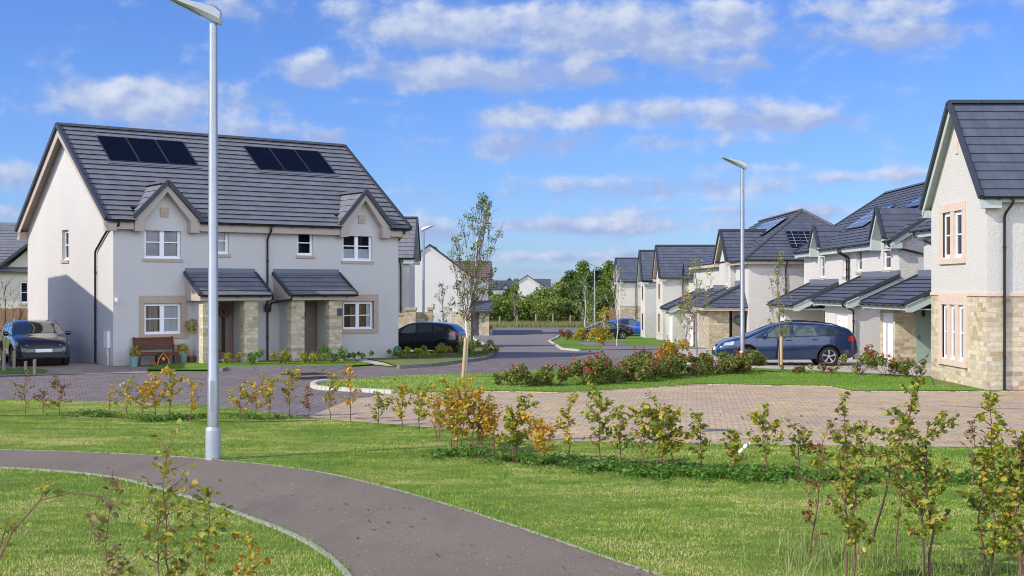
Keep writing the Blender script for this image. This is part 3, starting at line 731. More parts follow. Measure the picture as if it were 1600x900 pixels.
def house_near_right():
    """gable-fronted house at the right edge"""
    YF = 37.0; XF = 12.12
    h = right_house(YF, XF, 'gable_fronted_house', 'tall gable-fronted house with stone ground floor at the right edge')
    w = 4.34; dp = 9.0; zE, zA = 5.02, 7.62; zb = 2.44
    up = [(1.02, 3.42, 1.56, 1.28)]; lo = [(.96, .62, 1.72, 1.52)]
    lo_s = [(1.45, .62, 1.6, 1.52)]
    # upper walls
    u = MB(); wall_faces(u, (0, 0), (w, 0), zb, zE+.02, up, .16); wall_faces(u, (w, 0), (w, dp), zb, zE+.02); wall_faces(u, (0, dp), (0, 0), zb, zE+.02)
    u.quad([(0, 0, zE+.02), (w, 0, zE+.02), (w/2, 0, zA-.1)]); u.build('wall', M['cream_render'], h, fix=False)
    s = MB(); wall_faces(s, (0, 0), (w, 0), -.6, zb-.05, lo, .2); wall_faces(s, (w, 0), (w, dp), -.6, zb-.05, lo_s, .2); wall_faces(s, (0, dp), (0, 0), -.6, zb-.05)
    s.build('stone_wall', M['stone'], h, fix=False)
    bc = MB(); bc.box(-.03, -.03, zb-.05, w+.03, 0.1, zb+.04); bc.box(w-.08, .101, zb-.05, w+.03, dp, zb+.04); bc.build('band_course', M['pink_stone'], h, bevel=.006)
    Wf = Wall((0, 0), (w, 0)); Ws = Wall((w, 0), (w, dp))
    # mullioned windows: stone frames with lights between
    def mullion(Wl, a, z, ww, hh, n, mull, surL, top, bot):
        st = MB(); pr = .035
        Wl.box(st, a-surL, a+ww+surL, -.12, pr, z+hh, z+hh+top); Wl.box(st, a-surL, a+ww+surL, -.12, pr+.025, z-bot, z)
        Wl.box(st, a-surL, a, -.12, pr, z, z+hh); Wl.box(st, a+ww, a+ww+surL, -.12, pr, z, z+hh)
        cw = (ww-mull*(n-1))/n
        for i in range(1, n): Wl.box(st, a+cw*i+mull*(i-1), a+cw*i+mull*i, -.10, pr-.002, z, z+hh)
        so = st.build('stone_surround', M['pink_stone'], h, bevel=.008)
        return [(a+(cw+mull)*i, z, cw, hh) for i in range(n)]
    for q in mullion(Wf, *up[0], 2, .26, .24, .24, .16): window(h, Wf, *q, sashes=1, deep=.045, fm=.075, fill=[(.5, .97, .05, .97, 'net')])
    for q in mullion(Wf, *lo[0], 3, .22, .26, .28, .16): window(h, Wf, *q, sashes=1, deep=.045, fm=.07, fill=[(.05, .95, .05, .97, 'blind')])
    for q in mullion(Ws, *lo_s[0], 2, .24, .32, .30, .18): window(h, Ws, *q, sashes=1, deep=.06)
    gable_front(h, 0, w, zE+.12, zA, depth=dp, ov=.22, fo=.24, board='green_board')
    e = MB(); e.box(w+.002, -.1, zE-.24, w+.2, dp, zE-.10); e.build('fascia', M['green_board'], h); gutter(h, (w+.28, -.2, zE-.10), (w+.28, dp, zE-.10))
    downpipe(h, [(w+.28, .56, zE-.14), (w+.28, .56, zE-.26), (w+.07, .42, zE-.55), (w+.07, .42, .0)])
    v = MB(); Wf.box(v, w/2-.1, w/2+.1, 0, .03, 6.25, 6.6); v.build('gable_vent', M['pink_stone'], h)
    bk = MB(); bk.tube([(w+.02, 1.45, 4.55), (w+.16, 1.45, 4.5), (w+.16, 1.45, 4.9)], .012, 6); bk.build('aerial_bracket', M['dark_metal'], h)
    # set-back body further along with its own eaves and the garage lean-to
    yB = 2.48; b = MB(); wall_faces(b, (-8.4, yB), (-.001, yB), -.6, 4.75, [], .1); wall_faces(b, (-8.4, dp), (-8.4, yB), -.6, 4.75); wall_faces(b, (-.001, yB), (-.001, dp), 4.6, 4.75)
    b.quad([(-8.4, yB, 4.75), (-8.4, dp, 4.75), (-8.4, (yB+dp)/2, 6.9)])
    b.build('rear_wall', M['cream_render'], h, fix=False)
    r = MB(); slope(r, (-8.7, yB-.35, 4.62), (.9, yB-.35, 4.62), (-8.7, 6.2, 7.0), (.9, 6.2, 7.0)); r.build('rear_roof', M['tile_dark'], h)
    e = MB(); e.box(-8.4, yB-.3, 4.38, -.01, yB-.003, 4.55); e.build('fascia', M['green_board'], h); gutter(h, (-8.7, yB-.40, 4.62), (-.01, yB-.40, 4.62))
    downpipe(h, [(-8.2, yB-.40, 4.56), (-8.2, yB-.40, 4.42), (-7.9, yB-.06, 4.22), (-6.6, yB-.06, 4.02), (-6.5, yB-.06, 3.25)])
    # lean-to with garage: Y 40.9..46 -> local x = 37-Y
    lean_to(h, -9.0, -3.9, .43, yB, 2.08, 3.02, front=(-8.7, -6.9, 1.02), door=[(-8.55, -7.15, 1.72)], wallmat='stone')
    g = MB(); g.box(-6.9, 1.73, -.5, -6.86, 2.25, 1.86); gd = g.build('front_door', M['sage_door'], h); k = MB(); k.box(-6.86, 1.80, .86, -6.82, 1.84, .98); k.build('handle', M['chrome'], gd)
    lmp = MB(); lmp.box(-6.86, 1.92, 1.62, -6.78, 2.0, 1.84); lmp.build('porch_light', M['dark_metal'], h)
    boxpart('porch_pier', 'stone', h, -4.6, 1.5, -.6, -4.1, 2.4, 1.86)
    return h

def semi_right():
    """second pair on the right with two gablets, lean-tos and blue-sky solar panels"""
    YF = 64.0; X0 = 14.6; g = gz(56)
    h = right_house(YF, X0, 'semi_detached_house', 'cream semi-detached house with two small gablets behind the blue estate car')
    L = 15.75; dp = 8.4; zE = 4.55; zA = 7.35
    wn = [(13.65, 3.32, 1.0, .98), (9.75, 3.30, .85, .96), (7.5, 3.12, .72, .98), (3.3, 3.08, .9, 1.02), (3.5, .75, .9, .85)]
    w = MB(); wall_faces(w, (0, 0), (L, 0), -.9, zE, wn, .13); wall_faces(w, (L, 0), (L, dp), -.9, zE); wall_faces(w, (0, dp), (0, 0), -.9, zE); wall_faces(w, (L, dp), (0, dp), -.9, zE)
    for x in (0, L): w.quad([(x, 0, zE), (x, dp, zE), (x, dp/2, zA-.12)])
    gb = [(13.15, 15.1, 5.72), (2.75, 4.7, 5.50)]
    for x0, x1, za in gb: w.quad([(x0+.25, -.002, zE-.5), (x1-.25, -.002, zE-.5), (x1-.25, -.002, zE+.25), ((x0+x1)/2, -.002, za-.15), (x0+.25, -.002, zE+.25)])
    w.build('wall', M['warm_render'] if False else M['cream_render'], h, fix=False)
    Wf = Wall((0, 0), (L, 0))
    for q in wn[:4]: window(h, Wf, *q, sashes=1, sill='cast_stone', fill=[(.1, .9, .04, .96, 'net')])
    window(h, Wf, *wn[4], sashes=1)
    r = MB(); k = (zA-zE)/(dp/2); ov, eo = .35, .4; zl = zE-k*eo+.1
    yc = .30; zc = zl+k*(yc+eo)*.985
    slope(r, (-ov, yc, zc), (L+ov, yc, zc), (-ov, dp/2, zA), (L+ov, dp/2, zA)); slope(r, (L+ov, dp+eo, zl), (-ov, dp+eo, zl), (L+ov, dp/2, zA), (-ov, dp/2, zA))
    for xa, xb in ((-ov, 2.85), (4.6, 13.25), (15.0, L+ov)): slope(r, (xa, -eo, zl), (xb, -eo, zl), (xa, yc, zc), (xb, yc, zc))
    rf = r.build('roof', M['tile_dark'], h); ridge(rf, (-ov, dp/2, zA+.05), (L+ov, dp/2, zA+.05))
    v = MB()
    for x in (-ov, L+ov): verge(v, (x, -eo, zl), (x, dp/2, zA)); verge(v, (x, dp+eo, zl), (x, dp/2, zA))
    build_parts(v, 'verge', M['tile_trim'], rf)
    b = MB()
    for x in (0, L):
        sg = -1 if x == 0 else 1
        b.prism([(-eo, zl-.07), (dp/2, zA-.07), (dp/2, zA-.3), (-eo, zl-.26)], 'x', x+sg*(ov-.05), x+sg*(ov-.02)); b.box(min(x, x+sg*(ov-.03)), -eo+.03, zl-.3, max(x, x+sg*(ov-.03)), .02, zl-.08)
    build_parts(b, 'bargeboard', M['green_board'], rf)
    for a, c in ((-ov, 2.7), (4.75, 13.1), (15.15, L+ov)):
        e = MB(); e.box(max(a, 0), -eo+.05, zl-.26, min(c, L), -.004, zl-.05); e.build('fascia', M['green_board'], rf); gutter(rf, (a, -eo-.05, zl), (c, -eo-.05, zl))
    for x0, x1, za in gb:
        xc = (x0+x1)/2; gr = MB(); yf = -.42; ze = zl+.12
        slope(gr, (x0, 1.0, ze), (x0, yf, ze), (xc, 2.6, za), (xc, yf, za)); slope(gr, (x1, yf, ze), (x1, 1.0, ze), (xc, yf, za), (xc, 2.6, za))
        gf = gr.build('gablet_roof', M['tile_dark'], h); v = MB(); verge(v, (x0, yf, ze), (xc, yf, za)); verge(v, (x1, yf, ze), (xc, yf, za)); build_parts(v, 'verge', M['tile_trim'], gf)
        bb = MB()
        for s in (-1, 1): bb.prism([(xc+s*(xc-x0), ze-.06), (xc, za-.06), (xc, za-.28), (xc+s*(xc-x0-.25), ze+.02), (xc+s*(xc-x0-.25), ze-.42), (xc+s*(xc-x0), ze-.42)], 'y', yf+.03, -.004)
        build_parts(bb, 'bargeboard', M['green_board'], gf)
    n = Vector((0, -k, 1)).normalized(); sv = Vector((0, 1, k)).normalized()
    solar(h, Vector((10.2, -eo, zl))+sv*2.7+n*.03, (1, 0, 0), sv, n, 3, 1, 1.05, 1.75, 'solar_blue'); solar(h, Vector((4.2, -eo, zl))+sv*1.6+n*.03, (1, 0, 0), sv, n, 3, 1, 1.05, 1.75, 'solar_blue')
    downpipe(h, [(L+.1, -eo-.05, zl-.06), (L+.1, -eo-.05, zl-.2), (L+.06, .9, zl-.5), (L+.06, 1.05, zl-.8), (L+.06, 1.05, 3.0)])
    for x in (8.4, 8.75): downpipe(h, [(x, -eo-.05, zl-.06), (x, -eo-.05, zl-.25), (x, -.06, zl-.45), (x, -.06, 2.9)])
    # lean-tos: Y 48.2-53.5 and 57.2-62.7
    lean_to(h, 10.5, 15.8, -2.05, 0, 2.10, 3.05, front=(10.9, 15.5, -1.62), door=[(12.6, 14.5, 1.62)], zb=-.9)
    downpipe(h, [(15.6, -2.11, 2.04), (15.6, -2.11, 1.92), (15.58, -1.68, 1.75), (15.58, -1.68, -.4)])
    lean_to(h, 1.3, 6.8, -2.05, 0, 1.82, 2.80, front=(1.6, 3.3, -1.6), door=[(1.75, 3.1, 1.35)], zb=-1)
    d = MB(); d.box(5.2, -.1, -.6, 6.1, -.003, 1.35); do = d.build('front_door', M['sage_door'], h)
    return h

def hip_house():
    YF = 86.0; X0 = 12.2; g = gz(66)
    h = right_house(YF, X0, 'hipped_roof_house', 'cream house with big hipped roof behind the middle lamp post')
    L = 20.0; dp = 7.3; zE = 4.22; zA = 6.85
    w = MB(); wn = [(15.25, 2.75, .8, 1.15), (17.9, 2.8, .6, 1.0)]
    wall_faces(w, (0, 0), (L, 0), -1.6, zE, wn, .13); wall_faces(w, (L, 0), (L, dp), -1.6, zE); wall_faces(w, (0, dp), (0, 0), -1.6, zE)
    # gable projecting a little: Y 69.7..73.5
    gx0, gx1, gy = 12.5, 16.3, -.3
    wall_faces(w, (gx0, gy), (gx1, gy), -1.6, zE, [(14.6-gx0, 2.75, .8, 1.15)], .13); wall_faces(w, (gx1, gy), (gx1, 0), -1.6, zE); wall_faces(w, (gx0, 0), (gx0, gy), -1.6, zE)
    w.quad([(gx0, gy, zE), (gx1, gy, zE), ((gx0+gx1)/2, gy, 5.72)])
    w.build('wall', M['cream_render'], h, fix=False)
    Wf = Wall((0, 0), (L, 0)); Wg = Wall((gx0, gy), (gx1, gy))
    window(h, Wg, 14.6-gx0, 2.75, .8, 1.15, sashes=1, sill='cast_stone', fill=[(.1, .9, .04, .96, 'blind')]); window(h, Wf, *wn[1], sashes=1)
    eo = .35; k = (zA-zE)/(dp/2); zl = zE-k*eo+.08; rx0, rx1 = 4.0, L-4.0; r = MB(); yc = dp/2
    slope(r, (-eo, -eo, zl), (L+eo, -eo, zl), (rx0, yc, zA), (rx1, yc, zA)); slope(r, (L+eo, dp+eo, zl), (-eo, dp+eo, zl), (rx1, yc, zA), (rx0, yc, zA))
    slope(r, (L+eo, -eo, zl), (L+eo, dp+eo, zl), (rx1, yc, zA), (rx1, yc, zA)); slope(r, (-eo, dp+eo, zl), (-eo, -eo, zl), (rx0, yc, zA), (rx0, yc, zA))
    rf = r.build('roof', M['tile_dark'], h); ridge(rf, (rx0, yc, zA+.05), (rx1, yc, zA+.05), r=.10)
    ridge(rf, (L+eo, -eo, zl+.06), (rx1, yc, zA+.06), r=.09); ridge(rf, (L+eo, dp+eo, zl+.06), (rx1, yc, zA+.06), r=.09)
    e = MB(); e.box(0, -eo+.05, zl-.22, gx0-.05, -.003, zl-.04); e.box(gx1+.05, -eo+.05, zl-.22, L+eo-.05, -.003, zl-.04); e.box(L+.003, -.002, zl-.22, L+eo-.05, dp, zl-.04); e.build('fascia', M['tan_board'], rf)
    gutter(rf, (L+eo+.05, -eo, zl), (L+eo+.05, dp+eo, zl)); gutter(rf, (gx1+.2, -eo-.05, zl), (L+eo, -eo-.05, zl))
    gable_front(h, gx0, gx1, zE+.05, 5.80, y=gy, depth=4.0, ov=.25, fo=.3, board='tan_board', name='gable_roof')
    sv = Vector((-(4.0+eo), 0, zA-zl)).normalized(); n = Vector((zA-zl, 0, 4.0+eo)).normalized()
    solar(h, Vector((L+eo, 2.3, zl))+sv*1.15+n*.04, (0, 1, 0), sv, n, 3, 1, .64, 1.62, 'solar_grid', 0.005)
    sv2 = Vector((0, 1, k)).normalized(); n2 = Vector((0, -k, 1)).normalized()
    solar(h, Vector((9.2, -eo, zl))+sv2*2.4+n2*.04, (1, 0, 0), sv2, n2, 6, 1, 1.05, 1.75, 'solar_blue')
    downpipe(h, [(L+.40, 1.9, zl-.05), (L+.40, 1.9, zl-.2), (L+.06, 1.9, zl-.4), (L+.06, 1.9, -1.0)])
    # hipped porch and garages in front
    pz, pt = 1.62, 2.75; p = MB(); a0, a1, yE = 15.9, 19.9, -2.35
    slope(p, (a0, yE, pz), (a1, yE, pz), (a0, -.01, pt), (a1-1.6, -.01, pt)); slope(p, (a1, yE, pz), (a1, -.01, pz), (a1-1.6, -.01, pt), (a1-1.6, -.01, pt))
    pr = p.build('porch_roof', M['tile_dark'], h); ridge(pr, (a1, yE, pz+.05), (a1-1.6, -.06, pt+.05), 'tile_trim', .07)
    b = MB(); b.box(a0, yE+.03, pz-.2, a1-.06, yE+.07, pz-.05); b.box(a1-.10, yE+.071, pz-.2, a1-.06, -.005, pz-.05); b.box(a0, yE+.08, pz-.17, a1-.101, -.005, pz-.14); b.build('porch_fascia', M['tan_board'], pr)
    l = MB(); l.box(a0, -.06, pt-.04, a1-1.7, -.012, pt+.25); l.build('lead_flashing', M['lead'], pr)
    boxpart('stone_pier', 'stone_dark', h, a0+.8, -1.95, -1.4, a1-.45, -.9, pz-.15); boxpart('porch_side_wall', 'cream_render', h, a0+.2, -2.1, -1.4, a0+.78, -.003, pz-.15)
    dm = MB(); dm.box(a1-.47, -.75, -1.2, a1-.43, -.12, pz-.2); dm.build('front_door', M['taupe_door'], h)
    wr = MB(); ring = [(a1-.38, -.45+.20*math.cos(t), .95+.20*math.sin(t)) for t in [i*math.pi/7 for i in range(15)]]; wr.tube(ring, .07, 6); wr.build('door_wreath', M['wreath_green'], h)
    lean_to(h, 10.4, 14.9, -2.3, -.3, 1.50, 2.55, front=(10.7, 14.6, -2.0), door=[(12.3, 14.2, 1.02)], zb=-1.5)
    lean_to(h, .8, 5.2, -2.3, 0, 1.30, 2.35, front=(1.1, 4.9, -2.0), door=[(2.6, 4.5, .85)], zb=-1.6)
    downpipe(h, [(14.8, -2.36, 1.44), (14.8, -2.36, 1.3), (14.7, -2.06, 1.15), (14.7, -2.06, -1)])
    return h

def far_gable_house(yf, yn, x0, zE, zA, dp, label, stone=False, board='tan_board', side_stone=False, wins=True, tile='tile_dark', zb=-2.2, name='gable_fronted_house'):
    h = right_house(yf, x0, name, label); w_ = yf-yn
    w = MB(); wn = [(w_*.36, zE-1.75, w_*.26, 1.15), (w_*.34, zE-4.3, w_*.3, 1.4)] if wins else []
    wall_faces(w, (0, 0), (w_, 0), zb, zE, wn, .13); wall_faces(w, (w_, 0), (w_, dp), zb if not side_stone else zE-2.5, zE); wall_faces(w, (0, dp), (0, 0), zb, zE)
    w.quad([(0, 0, zE), (w_, 0, zE), (w_/2, 0, zA-.1)]); w.build('wall', M['cream_render'] if not side_stone else M['warm_render'], h, fix=False)
    if side_stone:
        s = MB(); wall_faces(s, (w_, -.01), (w_, dp), zb, zE-2.52); s.build('stone_wall', M['stone_dark'], h, fix=False)
    Wf = Wall((0, 0), (w_, 0))
    for q in wn: window(h, Wf, *q, sashes=2, sur=(.18, .18, .2, .15), surmat='pink_stone')
    gable_front(h, 0, w_, zE+.08, zA, depth=dp, ov=.22, fo=.3, board=board, tile=tile)
    gutter(h, (w_+.28, -.25, zE-.12), (w_+.28, dp, zE-.12)); downpipe(h, [(w_+.28, 1.6, zE-.16), (w_+.28, 1.6, zE-.3), (w_+.06, 1.5, zE-.55), (w_+.06, 1.5, zb+.3)])
    return h

def side_wing(h, w_, y0, dp, zE, zA, x1, zb=-2.2):
    pass

def houses_right_far():
    a = far_gable_house(100.2, 96.0, 11.3, 3.50, 5.82, 7.5, 'distant cream gable-fronted house with tan eaves, next beyond the hipped roof house', zb=-2.2)
    # set-back wing towards the camera
    w = MB(); wall_faces(w, (4.2, 1.9), (9.0, 1.9), -2.2, 3.4); wall_faces(w, (9.0, 1.9), (9.0, 7.5), -2.2, 3.4); w.quad([(9.0, 1.9, 3.4), (9.0, 7.5, 3.4), (9.0, 4.7, 5.2)]); w.build('wing_wall', M['cream_render'], a, fix=False)
    r = MB(); slope(r, (3.5, 1.5, 3.3), (9.3, 1.5, 3.3), (3.5, 4.7, 5.35), (9.3, 4.7, 5.35)); slope(r, (9.3, 7.9, 3.3), (3.5, 7.9, 3.3), (9.3, 4.7, 5.35), (3.5, 4.7, 5.35)); wr = r.build('wing_roof', M['tile_dark'], a)
    ridge(wr, (3.5, 4.7, 5.4), (9.3, 4.7, 5.4))
    gb = MB(); slope(gb, (6.6, 2.6, 3.5), (6.6, 1.1, 3.5), (7.6, 4.0, 4.55), (7.6, 1.1, 4.55)); slope(gb, (8.6, 1.1, 3.5), (8.6, 2.6, 3.5), (7.6, 1.1, 4.55), (7.6, 4.0, 4.55)); gb.build('gablet_roof', M['tile_dark'], a)
    b = far_gable_house(109.5, 106.0, 11.0, 3.35, 5.72, 6, 'distant gable-fronted house with sage green eaves, squeezed between two neighbours', board='green_board', zb=-2.4)
    c = far_gable_house(126.0, 122.0, 10.3, 3.35, 5.45, 6, 'farthest house of the right row, half stone and half cream, behind the bright blue car', board='green_board', side_stone=True, zb=-2.6)
    return a, b, c

def houses_left_far():
    # gable block behind the semi, front looks to +X
    h = empty('gable_fronted_house', (-5.62, 70.0, 0), R(90), 'cream and stone house half hidden behind the right end of the big white semi', 'house')
    w = MB(); W_ = 4.0; zE = 4.35; wall_faces(w, (0, 0), (W_, 0), .3, zE); wall_faces(w, (0, 6), (0, 0), .3, zE); wall_faces(w, (W_, 0), (W_, 6), .3, zE); w.quad([(0, 0, zE), (W_, 0, zE), (W_/2, 0, 6.45)]); w.build('wall', M['cream_render'], h, fix=False)
    s = MB(); wall_faces(s, (0, -.02), (W_, -.02), -2, .3); wall_faces(s, (0, 6), (0, -.02), -2, .3); s.build('stone_wall', M['stone'], h, fix=False)
    gable_front(h, 0, W_, zE+.1, 6.52, depth=6, ov=.25, fo=.3, board='green_board', tile='tile')
    gutter(h, (-.3, -.3, zE-.1), (-.3, 6, zE-.1)); downpipe(h, [(-.3, .5, zE-.14), (-.3, .5, zE-.3), (-.06, .45, zE-.6), (-.06, .45, -.8)]); downpipe(h, [(-.06, .75, zE-.2), (-.06, .75, -.8)])
    b = MB(); b.box(-.02, .9, -2, -2.4, 7, 3.9); b.build('side_wing', M['cream_render'], h)
    rr = MB(); slope(rr, (-2.8, .6, 3.9), (.0, .6, 3.9), (-2.8, 4, 6.1), (0, 4, 6.1)); rr.build('wing_roof', M['tile'], h)
    # white gable house, gable towards the camera
    D = 112.0; k = D/F; zb = -1.8
    h2 = empty('white_gable_house', (-10.7, D, 0), 0, 'big plain white gable end with brown tiled wing, standing behind the birch tree', 'house')
    Wd = 7.0; zE = 3.62; zA = 6.35; w = MB(); wall_faces(w, (0, 0), (Wd, 0), zb, zE); wall_faces(w, (Wd, 0), (Wd, 10), zb, zE); wall_faces(w, (0, 10), (0, 0), zb, zE); w.quad([(0, 0, zE), (Wd, 0, zE), (Wd/2, 0, zA-.08)]); w.build('wall', M['white_render'], h2, fix=False)
    rf = gable_front(h2, 0, Wd, zE+.1, zA, depth=10, ov=.12, fo=.10, board='white_render', tile='tile', box=False)
    wg = MB(); wall_faces(wg, (Wd, 1.2), (Wd+1.55, 1.2), zb, 3.55); wall_faces(wg, (Wd+1.55, 1.2), (Wd+1.55, 5.2), zb, 3.55); wg.quad([(Wd+1.55, 1.2, 3.55), (Wd+1.55, 5.2, 3.55), (Wd+1.55, 3.2, 4.95)]); wg.build('wing_wall', M['white_render'], h2, fix=False)
    r = MB(); slope(r, (Wd-1.6, .9, 3.55), (Wd+1.9, .9, 3.55), (Wd-2.8, 3.2, 5.05), (Wd+1.9, 3.2, 5.05)); slope(r, (Wd+1.9, 5.5, 3.55), (Wd-1.6, 5.5, 3.55), (Wd+1.9, 3.2, 5.05), (Wd-2.8, 3.2, 5.05)); r.build('wing_roof', M['tile_brown'], h2)
    lt = MB(); slope(lt, (Wd-.2, -.7, .55), (Wd+2.0, -.7, .55), (Wd-.2, 1.15, 1.5), (Wd+2.0, 1.15, 1.5)); lt.build('porch_roof', M['tile_dark'], h2)
    boxpart('porch_wall', 'stone', h2, Wd-1.6, -.25, zb, Wd+.1, -.01, .55); boxpart('porch_side_wall', 'stone_dark', h2, Wd+.8, -.2, zb, Wd+1.7, 1.1, .5)
    # far roofs above the hedge
    D = 205.0; h3 = empty('white_gable_house', (2.35-2.4, D, 0), 0, 'far white gable with dark roof rising above the green trees', 'house'); wd = 5.0; zA = 4.62
    w = MB(); wall_faces(w, (0, 0), (wd, 0), -2, 2.85); wall_faces(w, (wd, 0), (wd, 8), -2, 2.85); w.quad([(0, 0, 2.85), (wd, 0, 2.85), (wd/2, 0, zA-.05)]); w.build('wall', M['white_render'], h3, fix=False)
    gable_front(h3, 0, wd, 2.95, zA, depth=8, ov=.3, fo=.15, board='white_render', box=False)
    r = MB(); slope(r, (wd/2, 2.5, 2.6), (wd+1.4, 2.5, 2.6), (wd/2, 5, 4.1), (wd+1.4, 5, 4.1)); r.build('wing_roof', M['tile_dark'], h3)
    D = 190.0; h4 = empty('grey_roofed_house', (-3.95, D, 0), 0, 'far grey roofed house with a small gablet, left of the far white gable', 'house'); L = 4.6
    b = MB(); wall_faces(b, (0, 0), (L, 0), -2, 2.5); wall_faces(b, (L, 0), (L, 6), -2, 2.5); b.quad([(2.3, -.02, 2.4), (3.7, -.02, 2.4), (3.0, -.02, 3.1)]); b.build('wall', M['white_render'], h4, fix=False)
    r = MB(); slope(r, (-.4, -.3, 2.4), (L+.4, -.3, 2.4), (-.4, 3, 3.75), (L+.4, 3, 3.75)); slope(r, (2.1, 1.5, 2.4), (2.1, -.4, 2.4), (3.0, 1.5, 3.25), (3.0, -.4, 3.25)); slope(r, (3.9, -.4, 2.4), (3.9, 1.5, 2.4), (3.0, -.4, 3.25), (3.0, 1.5, 3.25)); r.build('roof', M['tile_dark'], h4)
    n = Vector((0, -1.35, 3.3)).normalized(); sv = Vector((0, 3.3, 1.35)).normalized(); solar(h4, Vector((.1, -.3, 2.4))+sv*.5+n*.03, (1, 0, 0), sv, n, 1, 1, 1.5, 2.2, 'solar_blue')
    D = 230.0; h5 = empty('grey_roofed_house', (14.2, D, 0), 0, 'low grey roof just showing over the trees behind the far lamp post', 'house')
    boxpart('wall', 'cream_render', h5, 0, 0, -2, 4.4, 6, 3.4); r = MB(); slope(r, (-.4, -.4, 3.4), (4.8, -.4, 3.4), (-.2, 3, 4.6), (4.6, 3, 4.6)); r.build('roof', M['tile_dark'], h5)
    # house at the left edge beyond the timber fence
    D = 72.0; k = D/F; h6 = empty('grey_roofed_house', (-800*k-4.2, D, 0), R(12), 'cream house with steep grey roof at the left edge beyond the timber fence', 'house')
    zE = zat(420, D); zA = zat(352, D)
    w = MB(); wall_faces(w, (0, 0), (8.6, 0), -2, zE, [(5.0, zE-1.95, .95, 1.25)], .12); wall_faces(w, (8.6, 0), (8.6, 8), -2, zE); wall_faces(w, (0, 8), (0, 0), -2, zE); w.quad([(8.6, 0, zE), (8.6, 8, zE), (8.6, 4, zA)]); w.quad([(4.0, -.003, zE-.2), (7.0, -.003, zE-.2), (5.5, -.003, zE+1.15)]); w.build('wall', M['warm_render'], h6, fix=False)
    window(h6, Wall((0, 0), (8.6, 0)), 5.0, zE-1.95, .95, 1.25, sill='cast_stone')
    r = MB(); slope(r, (-.4, -.4, zE-.15), (9, -.4, zE-.15), (-.4, 4, zA+.4), (9, 4, zA+.4)); slope(r, (9, 8.4, zE-.15), (-.4, 8.4, zE-.15), (9, 4, zA+.4), (-.4, 4, zA+.4))
    rf = r.build('roof', M['tile'], h6); g = MB(); slope(g, (3.8, 1.2, zE), (3.8, -.5, zE), (5.5, 2.6, zE+1.35), (5.5, -.5, zE+1.35)); slope(g, (7.2, -.5, zE), (7.2, 1.2, zE), (5.5, -.5, zE+1.35), (5.5, 2.6, zE+1.35)); gf = g.build('gablet_roof', M['tile'], h6)
    v = MB(); verge(v, (3.8, -.5, zE), (5.5, -.5, zE+1.37)); verge(v, (7.2, -.5, zE), (5.5, -.5, zE+1.37)); build_parts(v, 'verge', M['tile_trim'], gf); gutter(h6, (-.4, -.46, zE-.15), (3.7, -.46, zE-.15))
    # neighbour just out of frame on the left, whose shadow falls on the big gable
    h7 = empty('white_house', (-13.284, 42.641, 0), .639, 'white house outside the left edge, throwing its shadow on the big gable', 'house')
    t = 7.2; un = -t*math.cos(.639-math.atan2(-SUN_Y, -SUN_X)); tz = math.tan(R(SUN_EL))*t; dv = t*math.sin(.639-math.atan2(-SUN_Y, -SUN_X))
    pr = [(7.15+dv, -.5), (7.15+dv, 2.95+tz), (4.85+dv, 3.05+tz), (.0+dv, 1.75+tz), (-3.2+dv, .8+tz), (-3.2+dv, -.5)]
    w = MB(); w.prism(pr, 'x', un-6, un-.02); w.build('wall', M['white_render'], h7)
    r = MB()
    for (a, b) in ((4, 3), (3, 2), (2, 1)):
        A, B = pr[a], pr[b]; slope(r, (un-6.2, A[0], A[1]+.02), (un, A[0], A[1]+.02), (un-6.2, B[0], B[1]+.02), (un, B[0], B[1]+.02))
    r.build('roof', M['tile'], h7)
# ================================================================== cars: body surface from a side profile and a plan taper
def interp(tab, x):
    if x <= tab[0][0]: return tab[0][1]
    for (a, b), (c, d) in zip(tab, tab[1:]):
        if x <= c:
            t = (x-a)/(c-a); return b+(d-b)*t
    return tab[-1][1]
def smooth_tab(tab, n=3):
    """Chaikin corner cutting keeps end points"""
    for _ in range(n):
        o = [tab[0]]
        for a, b in zip(tab, tab[1:]):
            o += [(a[0]*.75+b[0]*.25, a[1]*.75+b[1]*.25), (a[0]*.25+b[0]*.75, a[1]*.25+b[1]*.75)]
        o.append(tab[-1]); tab = o
    return tab

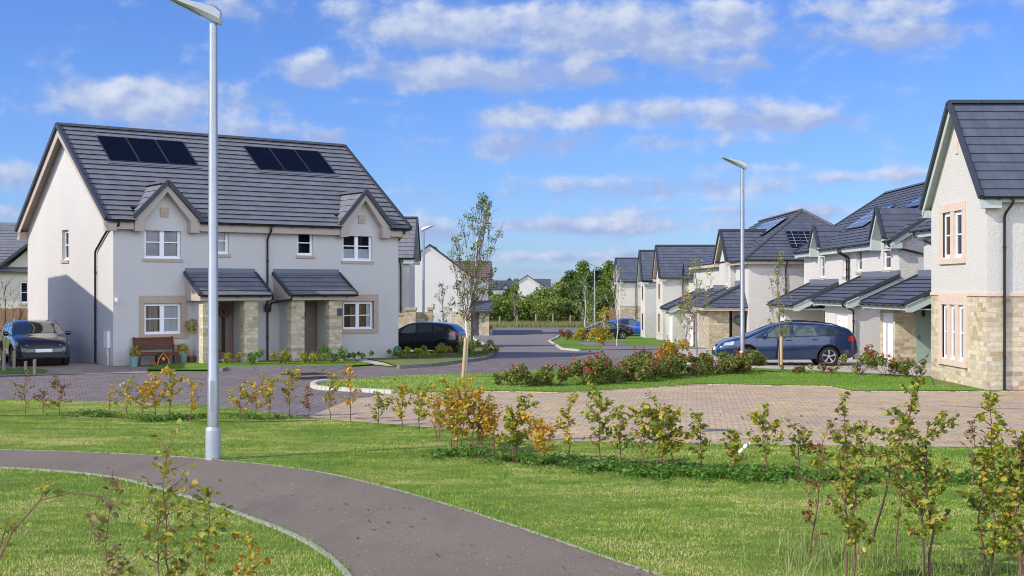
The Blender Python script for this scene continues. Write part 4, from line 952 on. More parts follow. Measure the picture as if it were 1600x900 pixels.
def make_car(name, label, spec, loc, rz, cat='car'):
    S = spec; Lh = S['L']/2; wmax = S['W']/2
    top = smooth_tab(S['top'], 2); bot = S['bot']; belt = S['belt']
    root = empty(name, loc, rz, label, cat)
    P = M[S['paint']]
    def wid(x):
        t = max(0., (abs(x)/Lh)); f = 1-.16*max(0, (t-.55)/.45)**2.2-.10*max(0, (t-.9)/.1)**2
        return wmax*f
    tz = lambda x: interp(top, x); bz = lambda x: interp(bot, x)
    tum = S.get('tumble', .40)
    def zr_(x):
        t = tz(x); return t-min(.11, max(.03, (t-bz(x))*.22))
    def ys(x, z):
        """half width of the side at height z"""
        w = wid(x); b = min(interp(belt, x), zr_(x))
        if z < .58: return w*(1-.085*((.58-z)/.38)**2)
        if z <= b: return w*(1-.035*((z-.58)/max(.05, b-.58))**2)
        return w*.965-(z-b)*tum
    def section(x):
        zb, zt = bz(x), tz(x); zr = zr_(x); pts = [(0, zb), (ys(x, zb)*.86, zb)]
        n = 9
        for i in range(n+1):
            z = zb+.04+(zr-zb-.04)*i/n; pts.append((ys(x, z), z))
        yr = ys(x, zr); m = 9
        for i in range(1, m+1):
            a = i/m*math.pi/2; c = max(0, math.cos(a))**.62; s = math.sin(a)**.75
            pts.append((yr*c, zr+(zt-zr)*s))
        return pts
    xs = []
    n = 56
    for i in range(n+1):
        t = i/n; u = -1+2*t; xs.append(Lh*(1.12*u-.12*u**3) if abs(u) < 1 else Lh*u)
    secs = [section(x) for x in xs]; mb = MB(); k = len(secs[0])
    for x, s in zip(xs, secs):
        mb.v += [(x, -y, z) for y, z in s]+[(x, y, z) for y, z in s]
    for i in range(n):
        for j in range(k-1):
            a = i*2*k+j; b = (i+1)*2*k+j
            mb.f.append((a, b, b+1, a+1)); mb.f.append((a+k, a+k+1, b+k+1, b+k))
    for i, fl in ((0, 1), (n, 0)):
        b = i*2*k
        for j in range(k-1): mb.f.append((b+j, b+j+1, b+k+j+1, b+k+j) if fl else (b+j, b+k+j, b+k+j+1, b+j+1))
    me = bpy.data.meshes.new('body'); me.from_pydata(mb.v, [], mb.f)
    bm = bmesh.new(); bm.from_mesh(me); bmesh.ops.remove_doubles(bm, verts=bm.verts, dist=.0005); bmesh.ops.recalc_face_normals(bm, faces=bm.faces); bm.to_mesh(me); bm.free()
    me.materials.append(P); me.materials.append(M['trim_black'])
    body = bpy.data.objects.new('body', me); link(body, root)
    wr = S['wr']; axx = S['axles']
    cut = MB()
    for ax in axx: cut.tube([(ax, -2, wr), (ax, 2, wr)], wr+.065, 32)
    co = cut.build('wheel_arch', M['trim_black'], root)
    md = body.modifiers.new('b', 'BOOLEAN'); md.operation = 'DIFFERENCE'; md.object = co; md.solver = 'EXACT'
    bpy.context.view_layer.update(); dg = bpy.context.evaluated_depsgraph_get()
    nm = bpy.data.meshes.new_from_object(body.evaluated_get(dg)); body.modifiers.clear(); body.data = nm; nm.name = 'body'
    cm = co.data; bpy.data.objects.remove(co); bpy.data.meshes.remove(cm)
    # arch linings take the dark slot
    if len(nm.materials) < 2: nm.materials.append(M['trim_black'])
    for p in nm.polygons:
        c = p.center
        for ax in axx:
            if abs(math.hypot(c.x-ax, c.z-wr)-(wr+.065)) < .02 and abs(p.normal.y) < .5: p.material_index = 1
        if c.z < .22 and abs(p.normal.z) > .6: p.material_index = 1
    nm.polygons.foreach_set('use_smooth', [True]*len(nm.polygons)); nm.set_sharp_from_angle(angle=R(32))
    off = .005
    def side_patch(poly, name, mat, par, o=off, sides=(1, -1), nx=10, nz=6, split=True):
        """patch on the body side; poly = quad in (x,z): rear-low, front-low, front-top, rear-top"""
        for s in sides:
            q = MB(); A, B, C, D = poly
            for i in range(nx+1):
                for j in range(nz+1):
                    u, v = i/nx, j/nz
                    x = (A[0]*(1-u)+B[0]*u)*(1-v)+(D[0]*(1-u)+C[0]*u)*v; z = (A[1]*(1-u)+B[1]*u)*(1-v)+(D[1]*(1-u)+C[1]*u)*v
                    q.v.append((x, s*(ys(x, z)+o), z))
            for i in range(nx):
                for j in range(nz):
                    a = i*(nz+1)+j; q.f.append((a, a+nz+1, a+nz+2, a+1))
            q.build(name, M[mat], par, smooth=True)
    # side glass on a black surround
    for (poly, clear) in S['side_glass']:
        g = [(poly[0][0]-.025, poly[0][1]-.022), (poly[1][0]+.025, poly[1][1]-.022), (poly[2][0]+.025, poly[2][1]+.02), (poly[3][0]-.025, poly[3][1]+.02)]
        side_patch(g, 'window_trim', 'trim_black', root, .003); side_patch(poly, 'side_window', 'car_glass_clear' if clear else 'car_glass', root, .007)
    # screens laid on the sloping top surface
    def top_patch(x0, x1, name, wy=.90, mat='car_glass', o=.006):
        q = MB(); nx, ny = 10, 12
        for i in range(nx+1):
            x = x0+(x1-x0)*i/nx; zr = zr_(x); zt = tz(x); yr = ys(x, zr)
            for j in range(ny+1):
                y = (-1+2*j/ny)*wy; a = abs(y)
                c = min(1, a); th = math.acos(min(1, c**(1/.62))); z = zr+(zt-zr)*math.sin(th)**.75
                sl = (tz(x+.02)-tz(x-.02))/.04; ln = math.hypot(1, sl)
                q.v.append((x-sl/ln*o, y*yr, z+o/ln))
        for i in range(nx):
            for j in range(ny):
                a = i*(ny+1)+j; q.f.append((a, a+1, a+ny+2, a+ny+1))
        return q.build(name, M[mat], root, smooth=True)
    top_patch(*S['screen'], 'windscreen', .93)
    if S.get('rear_screen'): top_patch(*S['rear_screen'], 'rear_window', .90)
    # seams between doors and round bonnet
    sm = MB()
    for pl in S['seams']:
        for s in (1, -1):
            pts = []
            for a, b in zip(pl, pl[1:]):
                for i in range(8):
                    t = i/7; x = a[0]+(b[0]-a[0])*t; z = a[1]+(b[1]-a[1])*t; pts.append((x, s*(ys(x, z)+.000), z))
            sm.tube(pts, .0045, 4)
    build_parts(sm, 'door_seam', M['trim_black'], root)
    for (x, z) in S['handles']:
        for s in (1, -1):
            hm = MB(); hm.tube([(x-.09, s*(ys(x-.09, z)+.012), z), (x, s*(ys(x, z)+.03), z+.005), (x+.09, s*(ys(x+.09, z)+.012), z)], .014, 6); hm.build('door_handle', P, root, smooth=True)
    # mirrors
    mx, mz = S['mirror']
    for s in (1, -1):
        b = MB(); y0 = ys(mx, mz); c = Vector((mx, s*(y0+.13), mz+.06)); ring = []
        b.lathe([(0, -.10), (.05, -.095), (.075, -.05), (.08, .02), (.06, .08), (0, .10)], (c.x, c.y, c.z), 12, 'y'); b.bar((mx, s*(y0-.02), mz), (mx, s*(y0+.08), mz+.04), .05, .04)
        b.build('door_mirror', P, root, smooth=True)
    # lights, grille, plates: pressed into the ends
    def end_patch(front, y0, y1, z0, z1, name, mat, o=.008, wrap=0):
        q = MB(); ny, nz = 8, 4; e = 1 if front else -1
        for i in range(ny+1):
            for j in range(nz+1):
                y = y0+(y1-y0)*i/ny; z = z0+(z1-z0)*j/nz
                # walk in from the end until the body is wide and tall enough at (y,z)
                lo, hi = 0.0, Lh
                for _ in range(24):
                    m = (lo+hi)/2; x = e*m
                    t = tz(x); zr = zr_(x); inside = bz(x) <= z <= t and (abs(y) <= ys(x, min(z, zr))*(1 if z <= zr else max(0, 1-((z-zr)/max(1e-3, t-zr))**2.2)**.6))
                    if inside: lo = m
                    else: hi = m
                q.v.append((e*(lo+o), y, z))
        for i in range(ny):
            for j in range(nz):
                a = i*(nz+1)+j; q.f.append((a, a+nz+1, a+nz+2, a+1))
        return q.build(name, M[mat], root, smooth=True)
    for s in (1, -1):
        for (fr, y0, y1, z0, z1, nm_, mat) in S['lights']:
            end_patch(fr, s*y0, s*y1, z0, z1, nm_, mat)
    for (fr, y0, y1, z0, z1, nm_, mat) in S['ends']: end_patch(fr, y0, y1, z0, z1, nm_, mat)
    for poly, nm_, mat in S.get('side_bits', ()): side_patch(poly, nm_, mat, root, .008, nx=8, nz=4)
    # wheels
    for ax in axx:
        ww = MB(); ww.tube([(ax, -wid(ax)+.27, wr), (ax, wid(ax)-.27, wr)], wr+.06, 24); ww.build('wheel_well', M['trim_black'], root)
        for s in (1, -1):
            lip = MB(); lip.tube([(ax+(wr+.072)*math.cos(a), s*(ys(ax+(wr+.072)*math.cos(a), wr+(wr+.072)*math.sin(a))+.004), wr+(wr+.072)*math.sin(a)) for a in np.linspace(-.18, math.pi+.18, 22)], .021, 6); lip.build('wheel_arch_trim', M['trim_black'], root, smooth=True)
            yo = wid(ax)*.985; w = .205
            t = MB(); t.lathe([(wr-.105, 0), (wr-.03, -.002), (wr-.008, .02), (wr, .05), (wr, w-.05), (wr-.008, w-.02), (wr-.03, w), (wr-.105, w)], (0, 0, 0), 32, 'y')
            wh = empty('wheel', (ax, s*(yo-w/2), wr), 0 if s < 0 else math.pi); wh.parent = root
            ty = t.build('tyre', M['tyre'], wh, smooth=True); ty.location = (0, -w/2, 0)
            r_ = MB(); rr = wr-.10
            r_.lathe([(rr-.012, .0), (rr+.008, .0), (rr+.008, .03), (rr-.02, .035)], (0, -w/2+.006, 0), 32, 'y')
            for i in range(S.get('spokes', 5)):
                a = 2*math.pi*i/S.get('spokes', 5)+.3
                for d in (-.10, .10):
                    r_.bar((.045*math.cos(a), -w/2+.025, .045*math.sin(a)), (rr*math.cos(a+d), -w/2+.014, rr*math.sin(a+d)), .026, .034, up=(0, 1, 0))
            r_.lathe([(0, -.004), (.05, 0), (.055, .03)], (0, -w/2+.01, 0), 16, 'y'); r_.build('rim', M[S['rim']], wh)
            bk = MB(); bk.lathe([(0, 0), (rr, 0)], (0, -w/2+.075, 0), 24, 'y'); bk.build('brake_disc', M['trim_black'], wh)
    if S.get('rails'):
        for s in (1, -1):
            q = MB(); pts = [(x, s*(ys(x, zr_(x))-.05), tz(x)+.03-(.05 if i in (0, 6) else 0)) for i, x in enumerate(np.linspace(*S['rails'], 7))]; q.tube(pts, .018, 6); q.build('roof_rail', M[S.get('railmat', 'trim_black')], root, smooth=True)
    if S.get('aerial'):
        q = MB(); x = S['aerial']; q.tube([(x, 0, tz(x)-.01), (x-.16, 0, tz(x)+.20)], .006, 5); q.build('aerial', M['trim_black'], root)
    return root

ESTATE = dict(L=4.70, W=1.82, paint='paint_blue_grey', wr=.325, axles=(-1.36, 1.33), rim='rim', spokes=5,
    top=[(-2.35,.55),(-2.345,.78),(-2.30,.96),(-2.18,1.13),(-2.02,1.28),(-1.85,1.325),(-1.2,1.42),(-.5,1.46),(.05,1.455),(.40,1.40),(1.12,1.08),(1.36,.985),(1.75,.92),(2.10,.80),(2.28,.66),(2.345,.50)],
    bot=[(-2.35,.42),(-2.1,.26),(-1.7,.22),(1.7,.20),(2.1,.22),(2.345,.30)],
    belt=[(-2.3,1.05),(-1.5,1.03),(0,.97),(1.0,.92),(1.5,.9),(2.3,.6)], tumble=.42,
    side_glass=[([(-.10,.99),(.80,.945),(.36,1.29),(-.10,1.36)],1),([(-.98,1.02),(-.20,.995),(-.20,1.365),(-.88,1.335)],1),([(-1.92,1.085),(-1.08,1.025),(-1.0,1.335),(-1.45,1.285)],0),([(.86,.955),(1.08,.95),(.80,1.08),(.62,1.20)],0)],
    screen=(.46,1.18), rear_screen=(-2.26,-2.04),
    seams=[[(1.02,.90),(1.0,.45),(.95,.30)],[(-.15,1.38),(-.14,.9),(-.16,.30)],[(-1.03,1.38),(-1.06,.92),(-.98,.70),(-.86,.45),(-.80,.30)]],
    handles=[(-.02,.86),(-.90,.885)], mirror=(.74,.96),
    lights=[(True,.50,.72,.67,.77,'headlight','headlight'),(False,.50,.73,.82,.98,'tail_light','tail_red'),(True,.58,.80,.36,.44,'fog_light','chrome')],
    ends=[(True,-.42,.42,.34,.50,'grille','trim_black'),(True,-.30,.30,.62,.70,'upper_grille','trim_black'),(True,-.26,.26,.50,.61,'number_plate','plate_white'),(False,-.26,.26,.72,.83,'number_plate','plate_yellow')],
    side_bits=[([(1.80,.70),(2.12,.68),(2.07,.77),(1.74,.84)],'headlight','headlight'),([(-2.26,.82),(-2.0,.84),(-2.02,1.0),(-2.24,1.0)],'tail_light','tail_red')],
    rails=(-1.75,.05), aerial=-1.75)
SUV = dict(L=4.45, W=1.84, paint='paint_graphite', wr=.345, axles=(-1.33, 1.32), rim='rim_dark', spokes=7,
    top=[(-2.22,.62),(-2.215,.86),(-2.16,1.04),(-1.95,1.24),(-1.55,1.42),(-.9,1.50),(-.3,1.52),(.15,1.49),(.42,1.42),(1.08,1.12),(1.30,1.05),(1.75,1.00),(2.05,.90),(2.18,.76),(2.22,.55)],
    bot=[(-2.22,.45),(-2.0,.30),(-1.7,.25),(1.7,.25),(2.0,.27),(2.22,.34)],
    belt=[(-2.2,1.08),(-1.5,1.06),(0,1.0),(1.0,.97),(1.5,.95),(2.2,.65)], tumble=.42,
    side_glass=[([(-.10,1.03),(.82,.99),(.36,1.35),(-.10,1.41)],1),([(-.98,1.07),(-.20,1.035),(-.20,1.415),(-.9,1.39)],0),([(-1.5,1.13),(-1.08,1.08),(-1.0,1.37),(-1.3,1.30)],0)],
    screen=(.46,1.14), rear_screen=(-2.1,-1.7),
    seams=[[(1.0,.92),(1.0,.45),(.95,.32)],[(-.15,1.38),(-.14,.9),(-.16,.32)],[(-1.03,1.36),(-1.06,.92),(-.86,.45)]],
    handles=[(-.02,.90),(-.90,.92)], mirror=(.74,1.02),
    lights=[(True,.48,.72,.72,.81,'headlight','headlight'),(False,.45,.74,.84,.94,'tail_light','tail_red'),(True,.56,.72,.40,.54,'air_intake','trim_black')],
    ends=[(True,-.56,.56,.62,.80,'grille','trim_black'),(True,-.50,.50,.34,.46,'lower_grille','trim_black'),(True,-.26,.26,.50,.61,'number_plate','plate_white'),(False,-.26,.26,.62,.73,'number_plate','plate_yellow')],
    side_bits=[([(1.66,.74),(2.06,.72),(2.02,.82),(1.62,.88)],'headlight','headlight'),([(-.9,.27),(.92,.27),(.9,.36),(-.88,.36)],'sill_trim','trim_black')], rails=(-1.5,.1), railmat='chrome')
HATCH = dict(L=4.06, W=1.78, paint='paint_black', wr=.315, axles=(-1.30, 1.27), rim='rim', spokes=5,
    top=[(-2.03,.60),(-2.025,.84),(-1.96,1.00),(-1.72,1.26),(-1.50,1.37),(-.9,1.43),(-.3,1.445),(.1,1.42),(.38,1.36),(.98,1.05),(1.2,.97),(1.6,.90),(1.88,.80),(2.0,.66),(2.03,.50)],
    bot=[(-2.03,.42),(-1.85,.27),(-1.6,.20),(1.6,.20),(1.85,.22),(2.03,.30)],
    belt=[(-2.0,1.0),(-1.4,1.0),(0,.93),(1.0,.89),(1.4,.87),(2.0,.6)], tumble=.42,
    side_glass=[([(-.05,.965),(.72,.925),(.32,1.27),(-.05,1.335)],1),([(-.86,1.0),(-.14,.97),(-.14,1.34),(-.78,1.33)],0),([(-1.40,1.10),(-.96,1.02),(-.88,1.31),(-1.12,1.26)],0)],
    screen=(.42,1.04), rear_screen=(-1.92,-1.56),
    seams=[[(.95,.86),(.93,.4),(.9,.28)],[(-.10,1.32),(-.09,.85),(-.1,.28)],[(-.92,1.30),(-.95,.88),(-.8,.45)]],
    handles=[(.02,.83),(-.78,.86)], mirror=(.64,.93),
    lights=[(True,.45,.80,.64,.76,'headlight','headlight'),(False,.44,.70,.82,.94,'tail_light','tail_red'),(False,.5,.75,.36,.42,'reflector','tail_red')],
    ends=[(True,-.45,.45,.34,.5,'grille','trim_black'),(False,-.26,.26,.70,.81,'number_plate','plate_yellow'),(False,-.6,.6,.32,.42,'bumper_trim','trim_black')],
    side_bits=[([(-1.93,.82),(-1.62,.86),(-1.66,.96),(-1.94,.95)],'tail_light','tail_red')])
COUPE = dict(HATCH, L=4.7, W=1.85, paint='paint_navy', rim='rim', spokes=5, axles=(-1.40, 1.42), wr=.335,
    top=[(-2.35,.60),(-2.345,.84),(-2.28,.98),(-1.9,1.06),(-1.2,1.30),(-.7,1.385),(-.2,1.40),(.15,1.37),(.45,1.30),(1.15,1.0),(1.4,.94),(1.8,.87),(2.15,.76),(2.3,.62),(2.35,.48)],
    bot=[(-2.35,.42),(-2.1,.27),(-1.8,.20),(1.8,.20),(2.1,.22),(2.35,.30)], belt=[(-2.3,.95),(-1.4,.97),(0,.92),(1.0,.88),(1.6,.84),(2.3,.6)],
    side_glass=[([(-.05,.955),(.82,.915),(.38,1.22),(-.05,1.30)],1),([(-.86,.98),(-.14,.96),(-.14,1.305),(-.70,1.26)],1)], screen=(.48,1.18), rear_screen=(-1.85,-1.1), mirror=(.72,.92),
    side_bits=[([(-2.25,.80),(-1.95,.83),(-1.98,.95),(-2.26,.94)],'tail_light','tail_red')])
SUPERMINI = dict(HATCH, paint='paint_bright_blue', rim='rim_dark', L=4.08, side_bits=[([(-1.93,.82),(-1.72,.86),(-1.72,.98),(-1.94,.97)],'tail_light','tail_red')],
    top=[(-2.04,.60),(-2.035,.90),(-1.98,1.08),(-1.78,1.34),(-1.50,1.48),(-.9,1.55),(-.3,1.56),(.1,1.53),(.38,1.46),(1.08,1.10),(1.3,1.0),(1.65,.92),(1.9,.82),(2.01,.66),(2.04,.50)],
    side_glass=[([(-.05,1.0),(.80,.955),(.34,1.36),(-.05,1.43)],1),([(-.86,1.04),(-.14,1.005),(-.14,1.435),(-.76,1.42)],0),([(-1.42,1.16),(-.96,1.06),(-.86,1.40),(-1.12,1.34)],0)], screen=(.42,1.12))

def cars():
    x, y = atd(34, 42.8); make_car('suv', 'dark graphite suv parked nose out beside the white gable wall', SUV, (x+.05, y+1.0, 0), R(-62))
    x, y = atd(1224, 43.4); make_car('estate_car', 'blue grey estate car parked side on behind the red tipped hedge', ESTATE, (x, y, 0), R(180-3))
    x, y = atd(658, 57.5); make_car('hatchback', 'glossy black hatchback half hidden by the right corner of the big white semi', HATCH, (x-.05, y, gz(57.5)), R(180-14))
    x, y = atd(944, 102.0); make_car('saloon_car', 'dark navy coupe style car parked in front of the bright blue car', COUPE, (x-.1, y, gz(102)), R(180+8))
    x, y = atd(979, 110.5); make_car('supermini', 'bright blue small car behind the dark navy car', SUPERMINI, (x+.35, y, gz(110.5)), R(-10))

# ================================================================== street furniture and garden things
def lamp_post(px, py, d, htop, label, head=-1, ang=0.0, big=False):
    x, y = atd(px, d); z = gz(d)
    o = empty('street_lamp', (x, y, z), ang, label, 'street lamp', 'grey street lamps along the roads')
    H = htop-z
    b = MB(); b.lathe([(.115, 0), (.115, .44), (.112, .47), (.09, .50)], n=20); b.build('base', M['galv_base'], o, smooth=True)
    s = MB(); s.lathe([(.088, .49), (.086, 1.25), (.080, 1.27), (.063, H-.30), (.063, H-.28)], n=20); s.build('shaft', M['galvanised'], o, smooth=True)
    if big:
        dm = MB(); dm.box(-.02, -.092, .75, .05, -.082, 1.2); dm.box(-.09, -.03, 1.12, -.085, -.0, 1.18); dm.build('access_door', M['galvanised'], o)
    # LED head: a wedge that thins towards its tip
    e = head; hb = MB(); N = 10; rows = []
    for i in range(N+1):
        t = i/N; xx = e*(-.12+.80*t); th = .25*(1-t)**1.15+.038 if t > .12 else .20+.05*t/.12; zc = H-.22+.33*t**.9
        wy = .11+.07*min(1, t*2.2); 
        if t > .93: wy *= .9
        rows.append([(xx, -wy, zc), (xx, -wy*.75, zc+th*.55), (xx, 0, zc+th*.72), (xx, wy*.75, zc+th*.55), (xx, wy, zc), (xx, wy*.7, zc-th*.35), (xx, -wy*.7, zc-th*.35)])
    n = 7
    for r_ in rows: hb.v += r_
    for i in range(N):
        for j in range(n): hb.f.append((i*n+j, i*n+(j+1) % n, (i+1)*n+(j+1) % n, (i+1)*n+j))
    hb.f.append(tuple(range(n))); hb.f.append(tuple(N*n+j for j in range(n)))
    hd = hb.build('lamp_head', M['lamp_grey'], o, smooth=True)
    ln = MB(); a, c = rows[4], rows[9]; dz = Vector((0, 0, -.012))
    ln.quad([Vector(a[6])+dz, Vector(a[5])+dz, Vector(c[5])+dz, Vector(c[6])+dz]); ln.build('lens', M['lamp_lens'], hd)
    return o

def bench(x, y, rz):
    o = empty('garden_bench', (x, y, 0), rz, 'dark red brown slatted wooden bench against the white wall under a window', 'bench'); w = 1.42; W = M['bench_wood']
    s = MB()
    for i in range(4): s.box(-w/2+.03, -.43+i*.105, .42, w/2-.03, -.345+i*.105, .445)
    s.build('seat', W, o, bevel=.004); b = MB()
    for i in range(5): b.box(-w/2+.0, .015+i*.022, .52+i*.085, w/2, .04+i*.022, .59+i*.085)
    b.build('backrest', W, o, bevel=.004)
    for sx in (-1, 1):
        for f in (0, 1):
            l = MB(); xx = sx*(w/2-.04)
            if f: l.bar((xx, -.42, 0), (xx, -.42, .64), .06, .06)
            else: l.bar((xx, -.02, 0), (xx, -.0, .45), .06, .06); l.bar((xx, -.0, .45), (xx, .12, .95), .06, .05)
            l.build('leg', W, o)
        a = MB(); a.box(sx*(w/2-.04)-.04, -.47, .64, sx*(w/2-.04)+.04, .05, .67); a.build('armrest', W, o, bevel=.004); r = MB(); r.box(sx*(w/2-.04)-.02, -.40, .34, sx*(w/2-.04)+.02, -.03, .41); r.build('side_rail', W, o)
    f = MB(); f.box(-w/2+.06, -.435, .33, w/2-.06, -.41, .415); f.build('front_rail', W, o)
    return o

# ---- leaves as real little faces
def leaf_mesh(name, c, size, mat, parent=None, rnd=None, seed=0, aspect=.62, up=.35, jitter=.35, loc=None, round_=False):
    rg = np.random.default_rng(seed); c = np.asarray(c, float); n = len(c)
    if n == 0: return None
    ax = rg.normal(size=(n, 3)); ax[:, 2] = ax[:, 2]*.6-.15; ax /= np.linalg.norm(ax, axis=1)[:, None]
    nr = rg.normal(size=(n, 3)); nr[:, 2] += up*3; sd = np.cross(ax, nr); sd /= np.linalg.norm(sd, axis=1)[:, None]+1e-9; nn = np.cross(sd, ax)
    s = (np.asarray(size)*(1+jitter*(rg.random(n)*2-1)))[:, None]
    base = c-ax*s*.5; tip = c+ax*s*.5-nn*s*.10; m = c+ax*s*.02; l = m+sd*s*.5*aspect+nn*s*.10; r = m-sd*s*.5*aspect+nn*s*.10
    K, T = 4, 2
    if round_:
        K, T = 6, 4; m1 = c-ax*s*.17; m2 = c+ax*s*.24-nn*s*.05; w1 = sd*s*.46*aspect; w2 = sd*s*.40*aspect; up_ = nn*s*.09
        v = np.stack([base, m1+w1+up_, m2+w2+up_, tip, m2-w2+up_, m1-w1+up_], 1).reshape(-1, 3).astype(np.float32)
        i0 = np.arange(n)*6; f = np.stack([i0, i0+1, i0+2, i0, i0+2, i0+3, i0, i0+3, i0+4, i0, i0+4, i0+5], 1).reshape(-1).astype(np.int32)
    else:
        v = np.stack([base, l, tip, r], 1).reshape(-1, 3).astype(np.float32)
        i0 = np.arange(n)*4; f = np.stack([i0, i0+1, i0+2, i0, i0+2, i0+3], 1).reshape(-1).astype(np.int32)
    me = bpy.data.meshes.new(name); me.vertices.add(K*n); me.vertices.foreach_set('co', v.ravel()); me.loops.add(3*T*n); me.loops.foreach_set('vertex_index', f)
    me.polygons.add(T*n); me.polygons.foreach_set('loop_start', np.arange(0, 3*T*n, 3, dtype=np.int32)); me.polygons.foreach_set('loop_total', np.full(T*n, 3, np.int32))
    me.update(); rv = rg.random(n) if rnd is None else np.clip(np.asarray(rnd), 0, 1)
    a = me.attributes.new('rnd', 'FLOAT', 'FACE'); a.data.foreach_set('value', np.repeat(rv, T).astype(np.float32)); me.materials.append(M[mat])
    o = bpy.data.objects.new(name, me); link(o, parent)
    if loc is not None: o.location = loc
    return o

def blades_mesh(name, pts, h, w, mat, lean=.35, seed=0, rnd=None, parent=None, bend=False):
    rg = np.random.default_rng(seed); p = np.asarray(pts, float); n = len(p); h = np.broadcast_to(np.asarray(h, float), (n,))*(.6+.8*rg.random(n)); w = np.broadcast_to(np.asarray(w, float), (n,))
    a = rg.random(n)*2*np.pi; sd = np.stack([np.cos(a), np.sin(a), np.zeros(n)], 1)*(w/2)[:, None]
    b = rg.random(n)*2*np.pi; ln = lean*rg.random(n)*h; t = np.stack([np.cos(b)*ln, np.sin(b)*ln, h*np.sqrt(np.maximum(.1, 1-(ln/h)**2))], 1)
    if bend:
        mid = p+t*np.array([.35, .35, .62]); tip = p+t*np.array([1.2, 1.2, .95])
        v = np.stack([p-sd, p+sd, mid+sd*.8, mid-sd*.8, tip], 1).reshape(-1, 3); k = 5; i0 = np.arange(n)*5
        f = np.stack([i0, i0+1, i0+2, i0, i0+2, i0+3, i0+3, i0+2, i0+4], 1).reshape(-1); tri = 3
    else:
        v = np.stack([p-sd, p+sd, p+t], 1).reshape(-1, 3); k = 3; f = np.arange(3*n); tri = 1
    me = bpy.data.meshes.new(name); me.vertices.add(k*n); me.vertices.foreach_set('co', v.astype(np.float32).ravel()); me.loops.add(3*tri*n); me.loops.foreach_set('vertex_index', f.astype(np.int32))
    me.polygons.add(tri*n); me.polygons.foreach_set('loop_start', np.arange(0, 3*tri*n, 3, dtype=np.int32)); me.polygons.foreach_set('loop_total', np.full(tri*n, 3, np.int32)); me.update()
    rv = rg.random(n) if rnd is None else np.clip(rnd, 0, 1); at_ = me.attributes.new('rnd', 'FLOAT', 'FACE'); at_.data.foreach_set('value', np.repeat(rv, tri).astype(np.float32))
    me.materials.append(M[mat]); o = bpy.data.objects.new(name, me); link(o, parent); return o

def twig_pts(rg, p, d, L, n, wob=.12, up=.1):
    pts = [p.copy()]; d = d.copy()
    for i in range(n):
        d = d+Vector((rg.normal()*wob, rg.normal()*wob, rg.normal()*wob+up)); d.normalize(); p = p+d*(L/n); pts.append(p.copy())
    return pts

SHRUB_N = [0]
def sapling(px, py, ytop, label, mat='leaf_yellow', wpx=40, leaf=.055, dens=1.0, lean=0.0, stems=1, bare=.25, bark='stem_red', name='sapling', group=None, d=None, twigs=None, r0=.011, size_var=.35, cat='sapling', shade=None):
    """hedging plant: stem, side twigs, leaves along the twigs; height and spread from the photo"""
    if d is None: x, d = at(px, py)
    else: x = (px-800)/F*d
    z = gz(d); H = (py-ytop)*d/F if d is not None else 1; H = zat(ytop, d)-z; sp = wpx*d/F/2
    SHRUB_N[0] += 1; seed = SHRUB_N[0]; rg = np.random.default_rng(seed*7+3)
    near = d < 13.5; leaf *= .80 if near else 1.08; dens *= 1.75 if near else 2.1; wpx *= 1 if near else 1.3; sp = wpx*d/F/2; o = empty(name, (x, d, z), 0, label, cat, group); st = MB(); C = []
    for k in range(stems):
        a = rg.random()*6.28; off = Vector((math.cos(a), math.sin(a), 0))*sp*.25*(k > 0)
        lean_v = Vector((lean*H, rg.normal()*.05*H, 0)); hh = H*(1 if k == 0 else .6+.35*rg.random()); n = 7
        pts = [off+Vector((lean_v.x*(i/n)**1.3+rg.normal()*.018*hh*(i > 0), lean_v.y*(i/n)+rg.normal()*.018*hh*(i > 0), hh*i/n)) for i in range(n+1)]
        st.tube(pts, [r0*(1-.75*i/n) for i in range(n+1)], 5)
        nt = twigs if twigs else max(5, int(6+hh*7))
        def leaves_on(tp, cnt):
            for _ in range(cnt):
                t = rg.random()**.7*(len(tp)-1); i = min(int(t), len(tp)-2); p = tp[i].lerp(tp[i+1], t-i); C.append(p+Vector(rg.normal(size=3))*leaf*.45)
        for q in range(nt):
            t = bare+(1-bare)*(q+rg.random())/nt; f = t*n; i = min(int(f), n-1); p = pts[i].lerp(pts[i+1], f-i); a = rg.random()*6.28
            L = sp*(1.15-.55*abs(t-.55))*(.55+.6*rg.random()); dv = Vector((math.cos(a), math.sin(a), .45)).normalized(); tp = twig_pts(rg, p, dv, L, 4, .16, .10)
            st.tube(tp, [r0*.42, r0*.36, r0*.3, r0*.22, r0*.12], 4); leaves_on(tp, max(2, int((4+L/leaf*1.6)*dens)))
        leaves_on(pts[int(n*.6):], int(8*dens))
    st.build('stem', M[bark], o, fix=False)
    lo = leaf_mesh('foliage', C, leaf, mat, o, seed=seed, round_=True, aspect=.7)
    return o

